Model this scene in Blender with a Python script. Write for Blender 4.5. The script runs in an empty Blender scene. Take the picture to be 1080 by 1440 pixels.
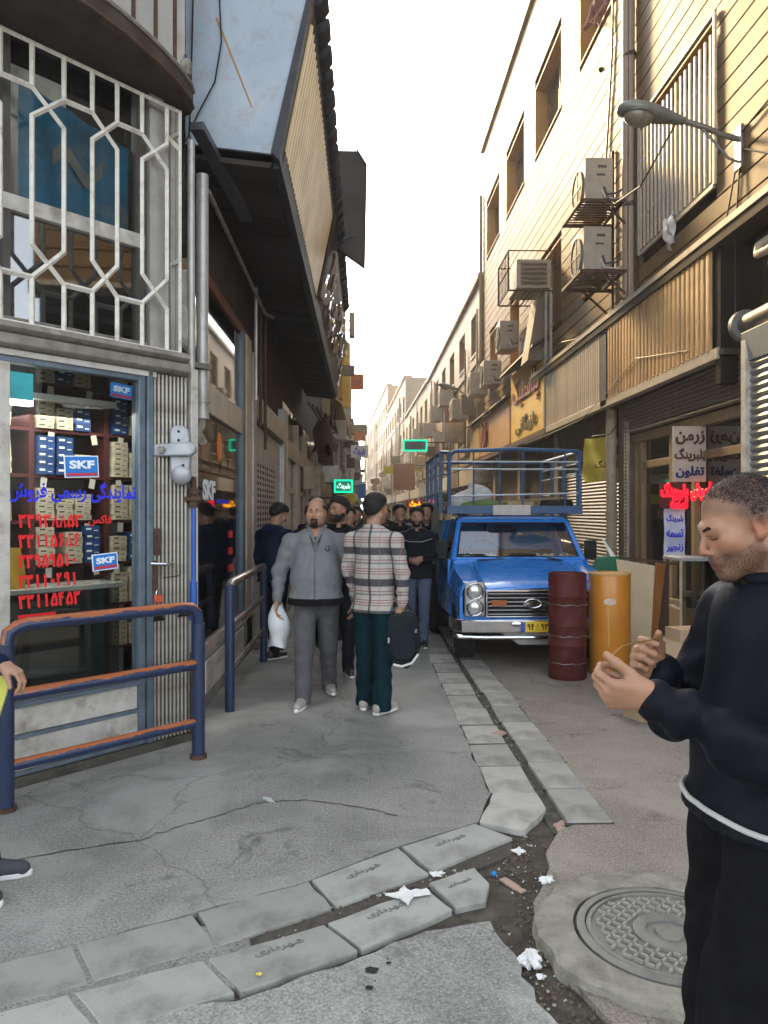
import bpy, math, random, unicodedata
import numpy as np
from mathutils import Vector, Matrix, Euler

# ---------------------------------------------------------------- camera, world, sun, exposure
SC = bpy.context.scene
COL = SC.collection
R = math.radians
CAM_Z = 1.61
cam = bpy.data.cameras.new('camera')
cam.sensor_fit = 'VERTICAL'
cam.sensor_height = 36.0
cam.lens = 36.0 * 1080 / 1440
cam.clip_start = 0.05
cam.clip_end = 2000
cam_o = bpy.data.objects.new('camera', cam)
cam_o.location = (0, 0, CAM_Z)
YAW = math.atan(29 / 1080)
cam_o.rotation_euler = (R(90), 0, -YAW)
COL.objects.link(cam_o)
SC.camera = cam_o

SUN_EL, SUN_AZ = 30.0, 14.0          # elevation, degrees left of the street direction
w = bpy.data.worlds.new("World")
SC.world = w
w.use_nodes = True
nt = w.node_tree
bg = nt.nodes['Background']
sky = nt.nodes.new('ShaderNodeTexSky')
sky.sky_type = 'NISHITA'
sky.sun_disc = False
sky.sun_elevation = R(SUN_EL)
sky.sun_rotation = R(-SUN_AZ)
sky.altitude = 1200
sky.air_density = 1.3
sky.dust_density = 4.5
sky.ozone_density = 1.0
hz = nt.nodes.new('ShaderNodeHueSaturation')      # a thin white overcast: the sky's blue is weaker than on a clear day
hz.inputs['Saturation'].default_value = 0.32
nt.links.new(sky.outputs[0], hz.inputs['Color'])
nt.links.new(hz.outputs[0], bg.inputs[0])
bg.inputs[1].default_value = 0.12
sl = bpy.data.lights.new('sun', 'SUN')
sl.energy = 1.7
sl.angle = R(9)
sl.color = (1.0, 0.70, 0.33)
so = bpy.data.objects.new('sun', sl)
so.rotation_euler = (R(90 - SUN_EL), 0, R(SUN_AZ + 180))
COL.objects.link(so)
SC.view_settings.view_transform = 'Standard'
SC.view_settings.look = 'None'
SC.view_settings.exposure = 2.5
SC.view_settings.gamma = 1.0
SC.view_settings.use_curve_mapping = False
try:
    SC.cycles.max_bounces = 7
    SC.cycles.diffuse_bounces = 4
    SC.cycles.transparent_max_bounces = 16
except Exception:
    pass
rnd = random.Random(7)

# ---------------------------------------------------------------- materials
_m = {}
def pm(name, c1, c2=None, scale=6.0, rough=0.6, metal=0.0, bump=0.0, bscale=60.0, dirt=0.0, dcol=(0.05, 0.04, 0.03),
       dscale=2.5, stretch=(1, 1, 1), rand=0.0, spec=None, emit=None, estr=0.0, rvar=0.1, coat=0.0):
    """principled material, noise-mixed colours, patches of dirt, fine bump; rand = tone change from piece to piece"""
    if name in _m:
        return _m[name]
    m = bpy.data.materials.new(name)
    _m[name] = m
    m.use_nodes = True
    t = m.node_tree
    N, L = t.nodes, t.links
    b = N['Principled BSDF']
    c2 = c2 or tuple(x * 0.8 for x in c1)
    tc = N.new('ShaderNodeTexCoord')
    mp = N.new('ShaderNodeMapping')
    mp.inputs['Scale'].default_value = stretch
    L.new(tc.outputs['Object'], mp.inputs[0])
    def noise(s, det=5, r=0.6):
        n = N.new('ShaderNodeTexNoise')
        n.inputs['Scale'].default_value = s
        n.inputs['Detail'].default_value = det
        n.inputs['Roughness'].default_value = r
        L.new(mp.outputs[0], n.inputs['Vector'])
        return n
    n1 = noise(scale)
    r1 = N.new('ShaderNodeValToRGB')
    r1.color_ramp.elements[0].position = 0.35
    r1.color_ramp.elements[1].position = 0.68
    r1.color_ramp.elements[0].color = (*c1, 1)
    r1.color_ramp.elements[1].color = (*c2, 1)
    L.new(n1.outputs[0], r1.inputs[0])
    out = r1.outputs[0]
    def mix(fac, a, bcol):
        x = N.new('ShaderNodeMix')
        x.data_type = 'RGBA'
        L.new(fac, x.inputs[0])
        L.new(a, x.inputs[6])
        if isinstance(bcol, tuple):
            x.inputs[7].default_value = (*bcol, 1)
        else:
            L.new(bcol, x.inputs[7])
        return x.outputs[2]
    if dirt > 0:
        n2 = noise(dscale, 8, 0.7)
        r2 = N.new('ShaderNodeMapRange')
        r2.inputs[1].default_value = 0.5
        r2.inputs[2].default_value = 0.72
        r2.inputs[3].default_value = 0
        r2.inputs[4].default_value = dirt
        L.new(n2.outputs[0], r2.inputs[0])
        out = mix(r2.outputs[0], out, dcol)
    if rand > 0:
        oi = N.new('ShaderNodeObjectInfo')
        mr = N.new('ShaderNodeMapRange')
        mr.inputs[3].default_value = 1 - rand
        mr.inputs[4].default_value = 1 + rand
        L.new(oi.outputs['Random'], mr.inputs[0])
        hs = N.new('ShaderNodeHueSaturation')
        L.new(mr.outputs[0], hs.inputs['Value'])
        L.new(out, hs.inputs['Color'])
        out = hs.outputs[0]
    L.new(out, b.inputs['Base Color'])
    b.inputs['Metallic'].default_value = metal
    b.inputs['Specular IOR Level'].default_value = spec if spec is not None else (.5 if rough < .5 else (.3 if max(c1) > .1 else .12))
    b.inputs['Coat Weight'].default_value = coat
    b.inputs['Coat Roughness'].default_value = 0.08
    mr = N.new('ShaderNodeMapRange')
    mr.inputs[3].default_value = max(0.02, rough - rvar)
    mr.inputs[4].default_value = min(1, rough + rvar)
    L.new(n1.outputs[0], mr.inputs[0])
    L.new(mr.outputs[0], b.inputs['Roughness'])
    if bump > 0:
        n3 = noise(bscale, 4, 0.6)
        bp = N.new('ShaderNodeBump')
        bp.inputs['Strength'].default_value = 1.0
        bp.inputs['Distance'].default_value = bump
        L.new(n3.outputs[0], bp.inputs['Height'])
        L.new(bp.outputs[0], b.inputs['Normal'])
    if emit:
        b.inputs['Emission Color'].default_value = (*emit, 1)
        b.inputs['Emission Strength'].default_value = estr
    return m

def glass(name, tint=(0.75, 0.8, 0.8), fac=0.12, ior=1.5):
    """window glass: see-through tint plus mirror reflection by angle"""
    if name in _m:
        return _m[name]
    m = bpy.data.materials.new(name)
    _m[name] = m
    m.use_nodes = True
    t = m.node_tree
    N, L = t.nodes, t.links
    N.remove(N['Principled BSDF'])
    tr = N.new('ShaderNodeBsdfTransparent')
    tr.inputs[0].default_value = (*tint, 1)
    gl = N.new('ShaderNodeBsdfGlossy')
    gl.inputs['Roughness'].default_value = 0.03
    fr = N.new('ShaderNodeFresnel')
    fr.inputs[0].default_value = ior
    ad = N.new('ShaderNodeMath')
    ad.operation = 'ADD'
    ad.use_clamp = True
    ad.inputs[1].default_value = fac
    L.new(fr.outputs[0], ad.inputs[0])
    mx = N.new('ShaderNodeMixShader')
    L.new(ad.outputs[0], mx.inputs[0])
    L.new(tr.outputs[0], mx.inputs[1])
    L.new(gl.outputs[0], mx.inputs[2])
    L.new(mx.outputs[0], N['Material Output'].inputs[0])
    return m

# ---------------------------------------------------------------- geometry collector
class G:
    def __init__(s):
        s.v, s.f, s.mi = [], [], []
        s.M = None
        s.cur = 0
    def add(s, vs, fs):
        b = len(s.v)
        if s.M is not None:
            vs = [s.M @ Vector(p) for p in vs]
        s.v += [tuple(p) for p in vs]
        s.f += [tuple(i + b for i in f) for f in fs]
        s.mi += [s.cur] * len(fs)
        return s
    def box(s, x0, x1, y0, y1, z0, z1):
        vs = [(x, y, z) for z in (z0, z1) for y in (y0, y1) for x in (x0, x1)]
        return s.add(vs, [(0, 2, 3, 1), (4, 5, 7, 6), (0, 1, 5, 4), (2, 6, 7, 3), (0, 4, 6, 2), (1, 3, 7, 5)])
    def hexa(s, p):
        """8 points: bottom ring of four, then top ring of four"""
        return s.add(p, [(3, 2, 1, 0), (4, 5, 6, 7), (0, 1, 5, 4), (1, 2, 6, 5), (2, 3, 7, 6), (3, 0, 4, 7)])
    def prism(s, poly, a, b, axis='z'):
        """polygon extruded along an axis; poly gives the two other coordinates in order"""
        n = len(poly)
        def P(q, h):
            return {'z': (q[0], q[1], h), 'y': (q[0], h, q[1]), 'x': (h, q[0], q[1])}[axis]
        vs = [P(q, a) for q in poly] + [P(q, b) for q in poly]
        fs = [tuple(range(n))[::-1], tuple(range(n, 2 * n))] + [(i, (i + 1) % n, (i + 1) % n + n, i + n) for i in range(n)]
        return s.add(vs, fs)
    def tube(s, pts, r, n=8, caps=True):
        pts = [Vector(p) for p in pts]
        rs = r if isinstance(r, (list, tuple)) else [r] * len(pts)
        vs, fs = [], []
        prev = None
        for i, p in enumerate(pts):
            if i == 0:
                d = pts[1] - p
            elif i == len(pts) - 1:
                d = p - pts[-2]
            else:
                d = (pts[i + 1] - p).normalized() + (p - pts[i - 1]).normalized()
            d = d.normalized() if d.length > 1e-9 else Vector((0, 0, 1))
            if prev is None:
                up = Vector((0, 0, 1)) if abs(d.z) < 0.9 else Vector((1, 0, 0))
                u = d.cross(up).normalized()
            else:
                u = (prev - d * prev.dot(d)).normalized()
            prev = u
            v = d.cross(u)
            for k in range(n):
                a = 2 * math.pi * k / n
                vs.append(p + (u * math.cos(a) + v * math.sin(a)) * rs[i])
        for i in range(len(pts) - 1):
            for k in range(n):
                fs.append((i * n + k, i * n + (k + 1) % n, (i + 1) * n + (k + 1) % n, (i + 1) * n + k))
        if caps:
            fs.append(tuple(range(n))[::-1])
            fs.append(tuple((len(pts) - 1) * n + k for k in range(n)))
        return s.add(vs, fs)
    def cyl(s, a, b, r, n=16, r2=None):
        return s.tube([a, b], [r, r if r2 is None else r2], n)
    def lathe(s, prof, c=(0, 0, 0), n=24, M=None):
        """prof = [(r, z)] around local z at c"""
        vs, fs = [], []
        for (r, z) in prof:
            for k in range(n):
                a = 2 * math.pi * k / n
                p = Vector((r * math.cos(a), r * math.sin(a), z))
                if M is not None:
                    p = M @ p
                vs.append((p.x + c[0], p.y + c[1], p.z + c[2]))
        for i in range(len(prof) - 1):
            for k in range(n):
                fs.append((i * n + k, i * n + (k + 1) % n, (i + 1) * n + (k + 1) % n, (i + 1) * n + k))
        fs.append(tuple(range(n))[::-1])
        fs.append(tuple((len(prof) - 1) * n + k for k in range(n)))
        return s.add(vs, fs)
    def ell(s, c, r, n=12, M=None):
        pr = [(max(1e-4, math.sin(math.pi * i / n)), -math.cos(math.pi * i / n)) for i in range(n + 1)]
        S = Matrix.Diagonal((r[0], r[1], r[2]))
        if M is not None:
            S = M.to_3x3() @ S
        return s.lathe(pr, c, n * 2, S)
    def grid(s, fn, nu, nv):
        vs = [fn(i / nu, j / nv) for j in range(nv + 1) for i in range(nu + 1)]
        fs = [(j * (nu + 1) + i, j * (nu + 1) + i + 1, (j + 1) * (nu + 1) + i + 1, (j + 1) * (nu + 1) + i) for j in range(nv) for i in range(nu)]
        return s.add(vs, fs)
    def mesh(s, name):
        me = bpy.data.meshes.new(name)
        me.from_pydata(s.v, [], s.f)
        me.update()
        return me

def fixn(me):
    import bmesh
    bm = bmesh.new()
    bm.from_mesh(me)
    bmesh.ops.recalc_face_normals(bm, faces=bm.faces)
    bm.to_mesh(me)
    bm.free()

def O(name, g, mat, parent=None, bev=0.0, smooth=True, label=None, ang=40, seg=2, sub=0, fix=False):
    me = g if isinstance(g, bpy.types.Mesh) else g.mesh(name)
    mats = mat if isinstance(mat, (list, tuple)) else [mat]
    for m in mats:
        me.materials.append(m)
    if not isinstance(g, bpy.types.Mesh) and len(mats) > 1:
        me.polygons.foreach_set('material_index', g.mi)
    if fix:
        fixn(me)
    if smooth:
        me.shade_smooth()
        me.set_sharp_from_angle(angle=R(ang))
    o = bpy.data.objects.new(name, me)
    COL.objects.link(o)
    if parent is not None:
        o.parent = parent
        rt = parent
        if not rt.get('_local'):
            o.matrix_parent_inverse = Matrix.Translation(-base_of(parent))
    if bev > 0:
        md = o.modifiers.new('bevel', 'BEVEL')
        md.width = bev
        md.segments = seg
        md.limit_method = 'ANGLE'
        md.angle_limit = R(50)
    if sub:
        md = o.modifiers.new('sub', 'SUBSURF')
        md.levels = md.render_levels = sub
    if label:
        o['label'] = label
    return o

def base_of(o):
    """world base of the thing an object belongs to (parts are written in world coordinates)"""
    if o.parent is None:
        return Vector(o.location)
    return Vector((0, 0, 0)) if o.type != 'EMPTY' else base_of(o.parent)

def T(name, label, cat, loc=(0, 0, 0), group=None, rz=None):
    """a thing: an Empty at its base. With rz its parts are written in its own local coordinates, else in world coordinates"""
    o = bpy.data.objects.new(name, None)
    o.empty_display_size = 0.1
    COL.objects.link(o)
    o.location = loc
    if rz is not None:
        o.rotation_euler = (0, 0, rz)
        o['_local'] = 1
    o['label'] = label
    o['category'] = cat
    if group:
        o['group'] = group
    return o

def sub(o_name, g, mat, part, **k):
    """a sub-part: parent's vertices are in the same space as the part's"""
    bev = k.pop('bev', 0)
    o = O(o_name, g, mat, None, bev=bev, **k)
    o.parent = part
    return o

def tag(o, label=None, cat=None, group=None, kind=None):
    if label: o['label'] = label
    if cat: o['category'] = cat
    if group: o['group'] = group
    if kind: o['kind'] = kind
    return o

def struct(name, g, mat, **k):
    return tag(O(name, g, mat, **k), kind='structure')

def copy_tree(o, loc=None, label=None, rz=None, parent=None):
    c = o.copy()
    COL.objects.link(c)
    if parent is not None:
        c.parent = parent
    if loc is not None: c.location = loc
    if rz is not None: c.rotation_euler = (0, 0, rz)
    if label: c['label'] = label
    for ch in list(o.children):
        copy_tree(ch, parent=c)
    return c

def pieces(name, mesh_fn, places, mat, parent, variants=1, **k):
    """alike pieces sharing mesh data: places = list of Matrix (in the parent's space)"""
    first = []
    out = []
    for i, M in enumerate(places):
        if i < variants:
            g = mesh_fn(i)
            o = O(name, g, mat, None, **k)
            first.append(o)
        else:
            o = first[i % variants].copy()
            COL.objects.link(o)
        if parent is not None:
            o.parent = parent
            if not parent.get('_local') and parent.parent is None:
                o.matrix_parent_inverse = Matrix.Translation(-base_of(parent))
        o.matrix_basis = M
        out.append(o)
    return out

# ---------------------------------------------------------------- lettering
_F = {}
for cp in list(range(0xFB50, 0xFC00)) + list(range(0xFE70, 0xFF00)):
    d = unicodedata.decomposition(chr(cp)).split()
    if len(d) == 2 and d[0] in ('<isolated>', '<final>', '<initial>', '<medial>'):
        _F.setdefault(chr(int(d[1], 16)), {})[d[0][1:-1]] = chr(cp)
def shape(s):
    if not any(c in _F for c in s):
        return s
    out = []
    for i, c in enumerate(s):
        f = _F.get(c)
        if not f:
            out.append(c)
            continue
        p = i > 0 and 'initial' in _F.get(s[i - 1], {})
        q = i < len(s) - 1 and s[i + 1] in _F and 'initial' in f
        out.append(f.get({(0, 0): 'isolated', (0, 1): 'initial', (1, 0): 'final', (1, 1): 'medial'}[(int(p), int(bool(q)))], f.get('isolated', c)))
    return ''.join(reversed(out))
def text(name, s, mat, width=None, height=None, depth=0.004, bold=0.012, parent=None, M=None):
    """lettering as real thin geometry; centred on its own origin in the XZ plane, facing -Y"""
    cu = bpy.data.curves.new('lettering', 'FONT')
    cu.body = shape(s)
    cu.offset = bold
    cu.extrude = 0.02
    cu.resolution_u = 3
    tmp = bpy.data.objects.new('tmp', cu)
    COL.objects.link(tmp)
    dg = bpy.context.evaluated_depsgraph_get()
    me = bpy.data.meshes.new_from_object(tmp.evaluated_get(dg))
    bpy.data.objects.remove(tmp)
    n = len(me.vertices)
    co = np.empty(n * 3)
    me.vertices.foreach_get('co', co)
    co = co.reshape(-1, 3)
    mn, mx = co.min(0), co.max(0)
    co -= (mn + mx) / 2
    sx = (width / (mx[0] - mn[0])) if width else None
    sy = (height / (mx[1] - mn[1])) if height else None
    sx = sx or sy
    sy = sy or sx
    new = np.stack([co[:, 0] * sx, -co[:, 2] / 0.02 * depth / 2 * -1 * -1, co[:, 1] * sy], 1)
    me.vertices.foreach_set('co', new.ravel())
    me.materials.clear()
    me.update()
    o = O(name, me, mat, None, smooth=False)
    if M is not None:
        o.matrix_local = M
    if parent is not None:
        o.parent = parent
        if not parent.get('_local') and parent.parent is None:
            o.matrix_parent_inverse = Matrix.Translation(-base_of(parent))
    return o
def TM(x, y, z, rz=0, rx=0, ry=0):
    return Matrix.Translation((x, y, z)) @ Euler((R(rx), R(ry), R(rz))).to_matrix().to_4x4()

_DG = {'۱': [[(.25, 1), (.3, .6), (.32, 0)]],
       '۲': [[(0, 1), (.1, .5), (.15, 0)], [(0, 1), (.08, .76), (.27, .72), (.42, 1)]],
       '۳': [[(0, 1), (.1, .5), (.15, 0)], [(0, 1), (.06, .78), (.18, .74), (.27, .97), (.33, .77), (.43, .74), (.55, 1)]],
       '۴': [[(0, 1), (.1, .5), (.15, 0)], [(.42, .98), (.2, .95), (.12, .8), (.2, .66), (.45, .64)]],
       '۵': [[(.3, 1), (.1, .55), (.02, .18), (.12, .02), (.29, .2), (.46, .02), (.56, .18), (.5, .55), (.3, 1)]],
       '۶': [[(.5, .9), (.3, 1), (.12, .85), (.2, .66), (.48, .62), (.28, .4), (.15, 0)]],
       '۸': [[(0, 0), (.28, 1), (.56, 0)]],
       '۹': [[(.45, 0), (.43, .6), (.4, .9), (.25, 1), (.08, .88), (.1, .68), (.25, .6), (.42, .7)]],
       '۰': [[(.3, .6), (.4, .45), (.3, .3), (.2, .45), (.3, .6)]]}
def digit_strokes(s, w, h, r):
    # Persian numerals as brush strokes, centred in the XZ plane
    g = G()
    step = w / len(s)
    for i, c in enumerate(s):
        for st in _DG.get(c, []):
            g.tube([(-w / 2 + step * (i + .08 + q[0] * 1.25), 0, (q[1] - .5) * h) for q in st], r, 4)
    g.v = [(p[0], p[1] * .15, p[2]) for p in g.v]
    return g

# ---------------------------------------------------------------- shared materials
M_asphalt = None
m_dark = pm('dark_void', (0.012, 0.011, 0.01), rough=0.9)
m_steel = pm('bare_steel', (0.35, 0.35, 0.36), (0.25, 0.25, 0.26), rough=0.35, metal=0.9, scale=20)
m_chrome = pm('chrome', (0.75, 0.75, 0.76), (0.6, 0.6, 0.6), rough=0.13, metal=1.0, scale=8, rvar=0.08)
m_black = pm('black_rubber', (0.02, 0.02, 0.021), rough=0.6, bump=0.0006)
m_cable = pm('cable_black', (0.015, 0.015, 0.016), rough=0.5)
m_wglass = glass('window_glass', (0.6, 0.63, 0.62), 0.08)
m_white = pm('white_paint', (0.72, 0.72, 0.70), (0.6, 0.59, 0.56), rough=0.45, dirt=0.4, dcol=(0.25, 0.22, 0.18))
m_paper = pm('paper', (0.75, 0.73, 0.68), rough=0.8)
m_brownsteel = pm('brown_steel', (0.06, 0.035, 0.025), (0.1, 0.06, 0.04), rough=0.6, scale=15, bump=0.001)
m_silver = pm('silver_paint', (0.42, 0.42, 0.41), (0.33, 0.32, 0.30), rough=0.4, metal=0.3, dirt=0.6, dcol=(0.12, 0.09, 0.07), dscale=5, bump=0.0008)
m_beige = pm('beige_frame', (0.46, 0.40, 0.31), (0.36, 0.30, 0.22), rough=0.5, dirt=0.5, dcol=(0.14, 0.1, 0.07), dscale=4, bump=0.001)
# ================================================================ GROUND
def asphalt_mat(name, c1, c2, seed=0.0, specks=0.5):
    m = bpy.data.materials.new(name)
    m.use_nodes = True
    t = m.node_tree
    N, L = t.nodes, t.links
    b = N['Principled BSDF']
    tc = N.new('ShaderNodeTexCoord')
    mp = N.new('ShaderNodeMapping')
    mp.inputs['Location'].default_value = (seed, seed * 2, 0)
    L.new(tc.outputs['Object'], mp.inputs[0])
    def noise(s, det=6, r=0.65, dist=0.0):
        n = N.new('ShaderNodeTexNoise')
        n.inputs['Scale'].default_value = s
        n.inputs['Detail'].default_value = det
        n.inputs['Roughness'].default_value = r
        n.inputs['Distortion'].default_value = dist
        L.new(mp.outputs[0], n.inputs['Vector'])
        return n.outputs[0]
    def ramp(src, p0, p1, a, c):
        r = N.new('ShaderNodeValToRGB')
        r.color_ramp.elements[0].position = p0
        r.color_ramp.elements[1].position = p1
        r.color_ramp.elements[0].color = (*a, 1)
        r.color_ramp.elements[1].color = (*c, 1)
        L.new(src, r.inputs[0])
        return r.outputs[0]
    def mix(fac, a, c, mode='MIX'):
        x = N.new('ShaderNodeMix')
        x.data_type = 'RGBA'
        x.blend_type = mode
        if isinstance(fac, float):
            x.inputs[0].default_value = fac
        else:
            L.new(fac, x.inputs[0])
        L.new(a, x.inputs[6])
        if isinstance(c, tuple):
            x.inputs[7].default_value = (*c, 1)
        else:
            L.new(c, x.inputs[7])
        return x.outputs[2]
    base = ramp(noise(1.1, 8, 0.7, 0.4), 0.36, 0.66, c1, c2)
    fine = ramp(noise(85, 3, 0.8), 0.36, 0.64, (0.5, 0.5, 0.5), (1.5, 1.49, 1.45))
    out = mix(0.8, base, fine, 'MULTIPLY')
    st = ramp(noise(2.6, 9, 0.75, 0.8), 0.56, 0.66, (0, 0, 0), (1, 1, 1))
    out = mix(st, out, tuple(x * 0.62 for x in c1))
    wr_ = ramp(noise(0.7, 4, 0.6, 1.2), 0.50, 0.62, (0, 0, 0), (.55, .55, .55))
    out = mix(wr_, out, tuple(x * 1.22 for x in c2))
    sp2 = ramp(noise(9, 8, 0.8, 1.5), 0.60, 0.68, (0, 0, 0), (.7, .7, .7))
    out = mix(sp2, out, tuple(x * 0.5 for x in c1))
    # pale chips of stone in the surface
    vo = N.new('ShaderNodeTexVoronoi')
    vo.inputs['Scale'].default_value = 38
    L.new(mp.outputs[0], vo.inputs['Vector'])
    sp = ramp(vo.outputs['Distance'], 0.09, 0.15, (specks,) * 3, (0, 0, 0))
    out = mix(sp, out, (0.5, 0.49, 0.46))
    # thin cracks
    vc = N.new('ShaderNodeTexVoronoi')
    vc.feature = 'DISTANCE_TO_EDGE'
    vc.inputs['Scale'].default_value = 0.33
    nz = N.new('ShaderNodeTexNoise')
    nz.inputs['Scale'].default_value = 3
    nz.inputs['Detail'].default_value = 6
    L.new(mp.outputs[0], nz.inputs['Vector'])
    va = N.new('ShaderNodeVectorMath')
    va.operation = 'MULTIPLY_ADD'
    va.inputs[1].default_value = (0.35, 0.35, 0.35)
    L.new(nz.outputs['Color'], va.inputs[0])
    L.new(mp.outputs[0], va.inputs[2])
    L.new(va.outputs[0], vc.inputs['Vector'])
    ck = ramp(vc.outputs['Distance'], 0.0004, 0.003, (0.35,) * 3, (0, 0, 0))
    out = mix(ck, out, (0.03, 0.03, 0.028))
    L.new(out, b.inputs['Base Color'])
    b.inputs['Roughness'].default_value = 0.78
    b.inputs['Specular IOR Level'].default_value = 0.35
    bp = N.new('ShaderNodeBump')
    bp.inputs['Distance'].default_value = 0.004
    ad = N.new('ShaderNodeMath')
    ad.operation = 'ADD'
    L.new(noise(70, 3, 0.7), ad.inputs[0])
    L.new(noise(6, 3, 0.5), ad.inputs[1])
    L.new(ad.outputs[0], bp.inputs['Height'])
    bp2 = N.new('ShaderNodeBump')
    bp2.inputs['Distance'].default_value = 0.004
    bp2.invert = True
    L.new(ck, bp2.inputs['Height'])
    L.new(bp.outputs[0], bp2.inputs['Normal'])
    L.new(bp2.outputs[0], b.inputs['Normal'])
    return m

m_asph = asphalt_mat('asphalt_grey', (0.175, 0.175, 0.165), (0.285, 0.282, 0.262))
m_asph2 = asphalt_mat('asphalt_road', (0.185, 0.163, 0.138), (0.265, 0.236, 0.20), 5.0)
m_asph3 = asphalt_mat('asphalt_worn', (0.205, 0.208, 0.196), (0.355, 0.352, 0.325), 9.0, 0.8)
m_dirt = pm('gutter_dirt', (0.045, 0.039, 0.032), (0.11, 0.095, 0.076), scale=9, rough=0.75, bump=0.012, bscale=30, rvar=0.25, dirt=0.7, dcol=(0.012, 0.01, 0.009), dscale=6)
m_dirt2 = pm('joint_dirt', (0.05, 0.045, 0.036), (0.09, 0.08, 0.065), scale=40, rough=.95)
m_slab = pm('kerb_slab', (0.37, 0.36, 0.32), (0.29, 0.285, 0.255), scale=5, rough=0.8, bump=0.0012, bscale=75, rand=0.22, dirt=0.65, dcol=(0.11, 0.1, 0.085), dscale=3)
m_slab2 = pm('crossing_slab', (0.33, 0.335, 0.305), (0.25, 0.253, 0.23), scale=4, rough=0.72, bump=0.0025, bscale=60, rand=0.16, dirt=0.6, dcol=(0.12, 0.11, 0.095), dscale=4)

def wobble(pts, step=0.12, amp=0.012, closed=True, seed=1, skip=lambda p: False):
    r = random.Random(seed)
    out = []
    n = len(pts)
    for i in range(n if closed else n - 1):
        a, b = Vector(pts[i]), Vector(pts[(i + 1) % n])
        L_ = (b - a).length
        k = max(1, min(int(L_ / step), 120))
        if skip((a + b) / 2):
            k = 1
        nrm = Vector((-(b - a).y, (b - a).x)).normalized() if L_ > 0 else Vector((0, 0))
        for j in range(k):
            p = a.lerp(b, j / k)
            if k > 1 and j > 0:
                p = p + nrm * r.gauss(0, amp)
            out.append((p.x, p.y))
    return out

gb = G()
gb.add([(-400, -400, -0.024), (400, -400, -0.024), (400, 900, -0.024), (-400, 900, -0.024)], [(0, 1, 2, 3)])
struct('ground', gb, m_dirt, smooth=False)

FAR = 150
inview = lambda p: abs(p[0]) > 6 or p[1] > 30 or p[1] < 1.5
# walking lane on the left of the gutter
pl = [(-60, FAR), (0.725, FAR), (0.725, 30), (0.725, 12), (0.725, 4.37), (0.60, 3.98), (0.56, 3.955), (0.17, 3.70), (-0.235, 3.365), (-0.68, 3.11), (-1.07, 2.895), (-1.45, 2.70), (-2.6, 2.15), (-60, -10)]
struct('pavement', G().prism(wobble(pl, 0.1, 0.006, seed=3, skip=inview), -0.04, 0.0), m_asph, smooth=False)
pr = [(1.29, FAR), (60, FAR), (60, -30), (0.9, -30), (0.82, 1.6), (0.80, 2.35), (0.72, 2.62), (0.665, 2.9), (0.70, 3.15), (0.80, 3.35), (0.86, 3.60), (0.99, 3.86), (1.09, 3.93), (1.29, 3.93), (1.29, 8), (1.29, 30)]
struct('road', G().prism(wobble(pr[::-1], 0.1, 0.008, seed=4, skip=inview), -0.04, 0.0), m_asph2, smooth=False)
pf = [(0.50, 3.02), (0.55, 2.80), (0.60, 2.45), (0.66, 2.1), (0.70, 1.2), (0.7, -30), (-60, -30), (-60, -12), (-2.5, 1.62), (-1.4, 2.16), (-0.93, 2.43), (-0.42, 2.545), (-0.02, 2.78), (0.24, 2.95)]
struct('road_corner', G().prism(wobble(pf, 0.07, 0.010, seed=5, skip=inview), -0.04, -0.004), m_asph3, smooth=False)
# cement apron under the shop side
struct('gutter_bed', G().box(.96, 1.10, 3.86, 150, -.038, -.014), pm('gutter_bed_grit', (.10, .092, .078), (.05, .045, .037), scale=14, rough=.85, bump=.008, bscale=45, dirt=.5, dcol=(.2, .19, .17), dscale=18), smooth=False)
# gutter with its two rows of slabs
gut = bpy.data.objects.new('gutter', None)
COL.objects.link(gut)
gut['kind'] = 'structure'
def slab_mesh(w_, l_, h=0.05, seed=0):
    r = random.Random(seed)
    j = lambda: r.uniform(-0.006, 0.006)
    g = G()
    x, y = w_ / 2 - 0.005, l_ / 2 - 0.0095
    c = [(-x + j(), -y + j()), (x + j(), -y + j()), (x + j(), y + j()), (-x + j(), y + j())]
    g.hexa([(p[0], p[1], -h) for p in c] + [(p[0], p[1], j() * 0.4) for p in c])
    return g
P1s, P2s = [], []
y = 4.365
while y < 60:
    ln = 0.475 + rnd.uniform(-0.01, 0.012)
    P1s.append(TM(0.862 + rnd.uniform(-.005, .005), y + ln / 2, 0.004 + rnd.uniform(-.003, .002), rnd.uniform(-.9, .9), rnd.uniform(-.3, .3), rnd.uniform(-.4, .4)))
    y += ln
y = 3.935
while y < 60:
    ln = 0.475 + rnd.uniform(-0.01, 0.012)
    P2s.append(TM(1.172 + rnd.uniform(-.005, .005), y + ln / 2, 0.012 + rnd.uniform(-.004, .003), rnd.uniform(-.5, .5), rnd.uniform(-.4, .4), rnd.uniform(-.6, .6)))
    y += ln
pieces('slab', lambda i: slab_mesh(0.276, 0.480, seed=i), P1s, m_slab, gut, variants=5, bev=0.006, smooth=False)
pieces('slab', lambda i: slab_mesh(0.244, 0.480, seed=10 + i), P2s, m_slab, gut, variants=5, bev=0.006, smooth=False)
jt_ = [TM(q.translation.x, q.translation.y - .2375, 0) for q in P1s + P2s]
pieces('joint', lambda i: G().box(-.128, .128, -.011, .011, -.02, .0022), jt_, m_dirt2, gut, smooth=False)
def poly_slab(name, pts, z, mat, par, h=0.05, tilt=0.0):
    cx = sum(p[0] for p in pts) / len(pts); cy = sum(p[1] for p in pts) / len(pts)
    q = [(p[0] - cx, p[1] - cy) for p in pts]
    q = wobble(q, 0.08, 0.0035, seed=int(cx * 1000) & 255)
    if sum(q[i][0] * q[(i + 1) % len(q)][1] - q[(i + 1) % len(q)][0] * q[i][1] for i in range(len(q))) < 0:
        q = q[::-1]
    o = O(name, G().prism(q, -h, 0), mat, None, bev=0.005, smooth=False)
    o.location = (cx, cy, z)
    o.parent = par
    return o
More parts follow.
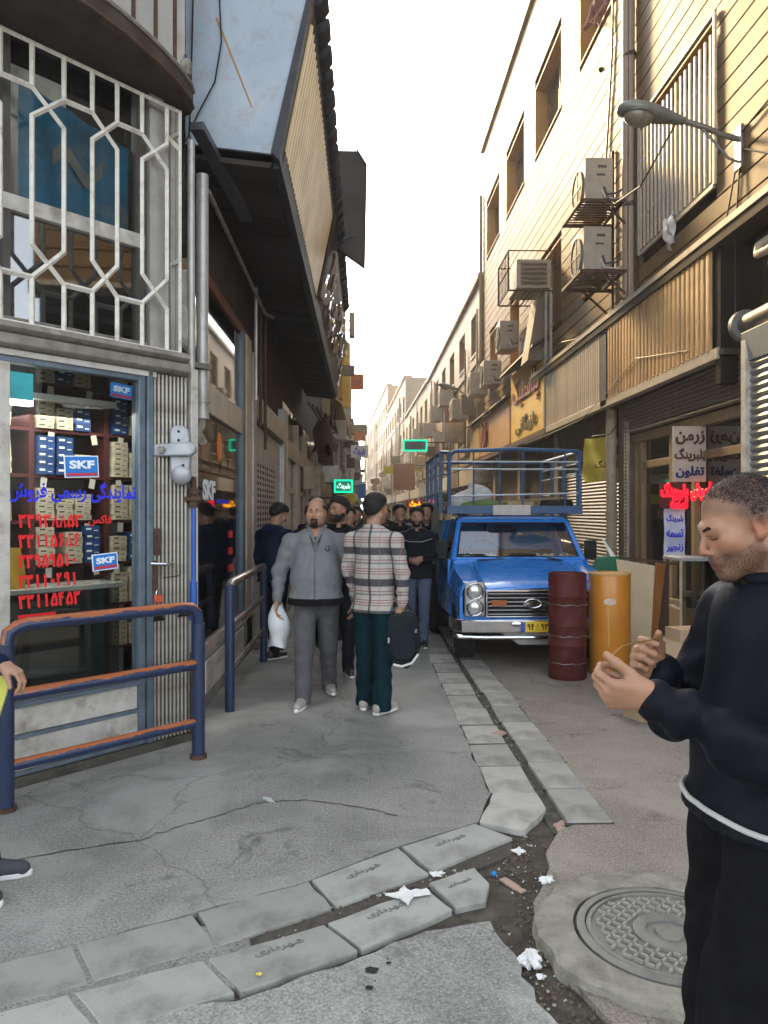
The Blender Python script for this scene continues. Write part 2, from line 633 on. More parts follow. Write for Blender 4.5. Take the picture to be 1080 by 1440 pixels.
poly_slab('slab', [(0.735, 4.355), (0.985, 4.345), (0.985, 4.12), (0.81, 3.84), (0.60, 3.955)], 0.012, m_slab, gut)
cross = bpy.data.objects.new('crossing', None)
COL.objects.link(cross)
cross['kind'] = 'structure'
RA = [[(0.185, 3.685), (0.575, 3.945), (0.735, 3.77), (0.31, 3.425)],
      [(-0.225, 3.365), (0.165, 3.675), (0.292, 3.41), (-0.112, 3.14)],
      [(-0.665, 3.105), (-0.24, 3.355), (-0.128, 3.13), (-0.535, 2.865)],
      [(-1.065, 2.89), (-0.685, 3.09), (-0.55, 2.855), (-0.925, 2.66)],
      [(-1.47, 2.69), (-1.08, 2.88), (-0.94, 2.65), (-1.32, 2.46)],
      [(-1.88, 2.49), (-1.485, 2.68), (-1.335, 2.45), (-1.73, 2.26)]]
RB = [[(0.285, 3.325), (0.50, 3.46), (0.545, 3.31), (0.505, 3.16), (0.375, 3.11)],
      [(-0.14, 3.01), (0.268, 3.285), (0.36, 3.10), (-0.005, 2.83)],
      [(-0.56, 2.785), (-0.155, 3.0), (-0.02, 2.82), (-0.41, 2.59)],
      [(-0.97, 2.60), (-0.575, 2.775), (-0.43, 2.585), (-0.80, 2.40)],
      [(-1.38, 2.40), (-0.985, 2.59), (-0.82, 2.39), (-1.21, 2.20)]]
def emb(cx, cy, ang, z, s=0.09, txt='شهرداری'):
    t_ = text('lettering', txt, pm('slab_mark', (0.19, 0.195, 0.18), rough=0.9, dirt=.9, dcol=(.23, .23, .21), dscale=30), width=s * 2.6, height=s * 0.55, depth=0.003, bold=0.02)
    return t_
for i, q in enumerate(RA + RB):
    s_ = poly_slab('slab', q, {0: .004, 1: .003, 2: .002, 3: .0012, 4: .001, 5: .001, 6: .004, 7: .003, 8: .002, 9: .0012, 10: .001}[i], m_slab2, cross)
    if i in (0, 1, 6, 7, 8):
        ctr = Vector((0, 0, 0))
        e_ = Vector((q[1][0] - q[0][0], q[1][1] - q[0][1]))
        t_ = emb(0, 0, 0, 0, 0.075 if i != 6 else 0.05, 'شهرداری')
        off = Vector((-e_.y, e_.x)).normalized() * 0.05
        t_.matrix_local = Matrix.Translation((off.x, off.y, 0.0015)) @ Euler((0, 0, math.atan2(e_.y, e_.x))).to_matrix().to_4x4() @ Euler((R(-90), 0, 0)).to_matrix().to_4x4()
        t_.parent = s_
# mortar strip between the two crossing rows
poly_slab('mortar', [(0.30, 3.44), (0.74, 3.79), (0.70, 3.62), (0.5, 3.47), (0.28, 3.31), (-0.15, 3.0), (-0.56, 2.78), (-1.4, 2.38), (-1.75, 2.26), (-1.3, 2.47), (-0.54, 2.87), (-0.12, 3.13)], -0.012, pm('mortar_mud', (0.10, 0.09, 0.075), (0.06, 0.053, 0.045), scale=20, rough=0.9, bump=0.004, bscale=40), cross, h=0.02)

poly_slab('mortar', [(-.45, 2.98), (-.36, 2.66), (-1.1, 2.32), (-1.7, 2.04), (-2.0, 2.3), (-1.9, 2.5), (-1.3, 2.78), (-.8, 3.04)], -.0015, m_asph, cross, h=.02)
# manhole: concrete collar, iron frame, patterned cover
mh = T('manhole', 'round iron manhole cover with woven tread pattern set in a pale concrete collar', 'manhole', (1.15, 2.86, 0))
cx, cy = 1.15, 2.86
m_conc = pm('collar_concrete', (0.30, 0.285, 0.235), (0.19, 0.178, 0.145), scale=9, rough=0.9, bump=0.014, bscale=24, dirt=0.8, dcol=(0.10, 0.095, 0.07), dscale=7)
m_iron = pm('cast_iron', (0.14, 0.14, 0.125), (0.22, 0.215, 0.19), scale=12, rough=0.55, metal=0.35, bump=0.002, bscale=90, dirt=0.5, dcol=(0.2, 0.18, 0.15), dscale=9)
def ring(r0, r1, z0, z1, n=72, wob=0.0, seed=1):
    r = random.Random(seed)
    ws = [r.gauss(0, wob) for _ in range(n)]
    g = G(); vs = []; fs = []
    for k in range(n):
        a = 2 * math.pi * k / n
        ro = r1 + (ws[k] + ws[k - 1]) / 2
        for (rr, zz) in ((r0, z0), (ro, z0), (ro - 0.012, z1 - .004), (ro - 0.03, z1), (r0, z1)):
            vs.append((cx + rr * math.cos(a), cy + rr * math.sin(a), zz))
    for k in range(n):
        k2 = (k + 1) % n
        for j in range(5):
            j2 = (j + 1) % 5
            fs.append((k * 5 + j, k2 * 5 + j, k2 * 5 + j2, k * 5 + j2))
    return g.add(vs, fs)
O('collar', ring(0.352, 0.50, -0.04, 0.030, wob=0.016), m_conc, mh, fix=True)
O('frame', ring(0.308, 0.350, -0.03, 0.034), m_iron, mh, fix=True)
cv = O('cover', G().lathe([(0.304, 0.0), (0.304, 0.026), (0.296, 0.032), (0.285, 0.032), (0.283, 0.024), (0.135, 0.024), (0.13, 0.033), (0.118, 0.035), (0.085, 0.033), (0.082, 0.025), (0.055, 0.026), (0.05, 0.036), (0.03, 0.036), (0.001, 0.036)], (cx, cy, 0), 64), m_iron, mh)
tr = G()
s_ = 0.030
for i in range(-10, 11):
    for j in range(-10, 11):
        px, py = cx + i * s_ * 1.0, cy + j * s_ * 1.0
        rr = math.hypot(px - cx, py - cy)
        if rr > 0.268 or rr < 0.150:
            continue
        a = 45 if (i + j) % 2 else -45
        ca, sa = math.cos(R(a)), math.sin(R(a))
        hw, hl = 0.0048, 0.0165
        b_ = [(-hl, -hw), (hl, -hw), (hl, hw), (-hl, hw)]
        t_ = [(-hl + .003, -hw + .002), (hl - .003, -hw + .002), (hl - .003, hw - .002), (-hl + .003, hw - .002)]
        f = lambda q, z: (px + q[0] * ca - q[1] * sa, py + q[0] * sa + q[1] * ca, z)
        tr.hexa([f(q, 0.023) for q in b_] + [f(q, 0.036) for q in t_])
tag(O('tread', tr, pm('worn_iron', (.34, .33, .29), (.25, .24, .21), scale=20, rough=.5, metal=.2), cv, smooth=False), kind='stuff')

# dirt, crumbs and litter in the gutter and on the asphalt
gv = G()
r_ = random.Random(11)
def chip(g, x, y, z, s, r):
    a = r.uniform(0, 6.28)
    pts = []
    for k in range(4):
        b = a + k * 1.57 + r.uniform(-.4, .4)
        q = s * r.uniform(.5, 1.1)
        pts.append((x + q * math.cos(b), y + q * math.sin(b)))
    h = s * r.uniform(.2, .7)
    g.hexa([(p[0], p[1], z - .002) for p in pts] + [(x + (p[0] - x) * .7, y + (p[1] - y) * .7, z + h * r.uniform(.6, 1.1)) for p in pts])
def chan_pt(r):
    t = r.random()
    if t < 0.35:
        yy = r.uniform(3.9, 14)
        return (r.uniform(1.0, 1.05), yy, -0.014)
    if t < 0.85:
        yy = r.uniform(2.2, 3.85)
        xm = 0.62 + 0.10 * (yy - 2.3) if yy < 3.2 else 0.70 + 0.12 * (yy - 3.2)
        return (xm + r.gauss(0, 0.07), yy, -0.021)
    u = r.random()
    return (-1.4 + 1.95 * u, 2.40 + 1.12 * u + r.uniform(-.02, .02), -0.01)
gd = G(); gl_ = G()
for k in range(1500):
    x_, y_, z_ = chan_pt(r_)
    chip(gd, x_, y_, z_, r_.uniform(.003, .014), r_)
for k in range(170):
    x_, y_, z_ = chan_pt(r_)
    chip(gl_, x_, y_, z_ + .002, r_.uniform(.003, .010), r_)
for k in range(330):
    x_, y_ = r_.uniform(-1.6, 2.6), 2.2 + 7 * r_.random() ** 1.6
    if 0.66 < x_ < 1.33: continue
    chip(gl_, x_, y_, 0.001, r_.uniform(.002, .0055), r_)
for k in range(900):
    x_, y_ = r_.uniform(-2.0, 3.2), 2.1 + 8 * r_.random() ** 1.5
    chip(gd, x_, y_, 0.0, r_.uniform(.002, .005), r_)
tag(O('gutter_debris', gd, pm('debris_dark', (0.07, 0.055, 0.04), (0.16, 0.13, 0.1), scale=60, rough=0.8), smooth=False), 'brown crumbs of dirt and leaf scattered along the stone gutter', 'debris', kind='stuff')
tag(O('pale_crumbs', gl_, pm('debris_pale', (0.5, 0.49, 0.45), (0.3, 0.28, 0.25), scale=50, rough=0.8), smooth=False), 'pale crumbs of paper and grit scattered on the asphalt', 'grit', kind='stuff')

def crumple(name, x, y, z, s, mat, label, seed, flat=0.45, n=9):
    r = random.Random(seed)
    g = G()
    ph = [r.uniform(0, 6.28) for _ in range(8)]
    def fn(u, v):
        a, b = u * 2 * math.pi, (v - .5) * math.pi
        q = 1 + .35 * math.sin(3 * a + ph[0]) * math.cos(2 * b + ph[1]) + .22 * math.sin(5 * a + ph[2] + 3 * b) + .15 * math.sin(9 * a + 4 * b + ph[3]) + .12 * math.sin(13 * a - 6 * b + ph[4])
        q *= s
        return (x + q * math.cos(a) * math.cos(b), y + q * math.sin(a) * math.cos(b) * .8, z + s * flat * .8 + q * math.sin(b) * flat)
    g.grid(fn, 22, 12)
    return tag(O(name, g, mat, smooth=False), label, 'litter', 'scraps of litter on the ground')
m_tissue = pm('tissue', (0.78, 0.78, 0.76), (0.62, 0.62, 0.6), rough=0.9, scale=14)
crumple('tissue_paper', 0.60, 2.74, -.016, 0.038, m_tissue, 'crumpled white tissue lying in the dark gutter beside the manhole collar', 3, .7)
crumple('tissue_paper', 0.62, 2.665, -.018, 0.014, m_tissue, 'small white scrap just below the big tissue near the manhole', 8, .5)
crumple('tissue_paper', 0.745, 3.66, -.02, 0.030, m_tissue, 'flat white scrap where the gutter meets the crossing slabs', 5, .25)
crumple('tissue_paper', 0.80, 3.32, 0.0, 0.026, m_tissue, 'white scrap on the asphalt at the top edge of the manhole collar', 6, .5)
crumple('tissue_paper', 0.33, 3.42, -.01, 0.030, m_tissue, 'thin white scrap wedged between the two rows of crossing slabs', 9, .2)
crumple('bottle_cap', 0.585, 3.43, -.018, 0.012, pm('cap_blue', (0.02, 0.3, 0.75), rough=0.4), 'bright blue bottle cap in the gutter dirt', 12, .7)
crumple('chewing_gum', -0.36, 2.67, 0.008, 0.009, pm('cap_yellow', (0.75, 0.6, 0.1), rough=0.5), 'tiny yellow blob on a crossing slab in front', 13, .4)
def rag(name, pts, z, mat, label, seed):
    g = G(); r = random.Random(seed)
    q = wobble(pts, 0.02, 0.004, seed=seed)
    g.add([(p[0], p[1], z) for p in q] + [(p[0] * .985 + .015 * q[0][0], p[1], z + .006 + r.uniform(0, .006)) for p in q], [tuple(range(len(q), 2 * len(q)))] + [(i, (i + 1) % len(q), (i + 1) % len(q) + len(q), i + len(q)) for i in range(len(q))])
    return tag(O(name, g, mat, smooth=False), label, 'litter', 'scraps of litter on the ground')
rag('torn_tissue', [(0.09, 3.20), (0.15, 3.21), (0.17, 3.28), (0.20, 3.22), (0.27, 3.24), (0.28, 3.20), (0.21, 3.185), (0.18, 3.11), (0.15, 3.17)], 0.012, m_tissue, 'torn white tissue spread flat on the lower crossing slab', 5)
rag('wrapper_scrap', [(-0.565, 4.33), (-0.51, 4.31), (-0.49, 4.27), (-0.53, 4.28)], 0.001, pm('foil_scrap', (0.55, 0.62, 0.62), rough=0.3, metal=.3), 'pale bluish wrapper scrap at the end of the long crack in the pavement', 6)
rag('cardboard_strip', [(0.60, 3.38), (0.63, 3.40), (0.70, 3.28), (0.67, 3.26)], -.02, pm('card_pink', (0.42, 0.3, 0.24), rough=0.9), 'pinkish strip of torn card in the gutter by the blue cap', 7)
rag('cardboard_strip', [(0.99, 3.97), (1.05, 4.02), (1.06, 3.72), (0.97, 3.70)], -.02, pm('card_pink', (0.42, 0.3, 0.24)), 'pinkish torn card lying where the gutter bends', 17)
rag('leaf_scrap', [(0.93, 5.55), (1.01, 5.62), (1.04, 5.55), (1.0, 5.50)], 0.0, pm('card_pink', (0.42, 0.3, 0.24)), 'pinkish scrap lying across the channel between the two slab rows', 18)

# long crack across the pavement and a stain in front
ck = G()
cp_ = [(-1.95, 3.45), (-1.55, 3.62), (-1.1, 3.80), (-0.9, 3.98), (-0.72, 4.14), (-0.6, 4.25), (-0.5, 4.28), (-0.3, 4.30), (0.0, 4.18), (0.2, 4.05)]
r_ = random.Random(2)
pp = []
for i in range(len(cp_) - 1):
    for k in range(9):
        t = k / 9
        pp.append((cp_[i][0] * (1 - t) + cp_[i + 1][0] * t + r_.gauss(0, .006), cp_[i][1] * (1 - t) + cp_[i + 1][1] * t + r_.gauss(0, .008)))
for i in range(len(pp) - 1):
    w0, w1 = 0.0025 + .0025 * abs(math.sin(i * .7)), 0.0025 + .0025 * abs(math.sin((i + 1) * .7))
    ck.add([(pp[i][0], pp[i][1] - w0, .003), (pp[i + 1][0], pp[i + 1][1] - w1, .003), (pp[i + 1][0], pp[i + 1][1] + w1, .003), (pp[i][0], pp[i][1] + w0, .003)], [(0, 1, 2, 3)])
struct('pavement_crack', ck, pm('crack_fill', (0.04, 0.038, 0.033), rough=1.0), smooth=False)
sg = G()
for (x, y, r) in ((0.03, 2.70, .024), (0.02, 2.60, .014), (0.09, 2.74, .01)):
    sg.add([(x + r * (1 + .2 * math.sin(k * 2.3)) * math.cos(k * .4488), y + r * .8 * (1 + .2 * math.sin(k * 1.7)) * math.sin(k * .4488), 0.0012) for k in range(14)], [tuple(range(14))])
struct('pavement_stain', sg, pm('oil_stain', (0.02, 0.02, 0.02), rough=0.6), smooth=False)
# ================================================================ LEFT: CORNER SHOP
CB = (-1.28, 5.45)
CTH = R(48.65)
def LW(x, y, z=0.0):
    return (CB[0] + x * math.cos(CTH) - y * math.sin(CTH), CB[1] + x * math.sin(CTH) + y * math.cos(CTH), z)
m_bluegrey = pm('bluegrey_frame', (0.085, 0.12, 0.16), (0.13, 0.17, 0.21), scale=10, rough=0.4, metal=0.2, dirt=0.4, dscale=6)
m_oldwhite = pm('old_white_metal', (0.52, 0.50, 0.46), (0.40, 0.38, 0.34), scale=9, rough=0.5, dirt=0.75, dcol=(0.13, 0.09, 0.06), dscale=5, bump=0.0015)
m_greywall = pm('grey_cladding', (0.36, 0.35, 0.33), (0.28, 0.27, 0.25), scale=3, rough=0.6, dirt=0.7, dcol=(0.15, 0.13, 0.11), dscale=2, bump=0.002, rand=.1)
m_sill = pm('grimy_concrete', (0.27, 0.25, 0.22), (0.17, 0.155, 0.13), scale=8, rough=0.85, dirt=0.8, dcol=(0.07, 0.06, 0.045), dscale=5, bump=0.005, bscale=30)
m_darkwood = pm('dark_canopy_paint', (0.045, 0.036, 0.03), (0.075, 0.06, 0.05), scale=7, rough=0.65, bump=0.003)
m_rollmetal = pm('folding_gate_metal', (0.38, 0.36, 0.32), (0.28, 0.26, 0.22), scale=16, rough=0.45, metal=0.4, dirt=0.8, dcol=(0.1, 0.07, 0.05), dscale=7, bump=.001)
m_maroon = pm('maroon_shelf', (0.075, 0.02, 0.02), (0.055, 0.016, 0.016), rough=0.5)
m_interior = pm('shop_interior', (0.16, 0.15, 0.13), (0.11, 0.10, 0.09), rough=0.8, scale=3)

shop = T('corner_shop', 'grey corner shop with a glass front full of bearing boxes below a grilled bay window', 'shop', (CB[0], CB[1], 0), rz=CTH)
# ground-floor surround
O('lintel', G().prism([(-0.08, 2.56), (-0.11, 2.58), (-0.115, 2.63), (-0.10, 2.64), (0.12, 2.64), (0.12, 2.56)], -3.2, 0.0, 'x'), m_sill, shop, bev=.006)
O('lintel_trim', G().box(-3.2, -0.24, -0.055, 0.0, 2.52, 2.555), m_oldwhite, shop)
m_thr = pm('dark_threshold', (.05, .046, .04), (.09, .083, .07), scale=9, rough=.8, bump=.003)
O('threshold', G().box(-3.2, 0.10, -0.06, 0.3, 0.0, 0.055), m_thr, shop, bev=.006)
lp = G()
O('lower_panel', G().box(-3.2, -0.315, -0.015, 0.02, 0.30, 0.455), m_oldwhite, shop, bev=.004)
O('lower_panel', G().box(-3.2, -0.315, -0.02, 0.02, 0.085, 0.275), m_oldwhite, shop, bev=.004)
O('panel_moulding', G().box(-3.2, -0.29, -0.035, 0.03, 0.275, 0.298).box(-3.2, -0.29, -0.035, 0.03, 0.458, 0.485).box(-3.2, -0.29, -0.03, 0.03, 0.058, 0.083), m_bluegrey, shop, bev=.003)
def frm(g, x0, x1, z0=0.06, z1=2.558, d=0.04):
    return g.box(x0, x1, -d, 0.05, z0, z1)
O('door_frame', frm(G(), -0.365, -0.315), m_bluegrey, shop, bev=.006)
O('door_frame', frm(G(), -0.308, -0.262, d=.055), m_bluegrey, shop, bev=.006)
O('window_frame', frm(G(), -1.262, -1.205, d=.03), m_oldwhite, shop, bev=.004)
O('window_frame', frm(G(), -2.30, -2.24, d=.03), m_oldwhite, shop, bev=.004)
O('top_rail', G().box(-3.2, -0.365, -0.035, 0.045, 2.485, 2.555), m_bluegrey, shop, bev=.004)
O('glass_pane', G().box(-1.205, -0.365, 0.0, 0.006, 0.485, 2.485), glass('shop_glass', (.88, .9, .89), .0, 1.22), shop, smooth=False)
O('glass_pane', G().box(-2.24, -1.262, 0.0, 0.006, 0.485, 2.43), m_wglass, shop, smooth=False)
# folding gate beside the glass
fold = []
for i in range(9):
    fold.append(TM(-0.238 + i * 0.031, -0.005, 0.06))
pieces('gate_slat', lambda i: G().prism([(-.012, .02), (-.009, -.028), (0, -.036), (.009, -.028), (.012, .02)], 0, 2.49), fold, m_rollmetal, shop)
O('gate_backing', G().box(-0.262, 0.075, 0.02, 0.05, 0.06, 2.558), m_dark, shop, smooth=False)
O('corner_post', G().box(0.045, 0.105, -0.05, 0.06, 0.0, 2.62), m_oldwhite, shop, bev=.006)
lk = O('gate_lock', G().box(-0.262, -0.225, -0.075, -0.035, 1.32, 1.50), m_brownsteel, shop, bev=.004)
sub('handle', G().tube([(-0.30, -0.075, 1.265), (-0.24, -0.11, 1.26), (-0.15, -0.115, 1.255)], .011), m_chrome, lk)
sub('hasp', G().box(-0.275, -0.235, -0.065, -0.035, 1.06, 1.28).tube([(-0.19, -.05, 1.16), (-0.06, -.06, 1.17)], .004), m_brownsteel, lk)
pl_ = T('padlock', 'red padlock hanging on the folding gate of the corner shop', 'padlock', LW(-.245, -.08, 1.03), rz=CTH)
O('lock_body', G().box(-.028, .028, -.014, .014, -.03, .02), pm('padlock_red', (0.6, 0.08, 0.03), rough=.35), pl_, bev=.006)
O('shackle', G().tube([(-.016, 0, .02), (-.016, 0, .045), (0, 0, .058), (.016, 0, .045), (.016, 0, .02)], .004), m_chrome, pl_)
for (x_, z_) in ((-.22, .92), (-.02, .93)):
    O('warning_plate', G().add([(x_ - .05, -.05, z_ - .05), (x_ + .05, -.05, z_ - .05), (x_, -.052, z_ + .04), (x_ - .05, -.045, z_ - .05), (x_ + .05, -.045, z_ - .05), (x_, -.047, z_ + .04)], [(0, 1, 2), (5, 4, 3)]), m_dark, shop, smooth=False)
# interior
O('back_wall', G().box(-3.2, 0.9, 1.25, 1.3, 0, 2.84), m_interior, shop, smooth=False)
O('shop_floor', G().prism([(-3.2, .06), (-.02, .06), (1.3, 1.25), (-3.2, 1.25)], 0, .1), m_interior, shop, smooth=False)
O('shop_ceiling', G().prism([(-3.2, .06), (-.02, .06), (1.3, 1.3), (-3.2, 1.3)], 2.84, 2.88), pm('ceil_dirty', (0.4, 0.38, 0.34), rough=.8), shop, smooth=False)
tube_l = T('ceiling_lamp', 'glowing white tube lamp behind the upper left of the corner shop glass', 'lamp', LW(-.93, .5, 2.33), rz=CTH)
O('lamp_tube', G().box(-.20, .10, -.03, .03, -.02, .03), pm('tube_glow', (1, 1, 1), emit=(1, 0.96, 0.85), estr=1.2), tube_l)
O('lamp_housing', G().box(-.25, .7, -.04, .04, .032, .07), m_white, tube_l)
la = bpy.data.lights.new('shop_tube', 'AREA'); la.energy = 4.5; la.size = .9; la.color = (1, .95, .84)
lo = bpy.data.objects.new('shop_tube', la); lo.location = LW(-.7, .45, 2.28); COL.objects.link(lo)
la2 = bpy.data.lights.new('shop_tube', 'AREA'); la2.energy = 4; la2.size = .7; la2.color = (1, .97, .9)
lo2 = bpy.data.objects.new('shop_tube', la2); lo2.location = LW(-1.6, .5, 2.28); COL.objects.link(lo2)

shf = T('shelving', 'maroon steel shelving holding rows of cartons behind the corner shop glass', 'shelves', LW(-.6, .8, .1), rz=CTH)
up = [TM(x, 0, 0) for x in (-1.3, -.72, -.14, .12 + .3, .75)]
pieces('upright', lambda i: G().box(-.018, .018, -.12, .16, 0, 2.7), up, m_maroon, shf)
SHZ = [0.50, 0.82, 1.13, 1.44, 1.76, 2.08, 2.40]
pieces('shelf_board', lambda i: G().box(-1.3, .77, -.12, .18, -.012, .012), [TM(0, 0, z) for z in SHZ], m_maroon, shf)
m_cart = pm('carton_cream', (0.42, 0.37, 0.27), (0.34, 0.30, 0.22), scale=12, rough=.7, rand=.15)
m_cartb = pm('carton_blue', (0.008, 0.03, 0.11), (0.012, 0.045, 0.15), scale=9, rough=.5, rand=.2)
m_print = pm('carton_print', (0.05, 0.05, 0.07), rough=.7)
def carton_mesh(i, w_=.15, h_=.048, d_=.18):
    g = G()
    g.cur = 0
    g.box(-w_ / 2, w_ / 2, -d_ / 2, d_ / 2, 0, h_)
    g.cur = 1
    g.box(-w_ * .38, -w_ * .05, -d_ / 2 - .0012, -d_ / 2, h_ * .45, h_ * .72)
    g.cur = 1
    g.box(w_ * .12, w_ * .38, -d_ / 2 - .0012, -d_ / 2, h_ * .3, h_ * .42)
    return g
cart0 = {}
_ORD = 'first second third fourth fifth sixth seventh eighth ninth tenth eleventh twelfth thirteenth fourteenth fifteenth'.split()
def carton(lx, lz, blue=False, w_=.15, h_=.048, ly=.745, yawj=0, where=''):
    key = (blue, w_, h_)
    if key not in cart0:
        me = carton_mesh(0, w_, h_).mesh('carton')
        me.materials.append(m_cartb if blue else m_cart)
        me.materials.append(m_white if blue else m_print)
        gg = carton_mesh(0, w_, h_)
        me.polygons.foreach_set('material_index', gg.mi)
        cart0[key] = me
    o = bpy.data.objects.new('carton', cart0[key])
    COL.objects.link(o)
    o.location = LW(lx, ly, lz)
    o.rotation_euler = (0, 0, CTH + R(yawj))
    tag(o, ('dark blue' if blue else 'cream') + ' carton, ' + where, 'box', 'dark blue cartons in the corner shop' if blue else 'cream cartons in the corner shop')
rc = random.Random(5)
base_z = .1
for si in range(7):
    ns_ = 0
    x = -1.80
    while x < .14:
        if any(abs(x + .6 - u) < .085 for u in (-1.3, -.72, -.14, .42)):
            x += .02
            continue
        q = rc.random()
        if q < (.05 if si > 1 else .5):
            x += rc.choice((.07, .13))
            continue
        blue = rc.random() < .22
        h = .036 if not blue else .052
        z = base_z + SHZ[si] + .013
        top = base_z + (SHZ[si + 1] if si < 6 else 2.70) - .03
        ns_ += 1
        for k in range(rc.randint(4, 7)):
            if z + h > top:
                break
            carton(x + rc.uniform(-.004, .004), z, blue, .118, h, .745, rc.uniform(-3, 3), '%s up in the %s stack of the %s shelf from the top' % (_ORD[k], _ORD[ns_ - 1], _ORD[6 - si]))
            z += h + .0015
        x += .138
m_tagp = pm('price_tag', (0.5, 0.47, 0.4), rough=.8)
tags_ = []
for si in (6, 5, 4, 3, 2):
    for x in (-.95, -.62, -.30, -.08, .12):
        tags_.append(TM(x + .6 - .0 + rc.uniform(-.04, .04) - .0, -.125, SHZ[si] - .045, rx=0, ry=rc.uniform(-12, 12)))
pieces('price_tag', lambda i: G().box(-.022, .022, -.002, 0, -.035, .035), tags_, m_tagp, shf)
# glass counter
ctr = T('counter', 'grey topped glass counter on teal legs inside the corner shop', 'counter', LW(-.7, .35, .1), rz=CTH)
O('counter_top', G().box(-.9, .42, -.05, .28, .985, 1.02), pm('counter_top', (0.3, 0.3, 0.28), rough=.2), ctr, bev=.006)
O('counter_glass', G().box(-.88, .40, -.04, -.034, .1, .985), m_wglass, ctr, smooth=False)
for x in (-.88, -.25, .27):
    O('leg', G().box(x - .025, x + .025, -.03, .02, 0, .985), pm('teal_paint', (0.02, 0.16, 0.22), rough=.4) if x > 0 else m_maroon, ctr)
O('counter_back', G().box(-.9, .42, .24, .27, 0, .985), m_interior, ctr)
ch = T('jacket', 'mustard yellow jacket seen behind the lower left of the corner shop glass', 'jacket', LW(-1.02, .42, 1.12), rz=CTH)
def jk(u, v):
    a = u * 2 * math.pi
    q = .10 + .02 * math.sin(3 * a + 4 * v) 
    return (q * math.cos(a) * (1.1 - .4 * v), .6 * q * math.sin(a) * (1.1 - .4 * v) , .26 * v)
O('jacket_cloth', G().grid(jk, 20, 8), pm('mustard_cloth', (0.45, 0.28, 0.03), rough=.9), ch)
# signs and lettering on the glass
m_skf = pm('sign_blue', (0.01, 0.13, 0.42), rough=.3, emit=(0.01, 0.18, 0.6), estr=0.05)
m_skfr = pm('sign_red', (0.55, 0.02, 0.03), rough=.4)
m_lw = pm('letter_white', (0.78, 0.85, 0.88), rough=.5)
m_lred = pm('letter_red', (0.75, 0.015, 0.02), rough=.5)
m_lblue = pm('letter_blue', (0.02, 0.03, 0.7), rough=.5)
def skf(x, z, w_, h_, tilt, lab, y=-.012, frame=True):
    t_ = T('shop_sign', lab, 'sign', LW(x, y, z), rz=CTH)
    o = O('sign_board', G().box(-w_ / 2, w_ / 2, -.003, .003, -h_ / 2, h_ / 2), m_skf, t_)
    b = O('red_strip', G().box(-w_ / 2 + .004, w_ / 2 - .004, -.005, -.0031, -h_ / 2 + .006, -h_ / 2 + .022), m_skfr, t_)
    if frame:
        O('sign_rim', G().box(-w_ / 2 - .006, w_ / 2 + .006, -.002, .004, h_ / 2, h_ / 2 + .006).box(-w_ / 2 - .006, w_ / 2 + .006, -.002, .004, -h_ / 2 - .006, -h_ / 2).box(-w_ / 2 - .006, -w_ / 2, -.002, .004, -h_ / 2, h_ / 2).box(w_ / 2, w_ / 2 + .006, -.002, .004, -h_ / 2, h_ / 2), m_lw, t_)
    text('lettering', 'SKF', m_lw, width=w_ * .78, height=h_ * .42, depth=.003, bold=.045, parent=t_, M=TM(0, -.006, h_ * .1))
    t_.rotation_euler = (0, R(tilt), CTH)
    return t_
skf(-.755, 1.895, .215, .125, -3, 'larger blue SKF sign with white rim and red strip in the middle of the glass')
skf(-.455, 2.41 - .0, .155, .095, 4, 'small blue SKF sign at the top right corner of the glass', y=.03, frame=False)
skf(-.595, 1.29, .165, .095, -4, 'small blue SKF sign low on the glass beside the phone numbers', frame=True)
tl = T('sticker', 'plain teal sticker at the upper left edge of the shop glass', 'sticker', LW(-1.135, -.006, 2.36), rz=CTH)
O('sticker_sheet', G().box(-.065, .075, -.0015, 0, -.085, .075), pm('teal_sticker', (0.0, 0.36, 0.42), (0.0, 0.25, 0.27), rough=.3), tl)
wl = T('window_lettering', 'blue and red Persian lettering and phone numbers painted on the shop glass', 'lettering', LW(-.8, -.004, 1.5), rz=CTH)
text('lettering', 'نمایندگی رسمی فروش', m_lblue, width=.84, height=.135, depth=.002, bold=.028, parent=wl, M=TM(.012, -.001, 0.235))
def digits(s, z, x0, w_):
    # Persian eight is drawn as a plain caret
    o = O('lettering', digit_strokes(s, w_, .078, .0078), m_lred, wl, smooth=False)
    o.location = (x0 + w_ / 2, -.002, z)
digits('۳۳۹۳۸۸۵۳', 1.555 - 1.5, -.345, .40)
text('lettering', 'فاکس', m_lred, width=.16, height=.07, depth=.002, bold=.02, parent=wl, M=TM(.175, -.001, .055))
digits('۳۳۱۱۵۶۸۶', 1.435 - 1.5, -.345, .385)
digits('۳۳۹۵۹۵۱۰', 1.315 - 1.5, -.345, .37)
digits('۳۳۱۱۰۲۹۱', 1.195 - 1.5, -.345, .37)
digits('۳۳۱۱۵۴۵۳', 1.075 - 1.5, -.345, .39)
O('red_line', G().box(-.35, -.12, -.002, 0, -.53, -.50), m_lred, wl)

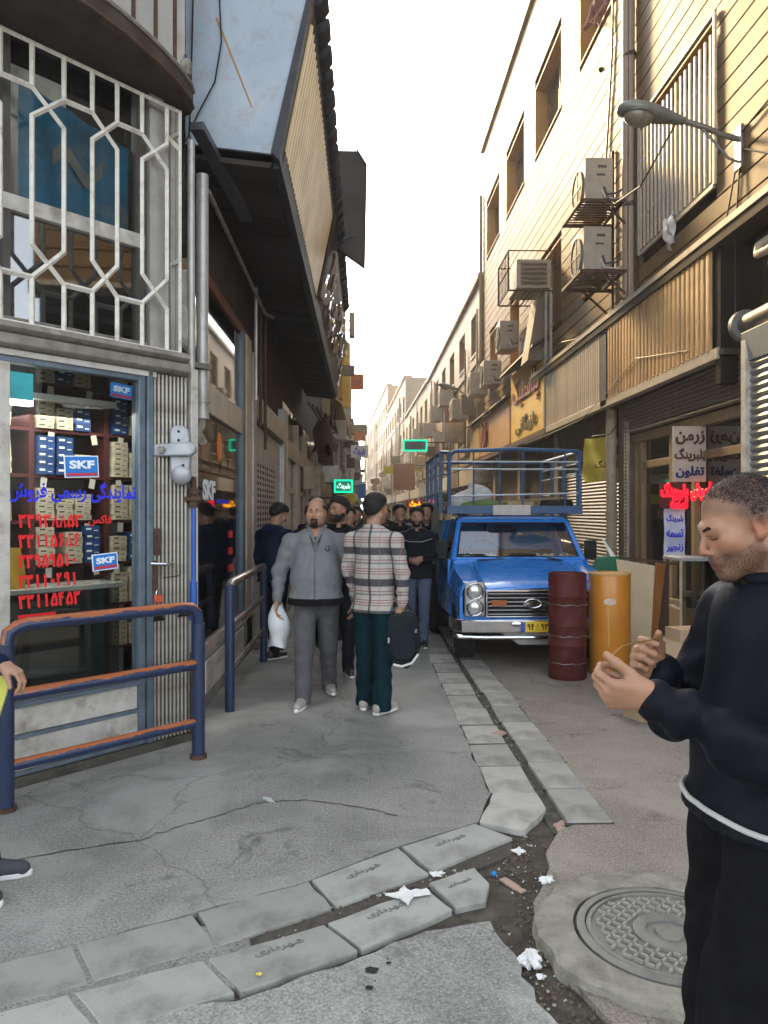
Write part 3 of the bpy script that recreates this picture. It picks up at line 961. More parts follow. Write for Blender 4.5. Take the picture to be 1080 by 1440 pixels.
# first floor: bay window behind a grille
O('upper_wall', G().box(-3.2, .05, .02, .3, 2.645, 2.74), m_sill, shop)
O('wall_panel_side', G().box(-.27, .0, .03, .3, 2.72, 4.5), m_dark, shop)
for (xa, xb, d_) in ((-.275, -.165, -.03), (-.150, -.105, .0), (-.095, -.060, -.012), (-.050, -.015, .0)):
    O('side_board', G().box(xa, xb, d_, .04, 2.72, 4.5), m_greywall, shop, bev=.004)
O('sill', G().prism([(-.12, 2.642), (-.15, 2.665), (-.13, 2.70), (.1, 2.70), (.1, 2.642)], -3.2, -.03, 'x'), m_sill, shop, bev=.004)
O('sill_clutter', G().box(-2.9, -.3, -.03, .08, 2.702, 2.75), m_sill, shop)
for (xa, xb) in ((-1.24, -1.19), (-.36, -.29)):
    O('window_frame', G().box(xa, xb, .0, .06, 2.74, 4.48), pm('dull_brown_frame', (.09, .08, .07), (.06, .055, .05), rough=.5), shop)
O('window_rail', G().box(-3.2, -.30, -.01, .05, 3.38, 3.475), m_oldwhite, shop, bev=.004)
O('glass_pane', G().box(-3.2, -.30, .03, .036, 2.74, 3.38), glass('hazy_glass', (.5, .55, .58), .22, 1.45), shop, smooth=False)
O('glass_pane', G().box(-3.2, -.30, .03, .036, 3.475, 4.48), glass('shop_glass'), shop, smooth=False)
O('room_wall', G().box(-3.2, .3, 1.0, 1.05, 2.7, 4.6).box(-3.2, .3, .05, 1.05, 2.66, 2.70), m_interior, shop, smooth=False)
bnl = bpy.data.lights.new('banner_fill', 'AREA'); bnl.energy = 1.5; bnl.size = .8  # fill light added to brighten the banner, no lamp belongs here
bno = bpy.data.objects.new('banner_fill', bnl); bno.location = LW(-.9, .55, 4.45); COL.objects.link(bno)
bn = T('banner', 'blue printed banner hanging behind the grilled upstairs window', 'banner', LW(-.9, .09, 3.5), rz=CTH)
O('banner_cloth', G().grid(lambda u, v: (-.20 + .74 * u, .01 * math.sin(u * 19 + v * 3), .0 + .72 * v - .16 * u), 30, 4), pm('banner_blue', (0.01, 0.13, 0.24), (0.02, 0.06, 0.10), scale=2.5, rough=.5, dirt=.5, dcol=(.35, .25, .2), dscale=3), bn)
O('banner_print', G().grid(lambda u, v: (.0 + .34 * u, -.013 + .01 * math.sin(u * 9), .26 + .1 * v + .07 * math.sin(u * 7)), 12, 3), pm('banner_hand', (0.10, 0.12, 0.13), (0.2, 0.17, 0.14), rough=.7), bn)
blind = O('blind', G().box(-1.5, -.80, .10, .12, 4.0, 4.3), m_oldwhite, shop)
sq = .011
def bar(g, a, b):
    g.tube([(a[0], -.10, a[1]), (b[0], -.10, b[1])], .0135, 4)
gr = T('window_grille', 'cream painted iron grille of crossed bars and long hexagons over the upstairs bay window', 'grille', LW(0, 0, 2.7), rz=CTH)
gb_ = lambda pts: G().tube([(p[0], -.10, p[1] - 2.7) for p in pts], .0175, 4)
zt, z1, z2, z3, z4, zb = 4.36, 4.10, 3.93, 3.18, 2.985, 2.70
xs = [(-2.59, -2.405), (-2.22, -2.035), (-1.85, -1.665), (-1.48, -1.294), (-1.111, -.916), (-.732, -.561), (-.38, -.189)]
m_gril = pm('grille_paint', (0.66, 0.64, 0.58), (0.55, 0.53, 0.47), scale=20, rough=.5, dirt=.6, dcol=(.14, .1, .07), dscale=8, bump=.001)
for i, (a, b) in enumerate(xs):
    for (p, q) in ((a, b), (b, a)):
        s = 0.002 if p < q else -.002
        O('grille_bar', gb_([(p, zt), (p, z1), (q, z2), (q, z3), (p, z4), (p, zb)]), m_gril, gr, smooth=False)
    if i:
        O('grille_link', gb_([(xs[i - 1][1], z1), (a, z1)]), m_gril, gr, smooth=False)
        O('grille_link', gb_([(xs[i - 1][1], z4), (a, z4)]), m_gril, gr, smooth=False)
O('grille_link', gb_([(-.189, z1 + .06), (-.085, z1 + .0)]), m_gril, gr, smooth=False)
O('grille_frame', G().tube([(-2.7, -.10, zt - 2.7), (-.085, -.10, zt - 2.7), (-.085, -.10, zb - 2.7), (-2.7, -.10, zb - 2.7)], .018, 4), m_gril, gr, smooth=False)
for z_ in (.62, 1.5):
    O('grille_bracket', G().box(-.097, -.073, -.1, .0, z_, z_ + .025), m_gril, gr, smooth=False)
# curved canopy over the bay
cg = G()
def arc(t, z, off=0.0):
    x = .06 - 3.0 * t
    bul = .50 * math.sin(math.pi * min(1, t * 1.0)) ** .75 + off
    return (x, -bul - .02, z)
n = 40
vs = []
for k in range(n + 1):
    t = k / n
    a0, a1 = arc(t, 4.43), arc(t, 4.56, .03)
    vs += [(a0[0], .1, 4.44), a0, (a1[0], a1[1], 4.45), a1, (a0[0], .1, 4.62)]
fs = []
for k in range(n):
    for j in range(5):
        fs.append((k * 5 + j, k * 5 + (j + 1) % 5, (k + 1) * 5 + (j + 1) % 5, (k + 1) * 5 + j))
cg.add(vs, fs)
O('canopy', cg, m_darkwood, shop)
O('canopy_edge', G().tube([arc(k / n, 4.575, .035) for k in range(n + 1)], .016, 6), m_sill, shop)
O('canopy_edge', G().tube([arc(k / n, 4.46, .035) for k in range(n + 1)], .010, 6), m_brownsteel, shop)
# panelled wall above
places = []
x = .03
pw = [.10, .155, .17, .19, .20, .22, .22, .22, .22, .22, .22, .22, .22]
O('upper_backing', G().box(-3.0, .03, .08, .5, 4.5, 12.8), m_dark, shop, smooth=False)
for i, w_ in enumerate(pw):
    O('wall_panel', G().box(x - w_ + .02, x, .0, .08, 4.62, 12.8), m_greywall, shop, bev=.004)
    O('cover_strip', G().box(x - w_ - .002, x - w_ + .022, -.012, .08, 4.62, 12.8), m_brownsteel, shop)
    x -= w_
lmp = T('wall_fitting', 'small grimy metal junction fitting on the seam above the grille', 'fitting', LW(-.005, -.06, 4.72), rz=CTH)
O('fitting_body', G().lathe([(.001, -.06), (.03, -.055), (.042, -.02), (.042, .03), (.025, .05), (.001, .052)], (0, 0, 0), 8), m_sill, lmp)
O('fitting_arm', G().tube([(0, 0, .05), (.03, .05, .12)], .008), m_brownsteel, lmp)

# ================================================================ LEFT: STREET BUILDING
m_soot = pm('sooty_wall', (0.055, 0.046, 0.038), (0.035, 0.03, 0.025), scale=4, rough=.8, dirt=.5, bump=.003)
bl = T('shop_building', 'dark building of narrow shop fronts along the left, unseen upper part raised for shade', 'building', (-1.4, 6, 0))
XW = -1.35
O('wall', G().box(-9, XW - .06, 9.2, 26, 2.9, 13).box(-9, -1.36, 5.9, 9.2, 3.66, 13), m_soot, bl, smooth=False)  # unseen upper height is made up, raised to shade the lower lane
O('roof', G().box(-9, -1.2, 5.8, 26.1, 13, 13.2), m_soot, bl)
# side window of the corner shop
sw = bl
O('sill', G().box(XW - .1, XW + .05, 5.95, 9.1, .0, .42), m_sill, bl, bev=.01)
O('sill_panel', G().box(XW + .05, XW + .065, 6.3, 8.3, .12, .38), m_oldwhite, bl, bev=.004)
O('frame_post', G().box(XW - .08, XW + .02, 6.02, 6.12, .4, 3.5), m_oldwhite, bl, bev=.006)
O('frame_post', G().box(XW - .06, XW + .035, 8.42, 8.62, .4, 3.6), m_bluegrey, bl, bev=.006)
O('frame_post', G().box(XW - .06, XW + .05, 8.62, 9.0, .0, 3.6), m_beige, bl, bev=.006)
O('frame_rail', G().box(XW - .05, XW + .03, 6.12, 8.42, 2.46, 2.72), m_beige, bl, bev=.006)
O('frame_rail', G().box(XW - .05, XW + .03, 6.12, 8.42, .42, .50), m_beige, bl, bev=.004)
O('glass_pane', G().box(XW - .01, XW - .004, 6.12, 8.42, .50, 2.46), m_wglass, bl, smooth=False)
O('glass_pane', G().box(XW - .01, XW - .004, 6.12, 8.42, 2.72, 3.56), m_wglass, bl, smooth=False)
O('fascia_strip', G().box(XW - .04, XW + .02, 6.3, 9.0, 3.56, 3.66), pm('rust_red', (0.16, 0.045, 0.03), (0.09, 0.03, 0.025), rough=.6), bl)
O('inner_wall', G().box(-3.6, -3.55, 6.4, 9.2, 0, 3.6).box(-3.6, -1.4, 9.15, 9.2, 0, 3.6).box(-3.6, -1.4, 6.2, 9.2, 3.6, 3.65), pm('warm_inner', (0.42, 0.36, 0.26), (0.3, 0.26, 0.2), scale=3, rough=.8), bl, smooth=False)
wp = T('window_lettering', 'pale SKF lettering and blue line on the narrow side window', 'lettering', (XW, 7.0, 1.8))
text('lettering', 'SKF', m_lw, width=.55, height=.18, depth=.003, bold=.05, parent=wp, M=TM(XW + .004, 6.75, 1.80, rz=90))
O('blue_line', G().box(XW, XW + .004, 7.1, 7.7, 1.69, 1.73), m_lblue, wp)
for k in range(3):
    O('red_mark', G().box(XW, XW + .004, 7.75, 7.95, 1.35 - k * .17, 1.42 - k * .17), m_lred, wp)
O('orange_mark', G().ell((XW + .0, 7.25, 2.22), (.004, .12, .14), 8), pm('orange_print', (0.75, 0.22, 0.04), rough=.5), wp)
inner = bpy.data.lights.new('shop_warm', 'AREA'); inner.energy = 16; inner.size = 1.2; inner.color = (1, .8, .5)
io = bpy.data.objects.new('shop_warm', inner); io.location = (-2.4, 7.4, 3.4); COL.objects.link(io)
wl_ = T('ceiling_lamp', 'lit shop lamp seen through the high side window', 'lamp', (-2.2, 7.2, 3.4))
O('lamp_tube', G().box(-2.5, -1.9, 7.15, 7.22, 3.38, 3.42), pm('tube_glow_warm', (1, 1, 1), emit=(1, .9, .7), estr=1.5), wl_)
# perforated steel shutter door
pd = T('perforated_door', 'pale steel roller door with rows of small square holes', 'door', (XW, 11, 0))
O('door_post', G().box(XW - .05, XW + .06, 9.1, 9.35, 0, 3.5), m_silver, pd, bev=.006)
O('door_post', G().box(XW - .05, XW + .06, 12.6, 12.85, 0, 3.3), m_silver, pd, bev=.006)
g = G(); gy0, gy1, gz0, gz1 = 9.35, 12.6, 0.02, 2.72
ny, nz = 26, 68
vid = {}
vs, fs = [], []
for j in range(nz + 1):
    for i in range(ny + 1):
        vid[(i, j)] = len(vs)
        vs.append((XW - .02, gy0 + (gy1 - gy0) * i / ny, gz0 + (gz1 - gz0) * j / nz))
for j in range(nz):
    for i in range(ny):
        if 3 <= i <= 19 and 16 <= j <= 56 and i % 2 and j % 2:
            continue
        fs.append((vid[(i, j)], vid[(i + 1, j)], vid[(i + 1, j + 1)], vid[(i, j + 1)]))
O('door_sheet', g.add(vs, fs), m_silver, pd, smooth=False)
O('door_backing', G().box(XW - .12, XW - .10, 9.2, 12.7, 0, 2.8), m_dark, pd, smooth=False)
O('door_lock', G().box(XW - .02, XW + .03, 11.6, 11.75, 1.5, 1.56).tube([(XW + .02, 11.5, 1.45), (XW + .04, 11.9, 1.45)], .012), m_chrome, pd)
O('lintel', G().box(XW - .05, XW + .07, 9.35, 12.6, 2.74, 3.04), m_beige, pd, bev=.01)
# further shop bays
yy = 12.9
k = 0
for ln in (2.1, 2.2, 2.6, 2.8, 3.2):
    b = bl
    y0, y1 = yy, yy + ln
    O('bay_post', G().box(XW - .05, XW + .08, y0, y0 + .16, 0, 3.3), m_beige, b, bev=.008)
    O('bay_lintel', G().box(XW - .05, XW + .06, y0 + .16, y1, 2.55, 2.85), m_beige, b, bev=.008)
    O('bay_rail', G().box(XW - .04, XW + .02, y0 + .16, y1, 1.95, 2.05), m_beige, b)
    O('bay_mullion', G().box(XW - .04, XW + .03, (y0 + y1) / 2 - .04, (y0 + y1) / 2 + .04, .5, 2.55), m_beige, b)
    O('glass_pane', G().box(XW - .02, XW - .015, y0 + .16, y1, .5, 2.55), m_wglass, b, smooth=False)
    O('bay_base', G().box(XW - .05, XW + .03, y0 + .16, y1, 0, .5), m_sill, b)
    O('transom_glass', G().box(XW - .02, XW - .015, y0 + .16, y1, 2.85, 3.5), m_wglass, b, smooth=False)
    O('inner_wall', G().box(-2.4, -2.35, y0, y1, 0, 3.4), m_interior, b, smooth=False)
    yy = y1
O('side_wall', G().box(-2.4, -1.4, 25.8, 26, 0, 3.5), m_soot, bl, smooth=False)
O('step', G().box(XW - .1, XW + .14, 9.0, 26, 0.0, .10), m_sill, bl, bev=.01)
for (y, z, h) in ((16.5, 2.1, .5), (18.8, 2.0, .6), (21.5, 2.2, .5)):
    mb = T('meter_box', 'tan metal meter box on the left wall %s' % {16.5: 'nearest past the perforated door', 18.8: 'in the middle of the row', 21.5: 'furthest along the dark building'}[y], 'box', (XW, y, z), 'meter boxes on the left wall')
    O('box_body', G().box(XW + .06, XW + .26, y, y + .4, z, z + h), m_beige, mb, bev=.01)
    O('box_lid', G().box(XW + .262, XW + .27, y + .03, y + .37, z + .04, z + h - .04), m_beige, mb, bev=.002)
    O('conduit', G().tube([(XW + .12, y + .2, 0.1), (XW + .12, y + .2, z)], .02), m_silver, mb)

# canopy signboard over the lane
cs = T('canopy_sign', 'leaning sign canopy with a blue grey end panel, ribbed cream face and dark boarded underside', 'canopy', (-1.3, 5.9, 4.3))
m_bluep = pm('faded_blue_panel', (0.27, 0.33, 0.40), (0.34, 0.39, 0.44), scale=2.2, rough=.55, dirt=.55, dcol=(.24, .2, .17), dscale=7, bump=.002)
O('end_panel', G().prism([(-1.345, 4.40), (-.70, 4.33), (-.42, 5.55), (-.40, 6.3), (-1.345, 6.3)], 5.85, 5.88, 'y'), m_bluep, cs)
rs = O('rust_streak', G().hexa([(-1.12, 5.846, 5.35), (-1.105, 5.846, 5.355), (-.84, 5.846, 4.68), (-.85, 5.846, 4.68), (-1.12, 5.849, 5.35), (-1.105, 5.849, 5.355), (-.84, 5.849, 4.68), (-.85, 5.849, 4.68)]), pm('rust', (0.36, 0.17, 0.05), (0.3, 0.2, 0.1), scale=30, rough=.9), cs, smooth=False)
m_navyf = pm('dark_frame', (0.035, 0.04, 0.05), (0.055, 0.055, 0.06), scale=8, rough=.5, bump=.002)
O('frame_edge', G().prism([(-.70, 4.335), (-.635, 4.27), (-.345, 5.72), (-.36, 6.3), (-.40, 6.3), (-.42, 5.55)], 5.83, 5.97, 'y'), m_navyf, cs)
O('bottom_edge', G().prism([(-.70, 4.27), (-.635, 4.27), (-.60, 4.40), (-.66, 4.44)], 5.97, 18.0, 'y'), m_navyf, cs)
def lean(z):
    return -.625 + .204 * (z - 4.40)
nr = 34
g = G()
vs = []
Y0, Y1 = 5.97, 9.9
for k in range(nr * 4 + 1):
    yv = Y0 + (Y1 - Y0) * k / (nr * 4)
    off = (.0, .03, .03, 0)[k % 4]
    vs += [(lean(4.38) + off, yv, 4.38), (lean(5.40) + off, yv, 5.40)]
fs = [(2 * k, 2 * k + 2, 2 * k + 3, 2 * k + 1) for k in range(nr * 4)]
O('ribbed_face', g.add(vs, fs), pm('cream_sheet', (0.70, 0.56, 0.34), (0.58, 0.46, 0.27), scale=3, rough=.35, metal=.1, dirt=.4, dcol=(.3, .22, .12)), cs, smooth=False)
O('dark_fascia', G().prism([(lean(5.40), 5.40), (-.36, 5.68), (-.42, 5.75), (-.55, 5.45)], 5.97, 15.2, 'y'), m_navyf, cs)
teeth = []
y = 6.15
while y < 15.2:
    teeth.append(TM(-.36, y, 5.66)); y += .36
pieces('roof_scallop', lambda i: G().prism([(-.05, -.10), (.03, -.06), (.085, .02), (.075, .05), (-.05, .07)], -.12, .12, 'y').add([], []), teeth, m_navyf, cs)
# soffit boards
bp_ = []
y = 5.93
i = 0
while y < 17.9:
    bp_.append(TM(0, y + .12, 4.33 + .004 * math.sin(i * 2.7)))
    y += .247
    i += 1
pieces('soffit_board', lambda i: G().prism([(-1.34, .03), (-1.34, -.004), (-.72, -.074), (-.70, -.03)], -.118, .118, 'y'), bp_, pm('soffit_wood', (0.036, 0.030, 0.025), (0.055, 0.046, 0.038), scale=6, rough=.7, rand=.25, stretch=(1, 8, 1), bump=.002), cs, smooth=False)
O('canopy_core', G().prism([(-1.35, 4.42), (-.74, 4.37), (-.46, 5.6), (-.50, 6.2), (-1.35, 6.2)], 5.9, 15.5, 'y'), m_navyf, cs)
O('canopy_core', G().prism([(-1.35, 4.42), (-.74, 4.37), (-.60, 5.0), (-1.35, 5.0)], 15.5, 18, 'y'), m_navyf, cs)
lb = T('loose_beam', 'loose dark metal box section hanging under the near end of the canopy', 'beam', (-1.1, 6.0, 4.2))
M_ = Matrix.Translation((-1.115, 6.2, 4.30)) @ (Vector((-1.05, 6.87, 4.21)) - Vector((-1.20, 5.55, 4.36))).to_track_quat('Y', 'Z').to_matrix().to_4x4()
g = G(); g.M = M_; g.box(-.05, .05, -.68, .68, -.03, .03)
O('beam_section', g, pm('beam_grey', (0.09, 0.09, 0.1), rough=.45, metal=.4), lb, bev=.004)
# decorative metal sign after the cream face
ds = T('metal_letter_sign', 'dark leaning sign covered with curled shiny metal letters past the cream panel', 'sign', (-.6, 12, 4.4))
O('sign_board', G().prism([(lean(4.4) - .0, 4.40), (lean(5.5), 5.50), (lean(5.5) - .06, 5.50), (lean(4.4) - .06, 4.40)], 10.0, 17.9, 'y'), m_brownsteel, ds)
O('sign_rim', G().tube([(lean(4.4) + .03, 10.05, 4.42), (lean(5.5) + .03, 10.05, 5.48)], .03, 6), m_brownsteel, ds)
rr = random.Random(4)
for k in range(34):
    y = 10.4 + 7.2 * (k / 34) + rr.uniform(-.1, .1)
    z = 4.55 + rr.random() * .8
    pts = []
    a0 = rr.uniform(0, 6)
    for j in range(7):
        a = a0 + j * .7
        q = .06 + .03 * j * rr.uniform(.5, 1)
        zz = min(5.45, max(4.45, z + q * math.sin(a)))
        pts.append((lean(zz) + .05, y + q * math.cos(a) * .9, zz))
    O('metal_letter', G().tube(pts, .022, 5), m_chrome if k % 3 else m_beige, ds)
hs = T('hanging_sign', 'big dark board hanging crosswise beyond the canopy seen from its back', 'sign', (-.3, 11.5, 5.3))
O('sign_board', G().prism([(-.35, 5.53), (.01, 5.28), (.04, 6.80), (-.10, 7.02), (-.42, 7.02), (-.45, 5.53)], 11.5, 11.62, 'y'), pm('board_back', (0.10, 0.085, 0.075), (0.075, 0.065, 0.06), scale=2, rough=.6), hs, bev=.01)
O('board_edge', G().prism([(-.10, 7.02), (.04, 6.80), (.055, 6.81), (-.09, 7.04)], 11.48, 11.64, 'y').prism([(.01, 5.28), (.04, 6.80), (.055, 6.80), (.025, 5.28)], 11.48, 11.64, 'y'), m_navyf, hs)
O('hanger', G().tube([(-.6, 11.5, 5.6), (-.1, 11.4, 5.72)], .012), m_steel, hs)
O('hanger', G().tube([(-.9, 11.56, 6.5), (-.3, 11.56, 6.5)], .02), m_brownsteel, hs)
# pipes on the corner
pp_ = T('drain_pipe', 'thick pale drain pipe running down the corner post', 'pipe', (-1.2, 5.74, 0))
O('pipe_run', G().tube([(-1.20, 5.76, 4.12), (-1.20, 5.74, 2.35)], .046, 14), m_silver, pp_)
O('coupling', G().cyl((-1.20, 5.74, 2.50), (-1.20, 5.74, 2.42), .056).cyl((-1.20, 5.74, 2.30), (-1.20, 5.74, 2.38), .056), m_silver, pp_)
O('elbow', G().tube([(-1.20, 5.74, 2.35), (-1.20, 5.74, 2.25), (-1.22, 5.72, 2.20), (-1.19, 5.76, 2.12)], .03, 10), m_sill, pp_)
pq = T('drain_pipe', 'thinner pale pipe left of the thick drain pipe', 'pipe', (-1.27, 5.62, 0))
O('pipe_run', G().tube([(-1.240, 5.56, 4.28), (-1.238, 5.56, 2.30)], .028, 12), m_silver, pq)
O('coupling', G().cyl((-1.238, 5.56, 2.38), (-1.238, 5.56, 2.46), .037).cyl((-1.238, 5.56, 2.20), (-1.238, 5.56, 2.30), .036), m_silver, pq)
mt = T('wall_meter', 'pale grey metal wall fitting with a horizontal arm above the blue pipe', 'fitting', (-1.3, 5.4, 2.0))
m_grm = pm('grey_casting', (0.36, 0.38, 0.41), (0.28, 0.3, 0.33), scale=10, rough=.45, metal=.3, dirt=.4)
O('plate', G().prism([(-1.325, 2.00), (-1.325, 2.16), (-1.30, 2.205), (-1.24, 2.205), (-1.195, 2.17), (-1.18, 2.0), (-1.19, 1.88), (-1.28, 1.83), (-1.32, 1.88)], 5.28, 5.33, 'y'), m_grm, mt, bev=.012)
O('arm', G().prism([(-1.50, 1.985), (-1.50, 2.055), (-1.44, 2.07), (-1.17, 2.085), (-1.135, 2.06), (-1.135, 2.02), (-1.17, 1.99)], 5.23, 5.285, 'y'), m_grm, mt, bev=.012)
O('nut', G().cyl((-1.365, 5.205, 2.03), (-1.365, 5.235, 2.03), .028, 6), m_sill, mt)
O('bulge', G().ell((-1.25, 5.31, 1.87), (.075, .05, .075), 10), m_grm, mt)
O('bolt', G().cyl((-1.26, 5.27, 2.16), (-1.26, 5.285, 2.16), .008).cyl((-1.26, 5.27, 2.10), (-1.26, 5.285, 2.10), .008).cyl((-1.23, 5.27, 1.93), (-1.23, 5.285, 1.93), .008), m_dark, mt)
bpz = T('gas_pipe', 'bright blue gas pipe with a dark valve beside the folding gate', 'pipe', (-1.2, 5.45, 0))
O('pipe_run', G().tube([(-1.195, 5.44, 1.73), (-1.195, 5.44, .62)], .017, 10).tube([(-1.195, 5.44, 1.12), (-1.195, 5.44, .85)], .026, 10), pm('gas_blue', (0.01, 0.07, 0.36), (0.02, 0.1, 0.42), rough=.4, dirt=.4), bpz)
O('pipe_foot', G().tube([(-1.195, 5.44, .62), (-1.195, 5.44, .05)], .026, 10), m_brownsteel, bpz)
O('valve', G().tube([(-1.195, 5.44, 1.86), (-1.195, 5.44, 1.70)], [.018, .024], 10).cyl((-1.195, 5.44, 1.775), (-1.195, 5.44, 1.735), .04).cyl((-1.25, 5.43, 1.70), (-1.14, 5.43, 1.70), .02).cyl((-1.195, 5.44, 1.68), (-1.195, 5.44, 1.64), .032), m_brownsteel, bpz)
sp_ = T('soffit_pipe', 'grey pipe running under the canopy along the shop wall', 'pipe', (-1.22, 6.1, 4.1))
O('pipe_run', G().tube([(-1.215, 6.05, 4.12), (-1.225, 9.6, 4.08), (-1.15, 9.8, 4.08)], .022, 8), m_sill, sp_)
for k, y in enumerate((8.9, 9.3, 9.75)):
    vp = T('conduit_pipe', ['thin dark conduit nearest under the canopy', 'middle dark conduit by the perforated door', 'dark conduit right of the other two by the perforated door'][k], 'pipe', (-1.2, y, 2.4), 'dark conduits by the perforated door')
    O('pipe_run', G().tube([(-1.24, y, 4.2), (-1.24, y, 2.9 - .25 * k)], .02), m_brownsteel if k else m_silver, vp)
for (nm, pts, lab) in (('cable', [(-1.27, 5.83, 6.2), (-1.29, 5.83, 5.2), (-1.31, 5.82, 4.45), (-1.34, 5.7, 4.3)], 'thin cable hanging straight down the left edge of the blue panel'),
                       ('cable', [(-1.14, 5.83, 6.2), (-1.09, 5.82, 5.6), (-1.07, 5.82, 5.15), (-1.12, 5.82, 4.85), (-1.24, 5.82, 4.62), (-1.31, 5.8, 4.45), (-1.25, 5.7, 4.3)], 'curving cable looped across the blue end panel')):
    cb = O(nm, G().tube(pts, .006, 6), m_cable)
    tag(cb, lab, 'cable', 'cables on the blue panel')

# ================================================================ RAILINGS
m_navy = pm('navy_rail_paint', (0.008, 0.018, 0.055), (0.012, 0.028, 0.08), scale=7, rough=.35, dirt=.5, dcol=(0.03, 0.025, 0.025), dscale=9, bump=.0015, coat=.2)
def worn_mat():
    m = pm('orange_navy_rail', (0.009, 0.020, 0.065), (0.012, 0.03, 0.085), scale=7, rough=.35, bump=.001, coat=.2)
    t = m.node_tree; N, L = t.nodes, t.links
    b = N['Principled BSDF']
    src = b.inputs['Base Color'].links[0].from_socket
    ge = N.new('ShaderNodeNewGeometry')
    sx = N.new('ShaderNodeSeparateXYZ'); L.new(ge.outputs['Normal'], sx.inputs[0])
    tc = N.new('ShaderNodeTexCoord')
    nz = N.new('ShaderNodeTexNoise'); nz.inputs['Scale'].default_value = 5; nz.inputs['Detail'].default_value = 8; nz.inputs['Roughness'].default_value = .7
    L.new(tc.outputs['Object'], nz.inputs['Vector'])
    m1 = N.new('ShaderNodeMath'); m1.operation = 'MULTIPLY'; m1.inputs[1].default_value = .55; L.new(sx.outputs[2], m1.inputs[0])
    ad = N.new('ShaderNodeMath'); ad.operation = 'ADD'; L.new(m1.outputs[0], ad.inputs[0]); L.new(nz.outputs[0], ad.inputs[1])
    r = N.new('ShaderNodeValToRGB'); r.color_ramp.elements[0].position = .69; r.color_ramp.elements[1].position = .76
    L.new(ad.outputs[0], r.inputs[0])
    x = N.new('ShaderNodeMix'); x.data_type = 'RGBA'
    L.new(r.outputs[0], x.inputs[0]); L.new(src, x.inputs[6]); x.inputs[7].default_value = (0.34, 0.10, 0.03, 1)
    L.new(x.outputs[2], b.inputs['Base Color'])
    return m
m_worn = worn_mat()
ra = T('pipe_railing', 'navy and worn orange pipe railing with rounded corners in front of the corner shop', 'railing', (-1.5, 4.6, 0))
A_ = Vector((-1.925, 4.19, 0)); B_ = Vector((-1.08, 5.06, 0))
dv = (B_ - A_).normalized()
def P_(t, z): 
    p = A_.lerp(B_, t); return (p.x, p.y, z)
O('post', G().tube([P_(0, 0), P_(0, .90)], .043, 16), m_navy, ra)
O('post', G().tube([P_(1, 0), P_(1, .88)], .043, 16), m_navy, ra)
tp = [P_(0, .88), P_(.012, .955), P_(.05, .985), P_(.1, .995)] + [P_(.1 + .8 * k / 12, .995) for k in range(1, 12)] + [P_(.9, .995), P_(.955, .985), P_(.99, .95), P_(1, .87)]
O('top_rail', G().tube(tp, .037, 14), m_worn, ra)
O('middle_rail', G().tube([P_(0, .615), P_(1, .615)], .034, 14), m_worn, ra)
O('lower_rail', G().tube([P_(0, .235), P_(1, .235)], .031, 14), m_worn, ra)
for q_ in (0, 1):
    O('foot', G().cyl(P_(q_, .0), P_(q_, .025), .055), m_brownsteel, ra)
rb = T('pipe_railing', 'navy pipe railing with bare steel rails further along the lane edge', 'railing', (-1.08, 7.2, 0))
m_bare = pm('worn_steel_rail', (0.42, 0.4, 0.4), (0.22, 0.15, 0.13), scale=9, rough=.3, metal=.7, dirt=.5)
O('post', G().tube([(-1.08, 6.24, 0), (-1.08, 6.24, 1.02)], .040, 14), m_navy, rb)
O('post', G().tube([(-1.075, 8.30, 0), (-1.075, 8.30, 1.02)], .040, 14), m_navy, rb)
O('top_rail', G().tube([(-1.08, 6.24, 1.0), (-1.078, 6.30, 1.03), (-1.075, 8.24, 1.03), (-1.075, 8.30, 1.0)], .036, 14), m_bare, rb)
O('middle_rail', G().tube([(-1.08, 6.24, .69), (-1.075, 8.3, .69)], .026, 12), m_bare, rb)
O('lower_rail', G().tube([(-1.08, 6.24, .34), (-1.075, 8.3, .34)], .026, 12), m_bare, rb)

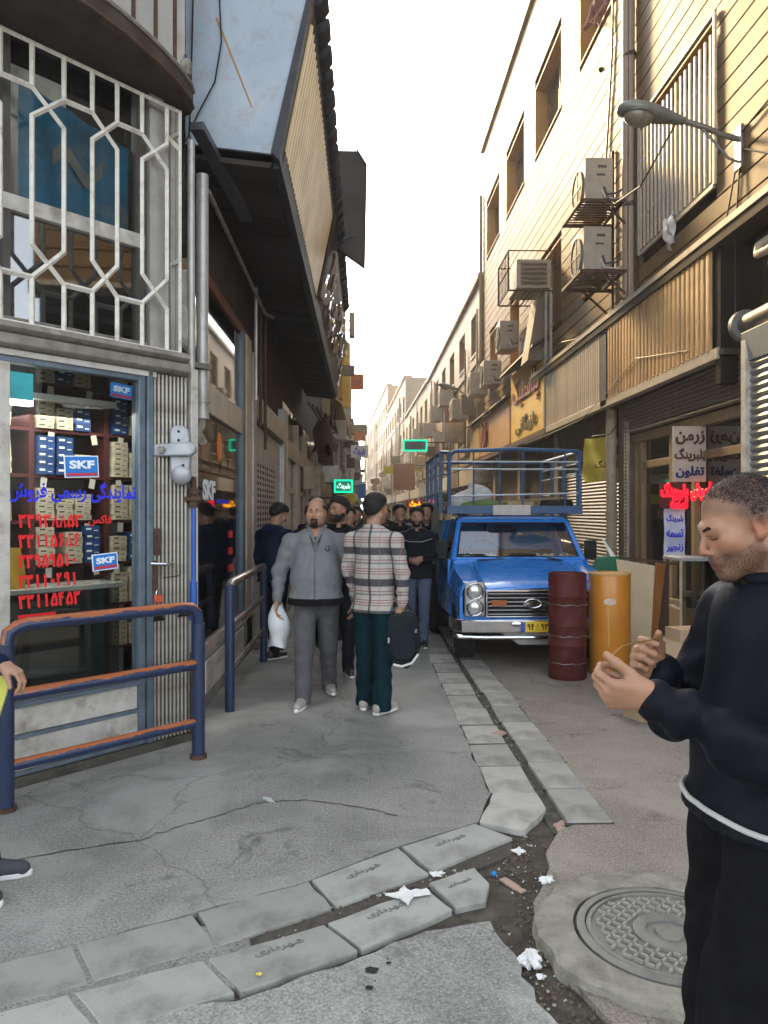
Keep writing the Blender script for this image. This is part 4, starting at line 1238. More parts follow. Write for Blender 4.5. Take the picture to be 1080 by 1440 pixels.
# ================================================================ LEFT FAR BUILDINGS
m_pale = pm('pale_render', (0.30, 0.225, 0.125), (0.25, 0.18, 0.095), scale=.8, rough=.7, dirt=.3, dcol=(.3, .26, .2), dscale=1.2)
m_tan = pm('tan_stone', (0.25, 0.165, 0.085), (0.21, 0.135, 0.07), scale=1.2, rough=.6, dirt=.3, dcol=(.2, .16, .12))
m_grey2 = pm('grey_render', (0.22, 0.18, 0.13), (0.17, 0.14, 0.10), scale=1.5, rough=.7, dirt=.4)
def facade(name, label, x_at, side, y0, y1, h, mat, wins, floor_h=3.0, zg=3.2, depth=8, wmat=None, shop_mat=None, seed=0):
    """side=+1 wall faces +X (left buildings), -1 faces -X; x_at(y) gives the wall line; built of boards butted at openings"""
    r = random.Random(seed)
    t = T(name, label, 'building', (x_at(y0), y0, 0))
    s = side
    def X(y, o): return x_at(y) + s * o
    def blk(ya, yb, z0, z1, o0, o1):
        a, b, c, d = X(ya, o0), X(ya, o1), X(yb, o1), X(yb, o0)
        return [(a, ya, z0), (b, ya, z0), (c, yb, z0), (d, yb, z0), (a, ya, z1), (b, ya, z1), (c, yb, z1), (d, yb, z1)]
    core = G(); core.hexa(blk(y0, y1, 0, h, -depth, -.25))
    O('wall_core', core, mat, t, smooth=False, fix=True)
    g = G()
    nfl = int((h - zg) / floor_h)
    zprev = zg
    rows = []
    for f in range(nfl):
        zs, ze = zg + f * floor_h + 1.0, zg + f * floor_h + 2.5
        rows.append((zs, ze))
    nw = max(1, int((y1 - y0) / wins))
    pitch = (y1 - y0) / nw
    zc = zg
    for (zs, ze) in rows:
        g.hexa(blk(y0, y1, zc, zs, -.25, 0))
        ya = y0
        for k in range(nw):
            wa, wb = y0 + k * pitch + pitch * .25, y0 + k * pitch + pitch * .75
            g.hexa(blk(ya, wa, zs, ze, -.25, 0))
            ya = wb
            wdw = O('window', G().hexa(blk(wa, wb, zs, zs + .06, -.25, .04)).hexa(blk(wa, wb, ze - .05, ze, -.24, -.14)).hexa(blk((wa + wb) / 2 - .03, (wa + wb) / 2 + .03, zs + .06, ze - .05, -.24, -.16)), m_beige if r.random() < .6 else m_white, t, smooth=False, fix=True)
            sub('pane', G().hexa(blk(wa, wb, zs + .06, ze - .05, -.235, -.225)), pm('far_pane', (0.05, 0.055, 0.06), (0.12, 0.11, 0.09), scale=1, rough=.12), wdw, smooth=False, fix=True)
        g.hexa(blk(ya, y1, zs, ze, -.25, 0))
        zc = ze
    g.hexa(blk(y0, y1, zc, h, -.25, 0))
    O('wall', g, mat, t, smooth=False, fix=True)
    for (zs, ze) in rows:
        O('string_course', G().hexa(blk(y0, y1, zs - .42, zs - .30, 0, .07)), mat, t, smooth=False, fix=True)
    O('cornice', G().hexa(blk(y0, y1, h, h + .18, -.6, .14)), m_grey2 if mat is not m_grey2 else m_tan, t, smooth=False, fix=True)
    for q_ in range(int((y1 - y0) / 2.2)):
        yp = y0 + 1 + q_ * 2.2 + r.uniform(-.5, .5)
        zt2 = r.uniform(zg + 1.5, h)
        O('pipe', G().tube([(X(yp, .09), yp, zg - r.random()), (X(yp, .09), yp, zt2)], r.choice((.035, .05, .07)), 6), r.choice((m_sill, m_silver, m_brownsteel, m_beige)), t)
    for q_ in range(int((y1 - y0) / 3.4)):
        yp = y0 + 1.5 + q_ * 3.4 + r.uniform(-1, 1); zz = r.uniform(zg + .1, zg + 3.2); w2 = r.uniform(.35, .8); h2 = r.uniform(.3, .9)
        O('sign_panel', G().hexa([(X(yp, .1), yp, zz), (X(yp, .1 + w2), yp, zz), (X(yp, .1 + w2), yp + .12, zz), (X(yp, .1), yp + .12, zz), (X(yp, .1), yp, zz + h2), (X(yp, .1 + w2), yp, zz + h2), (X(yp, .1 + w2), yp + .12, zz + h2), (X(yp, .1), yp + .12, zz + h2)]), r.choice((m_beige, m_brownsteel, m_grey2, pm('panel_rust', (.3, .13, .06)), pm('panel_ochre', (.42, .28, .07)), m_silver)), t, smooth=False, fix=True)
    # shop fronts at street level
    ns = max(1, int((y1 - y0) / 3.6)); sp = (y1 - y0) / ns
    for k in range(ns):
        a, b = y0 + k * sp, y0 + (k + 1) * sp
        O('pier', G().hexa(blk(a, a + .3, 0, 2.6, -.25, .05)), mat, t, smooth=False, fix=True)
        c = r.choice([m_oldwhite, m_beige, m_bluegrey, m_silver, m_brownsteel])
        O('shop_front', G().hexa(blk(a + .3, b, 0, 2.6, -.25, -.12)), r.choice([m_soot, m_silver, pm('far_shop', (0.12, .1, .08), rough=.4)]), t, smooth=False, fix=True)
        O('fascia', G().hexa(blk(a + .05, b - .05, 2.6, zg, -.25, .22 + .1 * r.random())), c, t, smooth=False, fix=True)
    O('cable_run', G().tube([(X(y0 + (y1 - y0) * k / 8, .12), y0 + (y1 - y0) * k / 8, zg + .25 - .12 * (k % 2)) for k in range(9)], .02, 5), m_cable, t)
    return t
facade('apartment_building', 'pale rendered building just beyond the dark canopy on the left', lambda y: -1.15, 1, 26, 40, 12.6, m_pale, 3.2, seed=1)
facade('apartment_building', 'grey building behind the pale one on the left side', lambda y: -1.05 , 1, 40, 62, 10.4, m_grey2, 3.0, seed=2)
facade('apartment_building', 'distant cream building where the left side of the lane ends', lambda y: -.95 + .012 * (y - 62), 1, 62, 110, 9.0, m_pale, 3.4, seed=3)
# ================================================================ RIGHT: STONE-CLAD BUILDING
XR = 4.0
m_clad = pm('cladding_stone', (0.215, 0.135, 0.062), (0.18, 0.11, 0.05), scale=1.3, rough=.58, dirt=.45, dcol=(.13, .08, .04), dscale=3, bump=.0012, bscale=40, rand=.10, spec=.15, rvar=.08)
m_joint = pm('joint_dark', (0.014, 0.008, 0.004), rough=1, spec=0)
m_reveal = pm('window_reveal', (0.42, 0.22, 0.06), (0.36, 0.19, 0.05), scale=3, rough=.6)
bd = T('clad_building', 'tan stone clad building with long horizontal joints rising on the right above the shops', 'building', (4.1, 10, 0))
YB0, YB1, ZB0, ZB1 = 3.0, 25.6, 4.68, 13.6
wins = [(8.59, 10.94, 5.33, 7.24), (11.9, 14.1, 9.8, 11.45), (15.4, 17.8, 9.8, 11.45), (19.0, 21.4, 9.8, 11.45), (22.5, 24.8, 9.8, 11.45),
        (12.5, 13.9, 5.5, 7.2), (15.4, 17.2, 5.5, 7.2), (19.6, 20.9, 5.5, 7.2), (22.8, 24.2, 5.5, 7.2)]
O('backing_wall', G().box(XR + .035, XR + .06, YB0, YB1, ZB0, ZB1), m_joint, bd, smooth=False)
wing = G()
# solid backing with openings is kept simple: recess boxes stand proud inside the wall thickness
pitch = .24
z = ZB0
row = 0
r5 = random.Random(9)
while z < ZB1 - .05:
    zt_ = min(z + pitch, ZB1)
    cuts = []
    for (a, b, c, d) in wins:
        if c < zt_ - .02 and d > z + .02:
            cuts.append((a, b))
    cuts.sort()
    segs, cur = [], YB0
    for a, b in cuts:
        segs.append((cur, a)); cur = b
    segs.append((cur, YB1))
    for (a, b) in segs:
        n_ = 1 if b - a < 7.5 else 2
        for q in range(n_):
            ya, yb = a + (b - a) * q / n_, a + (b - a) * (q + 1) / n_
            off = r5.uniform(-.002, .002)
            O('cladding_board', G().hexa([(XR + off, ya + .002, z + .013), (XR + off, yb - .002, z + .013), (XR + .034, yb - .002, z + .008), (XR + .034, ya + .002, z + .008),
                                          (XR + off, ya + .002, zt_ - .011), (XR + off, yb - .002, zt_ - .011), (XR + .034, yb - .002, zt_ - .008), (XR + .034, ya + .002, zt_ - .008)]), m_clad, bd, smooth=False)
    z += pitch
    row += 1
# joint sheet behind is cut by window boxes that open through it
bpy.data.objects.remove([o for o in bd.children if o.name.startswith('backing_wall')][0])
g = G()
ys = sorted({YB0, YB1} | {w_[0] for w_ in wins} | {w_[1] for w_ in wins})
zs_ = sorted({ZB0, ZB1} | {w_[2] for w_ in wins} | {w_[3] for w_ in wins})
for i in range(len(ys) - 1):
    for j in range(len(zs_) - 1):
        cy_, cz_ = (ys[i] + ys[i + 1]) / 2, (zs_[j] + zs_[j + 1]) / 2
        if any(a < cy_ < b and c < cz_ < d for (a, b, c, d) in wins):
            continue
        g.add([(XR + .036, ys[i], zs_[j]), (XR + .036, ys[i + 1], zs_[j]), (XR + .036, ys[i + 1], zs_[j + 1]), (XR + .036, ys[i], zs_[j + 1])], [(0, 1, 2, 3)])
O('backing_wall', g, m_joint, bd, smooth=False)
O('wall_core', G().box(XR + .5, XR + 9, YB0, YB1, 0, ZB1), m_joint, bd, smooth=False)
O('parapet', G().box(XR - .10, XR + .5, YB0, YB1, ZB1, ZB1 + .10), pm('parapet_ochre', (0.34, 0.26, 0.12), rough=.5), bd, bev=.01)
O('end_wall', G().box(XR + .03, XR + .5, YB1 - .02, YB1, ZB0, ZB1), m_clad, bd, smooth=False)
O('end_pipe', G().tube([(XR - .06, YB1 + .05, ZB0 - 1), (XR - .06, YB1 + .05, 12.2)], .06), pm('parapet_ochre', (0.34, 0.26, 0.12)), bd)
m_wframe = pm('window_bronze', (0.22, 0.14, 0.07), (0.16, 0.1, 0.05), rough=.4)
m_dpane = pm('dark_pane', (0.03, 0.032, 0.035), rough=.08, spec=.8, rvar=.02)
for (a, b, c, d) in wins:
    rv = O('window_reveal', G().box(XR + .002, XR + .32, a, a + .03, c, d).box(XR + .002, XR + .32, b - .03, b, c, d).box(XR + .004, XR + .32, a + .03, b - .03, d - .03, d).box(XR - .02, XR + .32, a + .001, b - .001, c, c + .03), m_reveal, bd, smooth=False)
    wf_ = O('window_frame', G().box(XR + .27, XR + .32, a + .03, a + .09, c + .03, d - .03).box(XR + .27, XR + .32, b - .09, b - .03, c + .03, d - .03).box(XR + .27, XR + .32, (a + b) / 2 - .03, (a + b) / 2 + .03, c + .03, d - .03).box(XR + .268, XR + .322, a + .09, b - .09, c + .03, c + .09).box(XR + .268, XR + .322, a + .09, b - .09, d - .09, d - .03), m_wframe, bd, smooth=False)
    sub('pane', G().box(XR + .30, XR + .305, a + .09, b - .09, c + .09, d - .09), m_dpane, wf_, smooth=False)
    if c < 5.4:
        O('curtain', G().grid(lambda u, v: (XR + .24 + .012 * math.sin(u * 60), a + .1 + (b - a - .2) * u, c + .1 + (d - c - .2) * v), 60, 2), pm('curtain_cream', (.55, .48, .38), rough=.9), bd)
# barred window
bw = T('window_bars', 'cream vertical steel bars fixed over the big window beside the street lamp', 'grille', (XR, 9.7, 5.3))
a, b, c, d = wins[0]
m_bars = pm('bar_paint', (0.56, 0.50, 0.42), (0.46, 0.41, 0.34), scale=9, rough=.5, dirt=.3)
nb = 17
pieces('window_bar', lambda i: G().box(-.02, .004, -.022, .022, 0, d - c - .22), [TM(XR - .03, a + .07 + (b - a - .14) * k / (nb - 1), c + .03) for k in range(nb)], m_bars, bw, bev=.005)
O('bar_rail', G().box(XR - .006, XR + .006, a, b, c + .5, c + .53).box(XR - .006, XR + .006, a, b, c + 1.3, c + 1.33), m_bars, bw)
O('bar_frame', G().box(XR - .05, XR - .02, a - .04, a, c - .02, d + .02).box(XR - .05, XR - .02, b, b + .04, c - .02, d + .02).box(XR - .05, XR - .02, a, b, c - .05, c - .0).box(XR - .05, XR - .02, a, b, d, d + .03), m_bars, bw)
pbg = T('plastic_bag', 'torn pale plastic sheet caught on the sill under the barred window', 'bag', (XR - .1, 10.0, 5.2))
g = G()
g.grid(lambda u, v: (XR - .06 - .07 * math.sin(u * 3.1) * math.sin(v * 3.1) - .02 * math.sin(u * 17 + v * 9), 9.62 + .38 * u * (1 - .4 * v) + .02 * math.sin(v * 13), 5.42 - .42 * v + .04 * math.sin(u * 9)), 14, 14)
O('bag_film', g, pm('film', (0.6, 0.57, 0.52), rough=.35), pbg)

# drain pipe on the facade
dp = T('drain_pipe', 'tan drain pipe with purple cable between the barred window and the air units', 'pipe', (3.9, 11.1, 5))
O('pipe_run', G().tube([(3.90, 11.2, 4.75), (3.90, 11.2, 13.6)], .092, 16), pm('pipe_tan', (0.40, 0.30, 0.2), (0.33, 0.25, 0.17), rough=.5), dp)
for z in (6.1, 8.3, 10.5, 12.5):
    O('pipe_clamp', G().cyl((3.92, 11.2, z), (3.90, 11.2, z + .05), .104), m_brownsteel, dp)
O('cable_run', G().tube([(3.86, 11.12, 4.75), (3.87, 11.12, 8), (3.86, 11.12, 13.6)], .012, 6), pm('purple_cable', (0.12, 0.06, 0.16), rough=.5), dp)
O('thin_conduit', G().tube([(3.97, 12.0, 13.6), (3.97, 12.15, 9.0), (3.97, 12.5, 7.2)], .02, 6), m_wframe, dp)

# air conditioners
m_ac = pm('ac_casing', (0.42, 0.37, 0.30), (0.35, 0.31, 0.25), scale=5, rough=.5, dirt=.4, dcol=(.25, .2, .15), dscale=6)
m_grill = pm('ac_fan_dark', (0.09, 0.085, 0.08), rough=.6)
def ac_unit(label, x0, x1, y0, y1, z0, z1, group='air conditioner units on the stone wall', bracket=True, detail=True):
    t = T('air_conditioner', label, 'air conditioner', ((x0 + x1) / 2, (y0 + y1) / 2, z0), group)
    O('casing', G().box(x0, x1, y0, y1, z0, z1), m_ac, t, bev=.02)
    yc, zc, rr_ = y0 + (y1 - y0) * .56, (z0 + z1) / 2, (z1 - z0) * .40
    Mx = Euler((0, R(-90), 0)).to_matrix()
    O('fan_guard', G().lathe([(rr_, 0), (rr_, .012), (rr_ * .96, .014), (rr_ * .05, .016), (.01, .016)], (x0 + .002, yc, zc), 24, Mx), m_grill, t)
    if detail:
        O('fan_ring', G().tube([(x0 - .018, yc + rr_ * math.cos(k * .3307), zc + rr_ * math.sin(k * .3307)) for k in range(20)], .01, 6), m_ac, t)
        O('fan_wire', G().box(x0 - .022, x0 - .016, yc - rr_, yc + rr_, zc - .008, zc + .008).box(x0 - .023, x0 - .017, yc - .008, yc + .008, zc - rr_, zc + rr_), m_ac, t)
        O('side_panel', G().box(x0 + (x1 - x0) * .12, x1 - .03, y0 - .008, y0 - .001, z0 + .05, z1 - .05), m_ac, t, bev=.004)
        O('side_grip', G().box(x0 + (x1 - x0) * .45, x0 + (x1 - x0) * .75, y0 - .012, y0 - .008, z1 - .16, z1 - .12), m_grill, t)
        O('side_grip', G().box(x0 + (x1 - x0) * .40, x0 + (x1 - x0) * .7, y0 - .012, y0 - .008, z1 - .28, z1 - .25), m_grill, t)
        O('hose', G().tube([(x0 + .28, y0 - .01, z0 + .25), (x0 + .3, y0 - .07, z0 + .12), (x0 + .45, y0 - .06, z0 + .14), (3.97, y0 - .03, z0 + .28)], .016, 8), m_grill, t)
        O('hose', G().tube([(x0 + .24, y0 - .01, z0 + .2), (x0 + .28, y0 - .08, z0 + .06), (x0 + .5, y0 - .05, z0 + .05), (3.97, y0 - .05, z0 + .18)], .012, 8), m_paper, t)
    return t
acs = []
ac_unit('cream air conditioner on the upper brown bracket by the drain pipe', 3.32, 3.74, 11.4, 12.1, 6.22, 6.92)
ac_unit('cream air conditioner on the lower brown bracket directly under its twin', 3.30, 3.72, 11.4, 12.1, 5.19, 5.89)
br = T('ac_bracket', 'rusty brown steel bracket with two shelves carrying the pair of air conditioners', 'bracket', (3.9, 11.6, 5.1))
for y in (11.05, 12.12):
    O('bracket_post', G().box(3.94, 3.985, y - .025, y + .025, 4.75, 7.35), m_brownsteel, br)
for z in (6.14, 5.11):
    for y in (11.15, 12.14):
        O('bracket_arm', G().box(3.18, 3.99, y - .025, y + .025, z, z + .05), m_brownsteel, br)
        O('bracket_strut', G().tube([(3.5, y, z), (3.97, y, z - .42)], .02, 4), m_brownsteel, br, smooth=False)
    O('bracket_edge', G().box(3.16, 3.2, 11.12, 12.17, z, z + .05), m_brownsteel, br)
    O('bracket_edge', G().box(3.78, 3.82, 11.17, 12.12, z + .002, z + .048), m_brownsteel, br)
    for k in range(9):
        O('shelf_slat', G().box(3.2, 3.78, 11.22 + k * .1, 11.25 + k * .1, z + .03, z + .045), m_brownsteel, br, smooth=False)
ac_unit('small cream air conditioner above the yellow shop sign', 3.45, 3.9, 19.3, 20.0, 5.72, 6.45)
ac_unit('second small air conditioner further along and lower than the one over the yellow sign', 3.4, 3.9, 21.6, 22.4, 5.2, 5.9)
ac_unit('third small air conditioner past the second, against the next drain pipe', 3.35, 3.9, 24.0, 24.8, 5.3, 6.0, detail=False)
# caged louvre unit
cg_ = T('caged_cooler', 'louvred cooler box inside a brown wire cage with a pale duct below', 'cooler', (3.5, 16, 6.2))
O('casing', G().box(3.22, 3.95, 16.05, 17.0, 6.32, 6.92), m_ac, cg_, bev=.01)
pieces('louvre', lambda i: G().hexa([(3.3, -.04, 0), (3.85, -.04, 0), (3.85, .01, .05), (3.3, .01, .05), (3.3, -.03, 0.01), (3.85, -.03, .01), (3.85, .02, .06), (3.3, .02, .06)]), [TM(0, 16.02, 6.40 + k * .10) for k in range(5)], m_ac, cg_, smooth=False)
for y in (15.9, 17.1):
    O('cage_frame', G().tube([(3.02, y, 6.22), (3.98, y, 6.22), (3.98, y, 7.05), (3.02, y, 7.05), (3.02, y, 6.22)], .02, 4), m_brownsteel, cg_, smooth=False)
for (x, z) in ((3.02, 6.22), (3.02, 7.05), (3.5, 6.22), (3.02, 6.65), (3.98, 6.22), (3.98, 7.05)):
    O('cage_bar', G().tube([(x, 15.9, z), (x, 17.1, z)], .014, 4), m_brownsteel, cg_, smooth=False)
for k in range(6):
    O('cage_bar', G().tube([(3.02 + k * .19, 15.9, 6.22), (3.02 + k * .19, 17.1, 6.22)], .009, 4), m_brownsteel, cg_, smooth=False)
for k in range(1, 7):
    O('cage_bar', G().tube([(3.02, 15.9 + .17 * k, 6.22), (3.02, 15.9 + .17 * k, 7.05)], .008, 4), m_brownsteel, cg_, smooth=False)
O('duct', G().hexa([(3.5, 16.3, 4.85), (3.98, 16.3, 4.85), (3.98, 17, 4.85), (3.5, 17, 4.85), (3.72, 16.3, 6.2), (3.98, 16.3, 6.2), (3.98, 17, 6.2), (3.72, 17, 6.2)]), m_grey2, cg_)
O('duct_pipe', G().tube([(3.85, 16.1, 4.8), (3.85, 16.1, 6.3)], .03, 8).tube([(3.93, 16.0, 4.8), (3.93, 16.0, 6.3)], .03, 8), m_oldwhite, cg_)

# street lamp
def street_lamp(label, yb, zb, L_=1.33, s=1.0, rise=.31, xw=XR):
    t = T('street_lamp', label, 'lamp', (xw, yb, zb), 'street lamps bracketed to the right hand wall')
    xt = xw - L_
    tip = Vector((xt, yb, zb + rise))
    j = Vector((xw - L_ * .46, yb, zb + rise * .60))
    O('lamp_arm', G().tube([(xw - .02, yb, zb + .0), (xw - .22, yb, zb + .05), (xw - .38, yb, zb + .12), j], .024 * s, 10), m_steel, t)
    O('arm_strut', G().tube([(xw - .42, yb, zb + .11), (xw - .14, yb, zb - .20), (xw - .03, yb, zb - .24)], .014, 6), m_steel, t)
    O('wall_plate', G().box(xw - .045, xw - .005, yb - .07, yb + .07, zb - .32, zb + .14), m_steel, t, bev=.008)
    M = Matrix.Translation(j.lerp(tip, .5)) @ (tip - j).to_track_quat('X', 'Z').to_matrix().to_4x4()
    ln = (tip - j).length
    hd = G(); hd.M = M
    prof = [(-.5, .035, .03, .03), (-.36, .05, .045, .035), (-.15, .085, .07, .045), (.08, .115, .085, .05), (.3, .115, .075, .05), (.44, .08, .05, .04), (.5, .03, .02, .02)]
    vs, fs = [], []
    n = 16
    for (u, wy, hu, hd_) in prof:
        for k in range(n):
            a = 2 * math.pi * k / n
            sn = math.sin(a)
            vs.append((u * ln, wy * s * math.cos(a), (hu if sn > 0 else hd_) * s * sn))
    for i in range(len(prof) - 1):
        for k in range(n):
            fs.append((i * n + k, i * n + (k + 1) % n, (i + 1) * n + (k + 1) % n, (i + 1) * n + k))
    fs += [tuple(range(n))[::-1], tuple((len(prof) - 1) * n + k for k in range(n))]
    hd.add(vs, fs)
    O('lamp_head', hd, pm('lamp_green_grey', (0.22, 0.24, 0.20), (0.16, 0.17, 0.145), rough=.4, metal=.2, dirt=.3), t)
    gl2 = G(); gl2.M = M
    gl2.ell((.17 * ln, 0, -.035 * s), (.22 * ln, .095 * s, .075 * s), 10)
    O('lamp_glass', gl2, pm('lamp_bowl', (0.2, 0.16, 0.12), (0.3, 0.27, 0.22), rough=.12, scale=8), t)
    rim = G(); rim.M = M
    rim.tube([(.17 * ln + .25 * ln * math.cos(k * .2618), .108 * s * math.sin(k * .2618), -.022 * s) for k in range(25)], .009, 6)
    O('lamp_rim', rim, m_steel, t)
    return t
street_lamp('cobra head street lamp on a wall arm in front of the barred window', 8.02, 5.55, s=1.3)
street_lamp('smaller distant street lamp further down the lane on the right', 27.2, 5.65, 1.35, 1.2, .5)
for (pts, lab) in (([(3.3, 8.0, 5.72), (3.35, 9.2, 5.55), (3.5, 10.6, 5.9), (3.6, 11.3, 6.3)], 'cable sagging from the near lamp head to the upper air conditioner'),
                   ([(3.97, 8.0, 5.3), (3.95, 8.05, 4.6), (3.93, 8.0, 3.9), (3.9, 7.95, 3.6)], 'cable dropping from the lamp plate to the roller drum'),
                   ([(3.97, 8.1, 5.25), (3.95, 8.3, 4.7), (3.9, 8.35, 4.0), (3.9, 8.2, 3.7)], 'second cable dropping beside the first below the lamp plate'),
                   ([(3.98, 3.5, 5.95), (3.98, 6.5, 5.75), (3.97, 7.95, 5.6)], 'cable arriving along the wall from the near end to the lamp plate'),
                   ([(3.98, 8.0, 5.45), (3.97, 7.2, 5.0), (3.96, 6.6, 5.1), (3.97, 5.0, 5.6)], 'cable looping away from the lamp plate to the near end'),
                   ([(3.80, 8.9, 3.5), (3.79, 10.6, 3.75), (3.80, 12.0, 3.45), (3.75, 13.2, 3.2), (3.6, 14.4, 3.12), (3.78, 18, 3.2)], 'thin wire draped across the ribbed wooden fascia boards'),
                   ([(3.9, 20, 4.75), (3.7, 23, 4.5), (3.85, 27, 4.8), (3.6, 32, 4.5), (3.8, 38, 4.8)], 'wires sagging along the far signs on the right'),
                   ([(3.99, 14.0, 4.8), (3.9, 15, 4.95), (3.99, 16, 4.9), (3.9, 18.5, 5.4), (3.98, 19.4, 5.6)], 'cable looping over the grey fascia towards the small air conditioner')):
    tag(O('cable', G().tube(pts, .010 if 'draped' not in lab else .006, 6), m_cable), lab, 'cable', 'cables strung on the right hand buildings')

# ================================================================ RIGHT: SHOP FRONTS
XF = 3.85
sr = T('shop_row', 'row of dark shop fronts under deep sign boards along the right side', 'shops', (4.3, 12, 0))
m_rsoffit = pm('right_soffit', (0.07, 0.055, 0.045), (0.045, 0.037, 0.03), rough=.8, bump=.002)
m_brick = pm('shop_wall_right', (0.22, 0.17, 0.12), (0.15, 0.12, 0.09), scale=4, rough=.8, dirt=.6, bump=.003)
O('ledge', G().prism([(XF - .06, 4.49), (XF - .075, 4.62), (XF - .02, 4.66), (4.05, 4.66), (4.05, 4.49)], 3.0, 17.3, 'y'), pm('dark_ledge', (0.045, 0.035, 0.03), (0.08, 0.06, 0.045), rough=.6), sr, bev=.004)
O('ledge_lip', G().box(XF - .085, XF - .06, 3, 17.3, 4.60, 4.67), m_beige, sr)
O('soffit', G().box(XF - .01, 4.5, 8.1, 40, 3.30, 3.36), m_rsoffit, sr, smooth=False)
O('bottom_beam', G().box(XF - .03, XF + .08, 8.2, 16.0, 3.27, 3.39), m_beige, sr, bev=.006)
O('bottom_beam', G().box(XF - .03, XF + .08, 16.1, 27, 3.25, 3.36), m_brownsteel, sr, bev=.006)
m_bamboo = pm('brown_ribbed_board', (0.50, 0.29, 0.11), (0.36, 0.2, 0.075), scale=3, rough=.5, stretch=(6, 6, 1), rand=.32, dirt=.6, dcol=(.06, .035, .02), dscale=3, bump=.003)
m_gribs = pm('grey_ribbed_board', (0.55, 0.45, 0.33), (0.45, 0.37, 0.26), scale=3, rough=.5, stretch=(6, 6, 1), rand=.12, dirt=.5, dcol=(.15, .11, .08), dscale=3, bump=.002)
n_ = 27
pieces('fascia_slat', lambda i: G().prism([(0, -.050), (-.034, -.038), (-.042, 0), (-.034, .038), (0, .050)][::1], 3.39, 4.49, 'z').add([], []), [TM(XF, 8.36 + (11.93 - 8.36) * (k + .5) / n_, 0, 0) for k in range(n_)], m_bamboo, sr, variants=1)
O('fascia_back', G().box(XF + .001, XF + .03, 8.3, 11.98, 3.39, 4.49), m_dark, sr, smooth=False)
n_ = 30
pieces('fascia_slat', lambda i: G().prism([(0, -.047), (-.022, -.035), (-.026, 0), (-.022, .035), (0, .047)], 3.39, 4.49, 'z'), [TM(XF, 12.35 + (16.0 - 12.35) * (k + .5) / n_, 0, 0) for k in range(n_)], m_gribs, sr)
O('fascia_back', G().box(XF + .001, XF + .03, 12.3, 16.05, 3.39, 4.49), m_grey2, sr, smooth=False)
O('gap_post', G().box(XF - .03, XF + .06, 12.0, 12.3, 3.3, 4.49), pm('navy_gap', (0.02, 0.022, 0.04), rough=.6), sr, smooth=False)
# recess nearer than the brown fascia
O('recess_wall', G().box(4.30, 4.35, 3, 8.3, 2.6, 4.6), m_soot, sr, smooth=False)
O('recess_post', G().box(XF + .0, 4.3, 8.18, 8.30, 3.0, 4.49), m_dark, sr, smooth=False)
O('recess_box', G().box(4.15, 4.3, 7.0, 7.2, 3.8, 4.2), pm('maroon_box', (0.12, 0.03, 0.03), rough=.6), sr)
bp2 = T('bent_pipes', 'cream bent plastic pipes poking out under the ledge above the roller drum', 'pipes', (3.9, 7.3, 4.3))
O('pipe_run', G().tube([(3.95, 4.5, 4.30), (3.93, 7.35, 4.16), (3.93, 7.55, 4.18), (3.95, 7.58, 4.27), (4.05, 7.5, 4.34)], .045, 10), pm('cream_pipe', (0.55, 0.46, 0.36), rough=.5), bp2)
O('pipe_run', G().tube([(3.97, 4.5, 4.18), (3.95, 7.15, 4.05), (3.96, 7.35, 4.03), (4.05, 7.4, 4.10)], .036, 10), pm('cream_pipe', (0.55, 0.46, 0.36), rough=.5), bp2)
# white roller shutter at the near end
ws = T('roller_shutter', 'pale ribbed roller shutter with its round drum at the right edge', 'shutter', (3.85, 6.5, 0))
nsl = 40
pieces('slat', lambda i: G().prism([(.02, .0), (-.004, .006), (-.022, .038), (-.004, .070), (.02, .074)], 3.2, 7.62, 'y'), [TM(3.90, 0, .05 + k * .077) for k in range(nsl)], pm('shutter_white', (0.33, 0.32, 0.29), (0.26, 0.25, 0.23), rough=.5, metal=.1, dirt=.7, scale=3), ws)
O('guide_rail', G().box(3.84, 3.93, 7.62, 7.72, 0, 3.35), m_oldwhite, ws, bev=.006)
O('drum', G().tube([(3.98, 7.85, 3.55), (3.98, 3.2, 3.55)], .11, 20), pm('drum_steel_dull', (.16, .15, .14), (.1, .09, .08), rough=.55, metal=.4), ws)
O('drum_cap', G().cyl((3.98, 7.95, 3.55), (3.98, 7.86, 3.55), .165, 24), pm('cap_grey_dull', (.17, .18, .18), (.12, .12, .12), rough=.6), ws, bev=.008)
O('cap_bracket', G().box(3.93, 4.03, 7.80, 7.86, 3.45, 3.49).box(3.93, 4.03, 7.80, 7.86, 3.61, 3.65).cyl((3.98, 7.84, 3.55), (3.98, 7.76, 3.55), .04, 12), m_steel, ws)
O('shutter_box', G().hexa([(3.87, 3.2, 3.13), (3.97, 3.2, 3.13), (3.97, 7.7, 3.13), (3.87, 7.7, 3.13), (3.83, 3.2, 3.42), (3.97, 3.2, 3.42), (3.97, 7.7, 3.42), (3.83, 7.7, 3.42)]), pm('pale_green_metal', (0.40, 0.42, 0.40), rough=.4, metal=.3), ws, bev=.004)
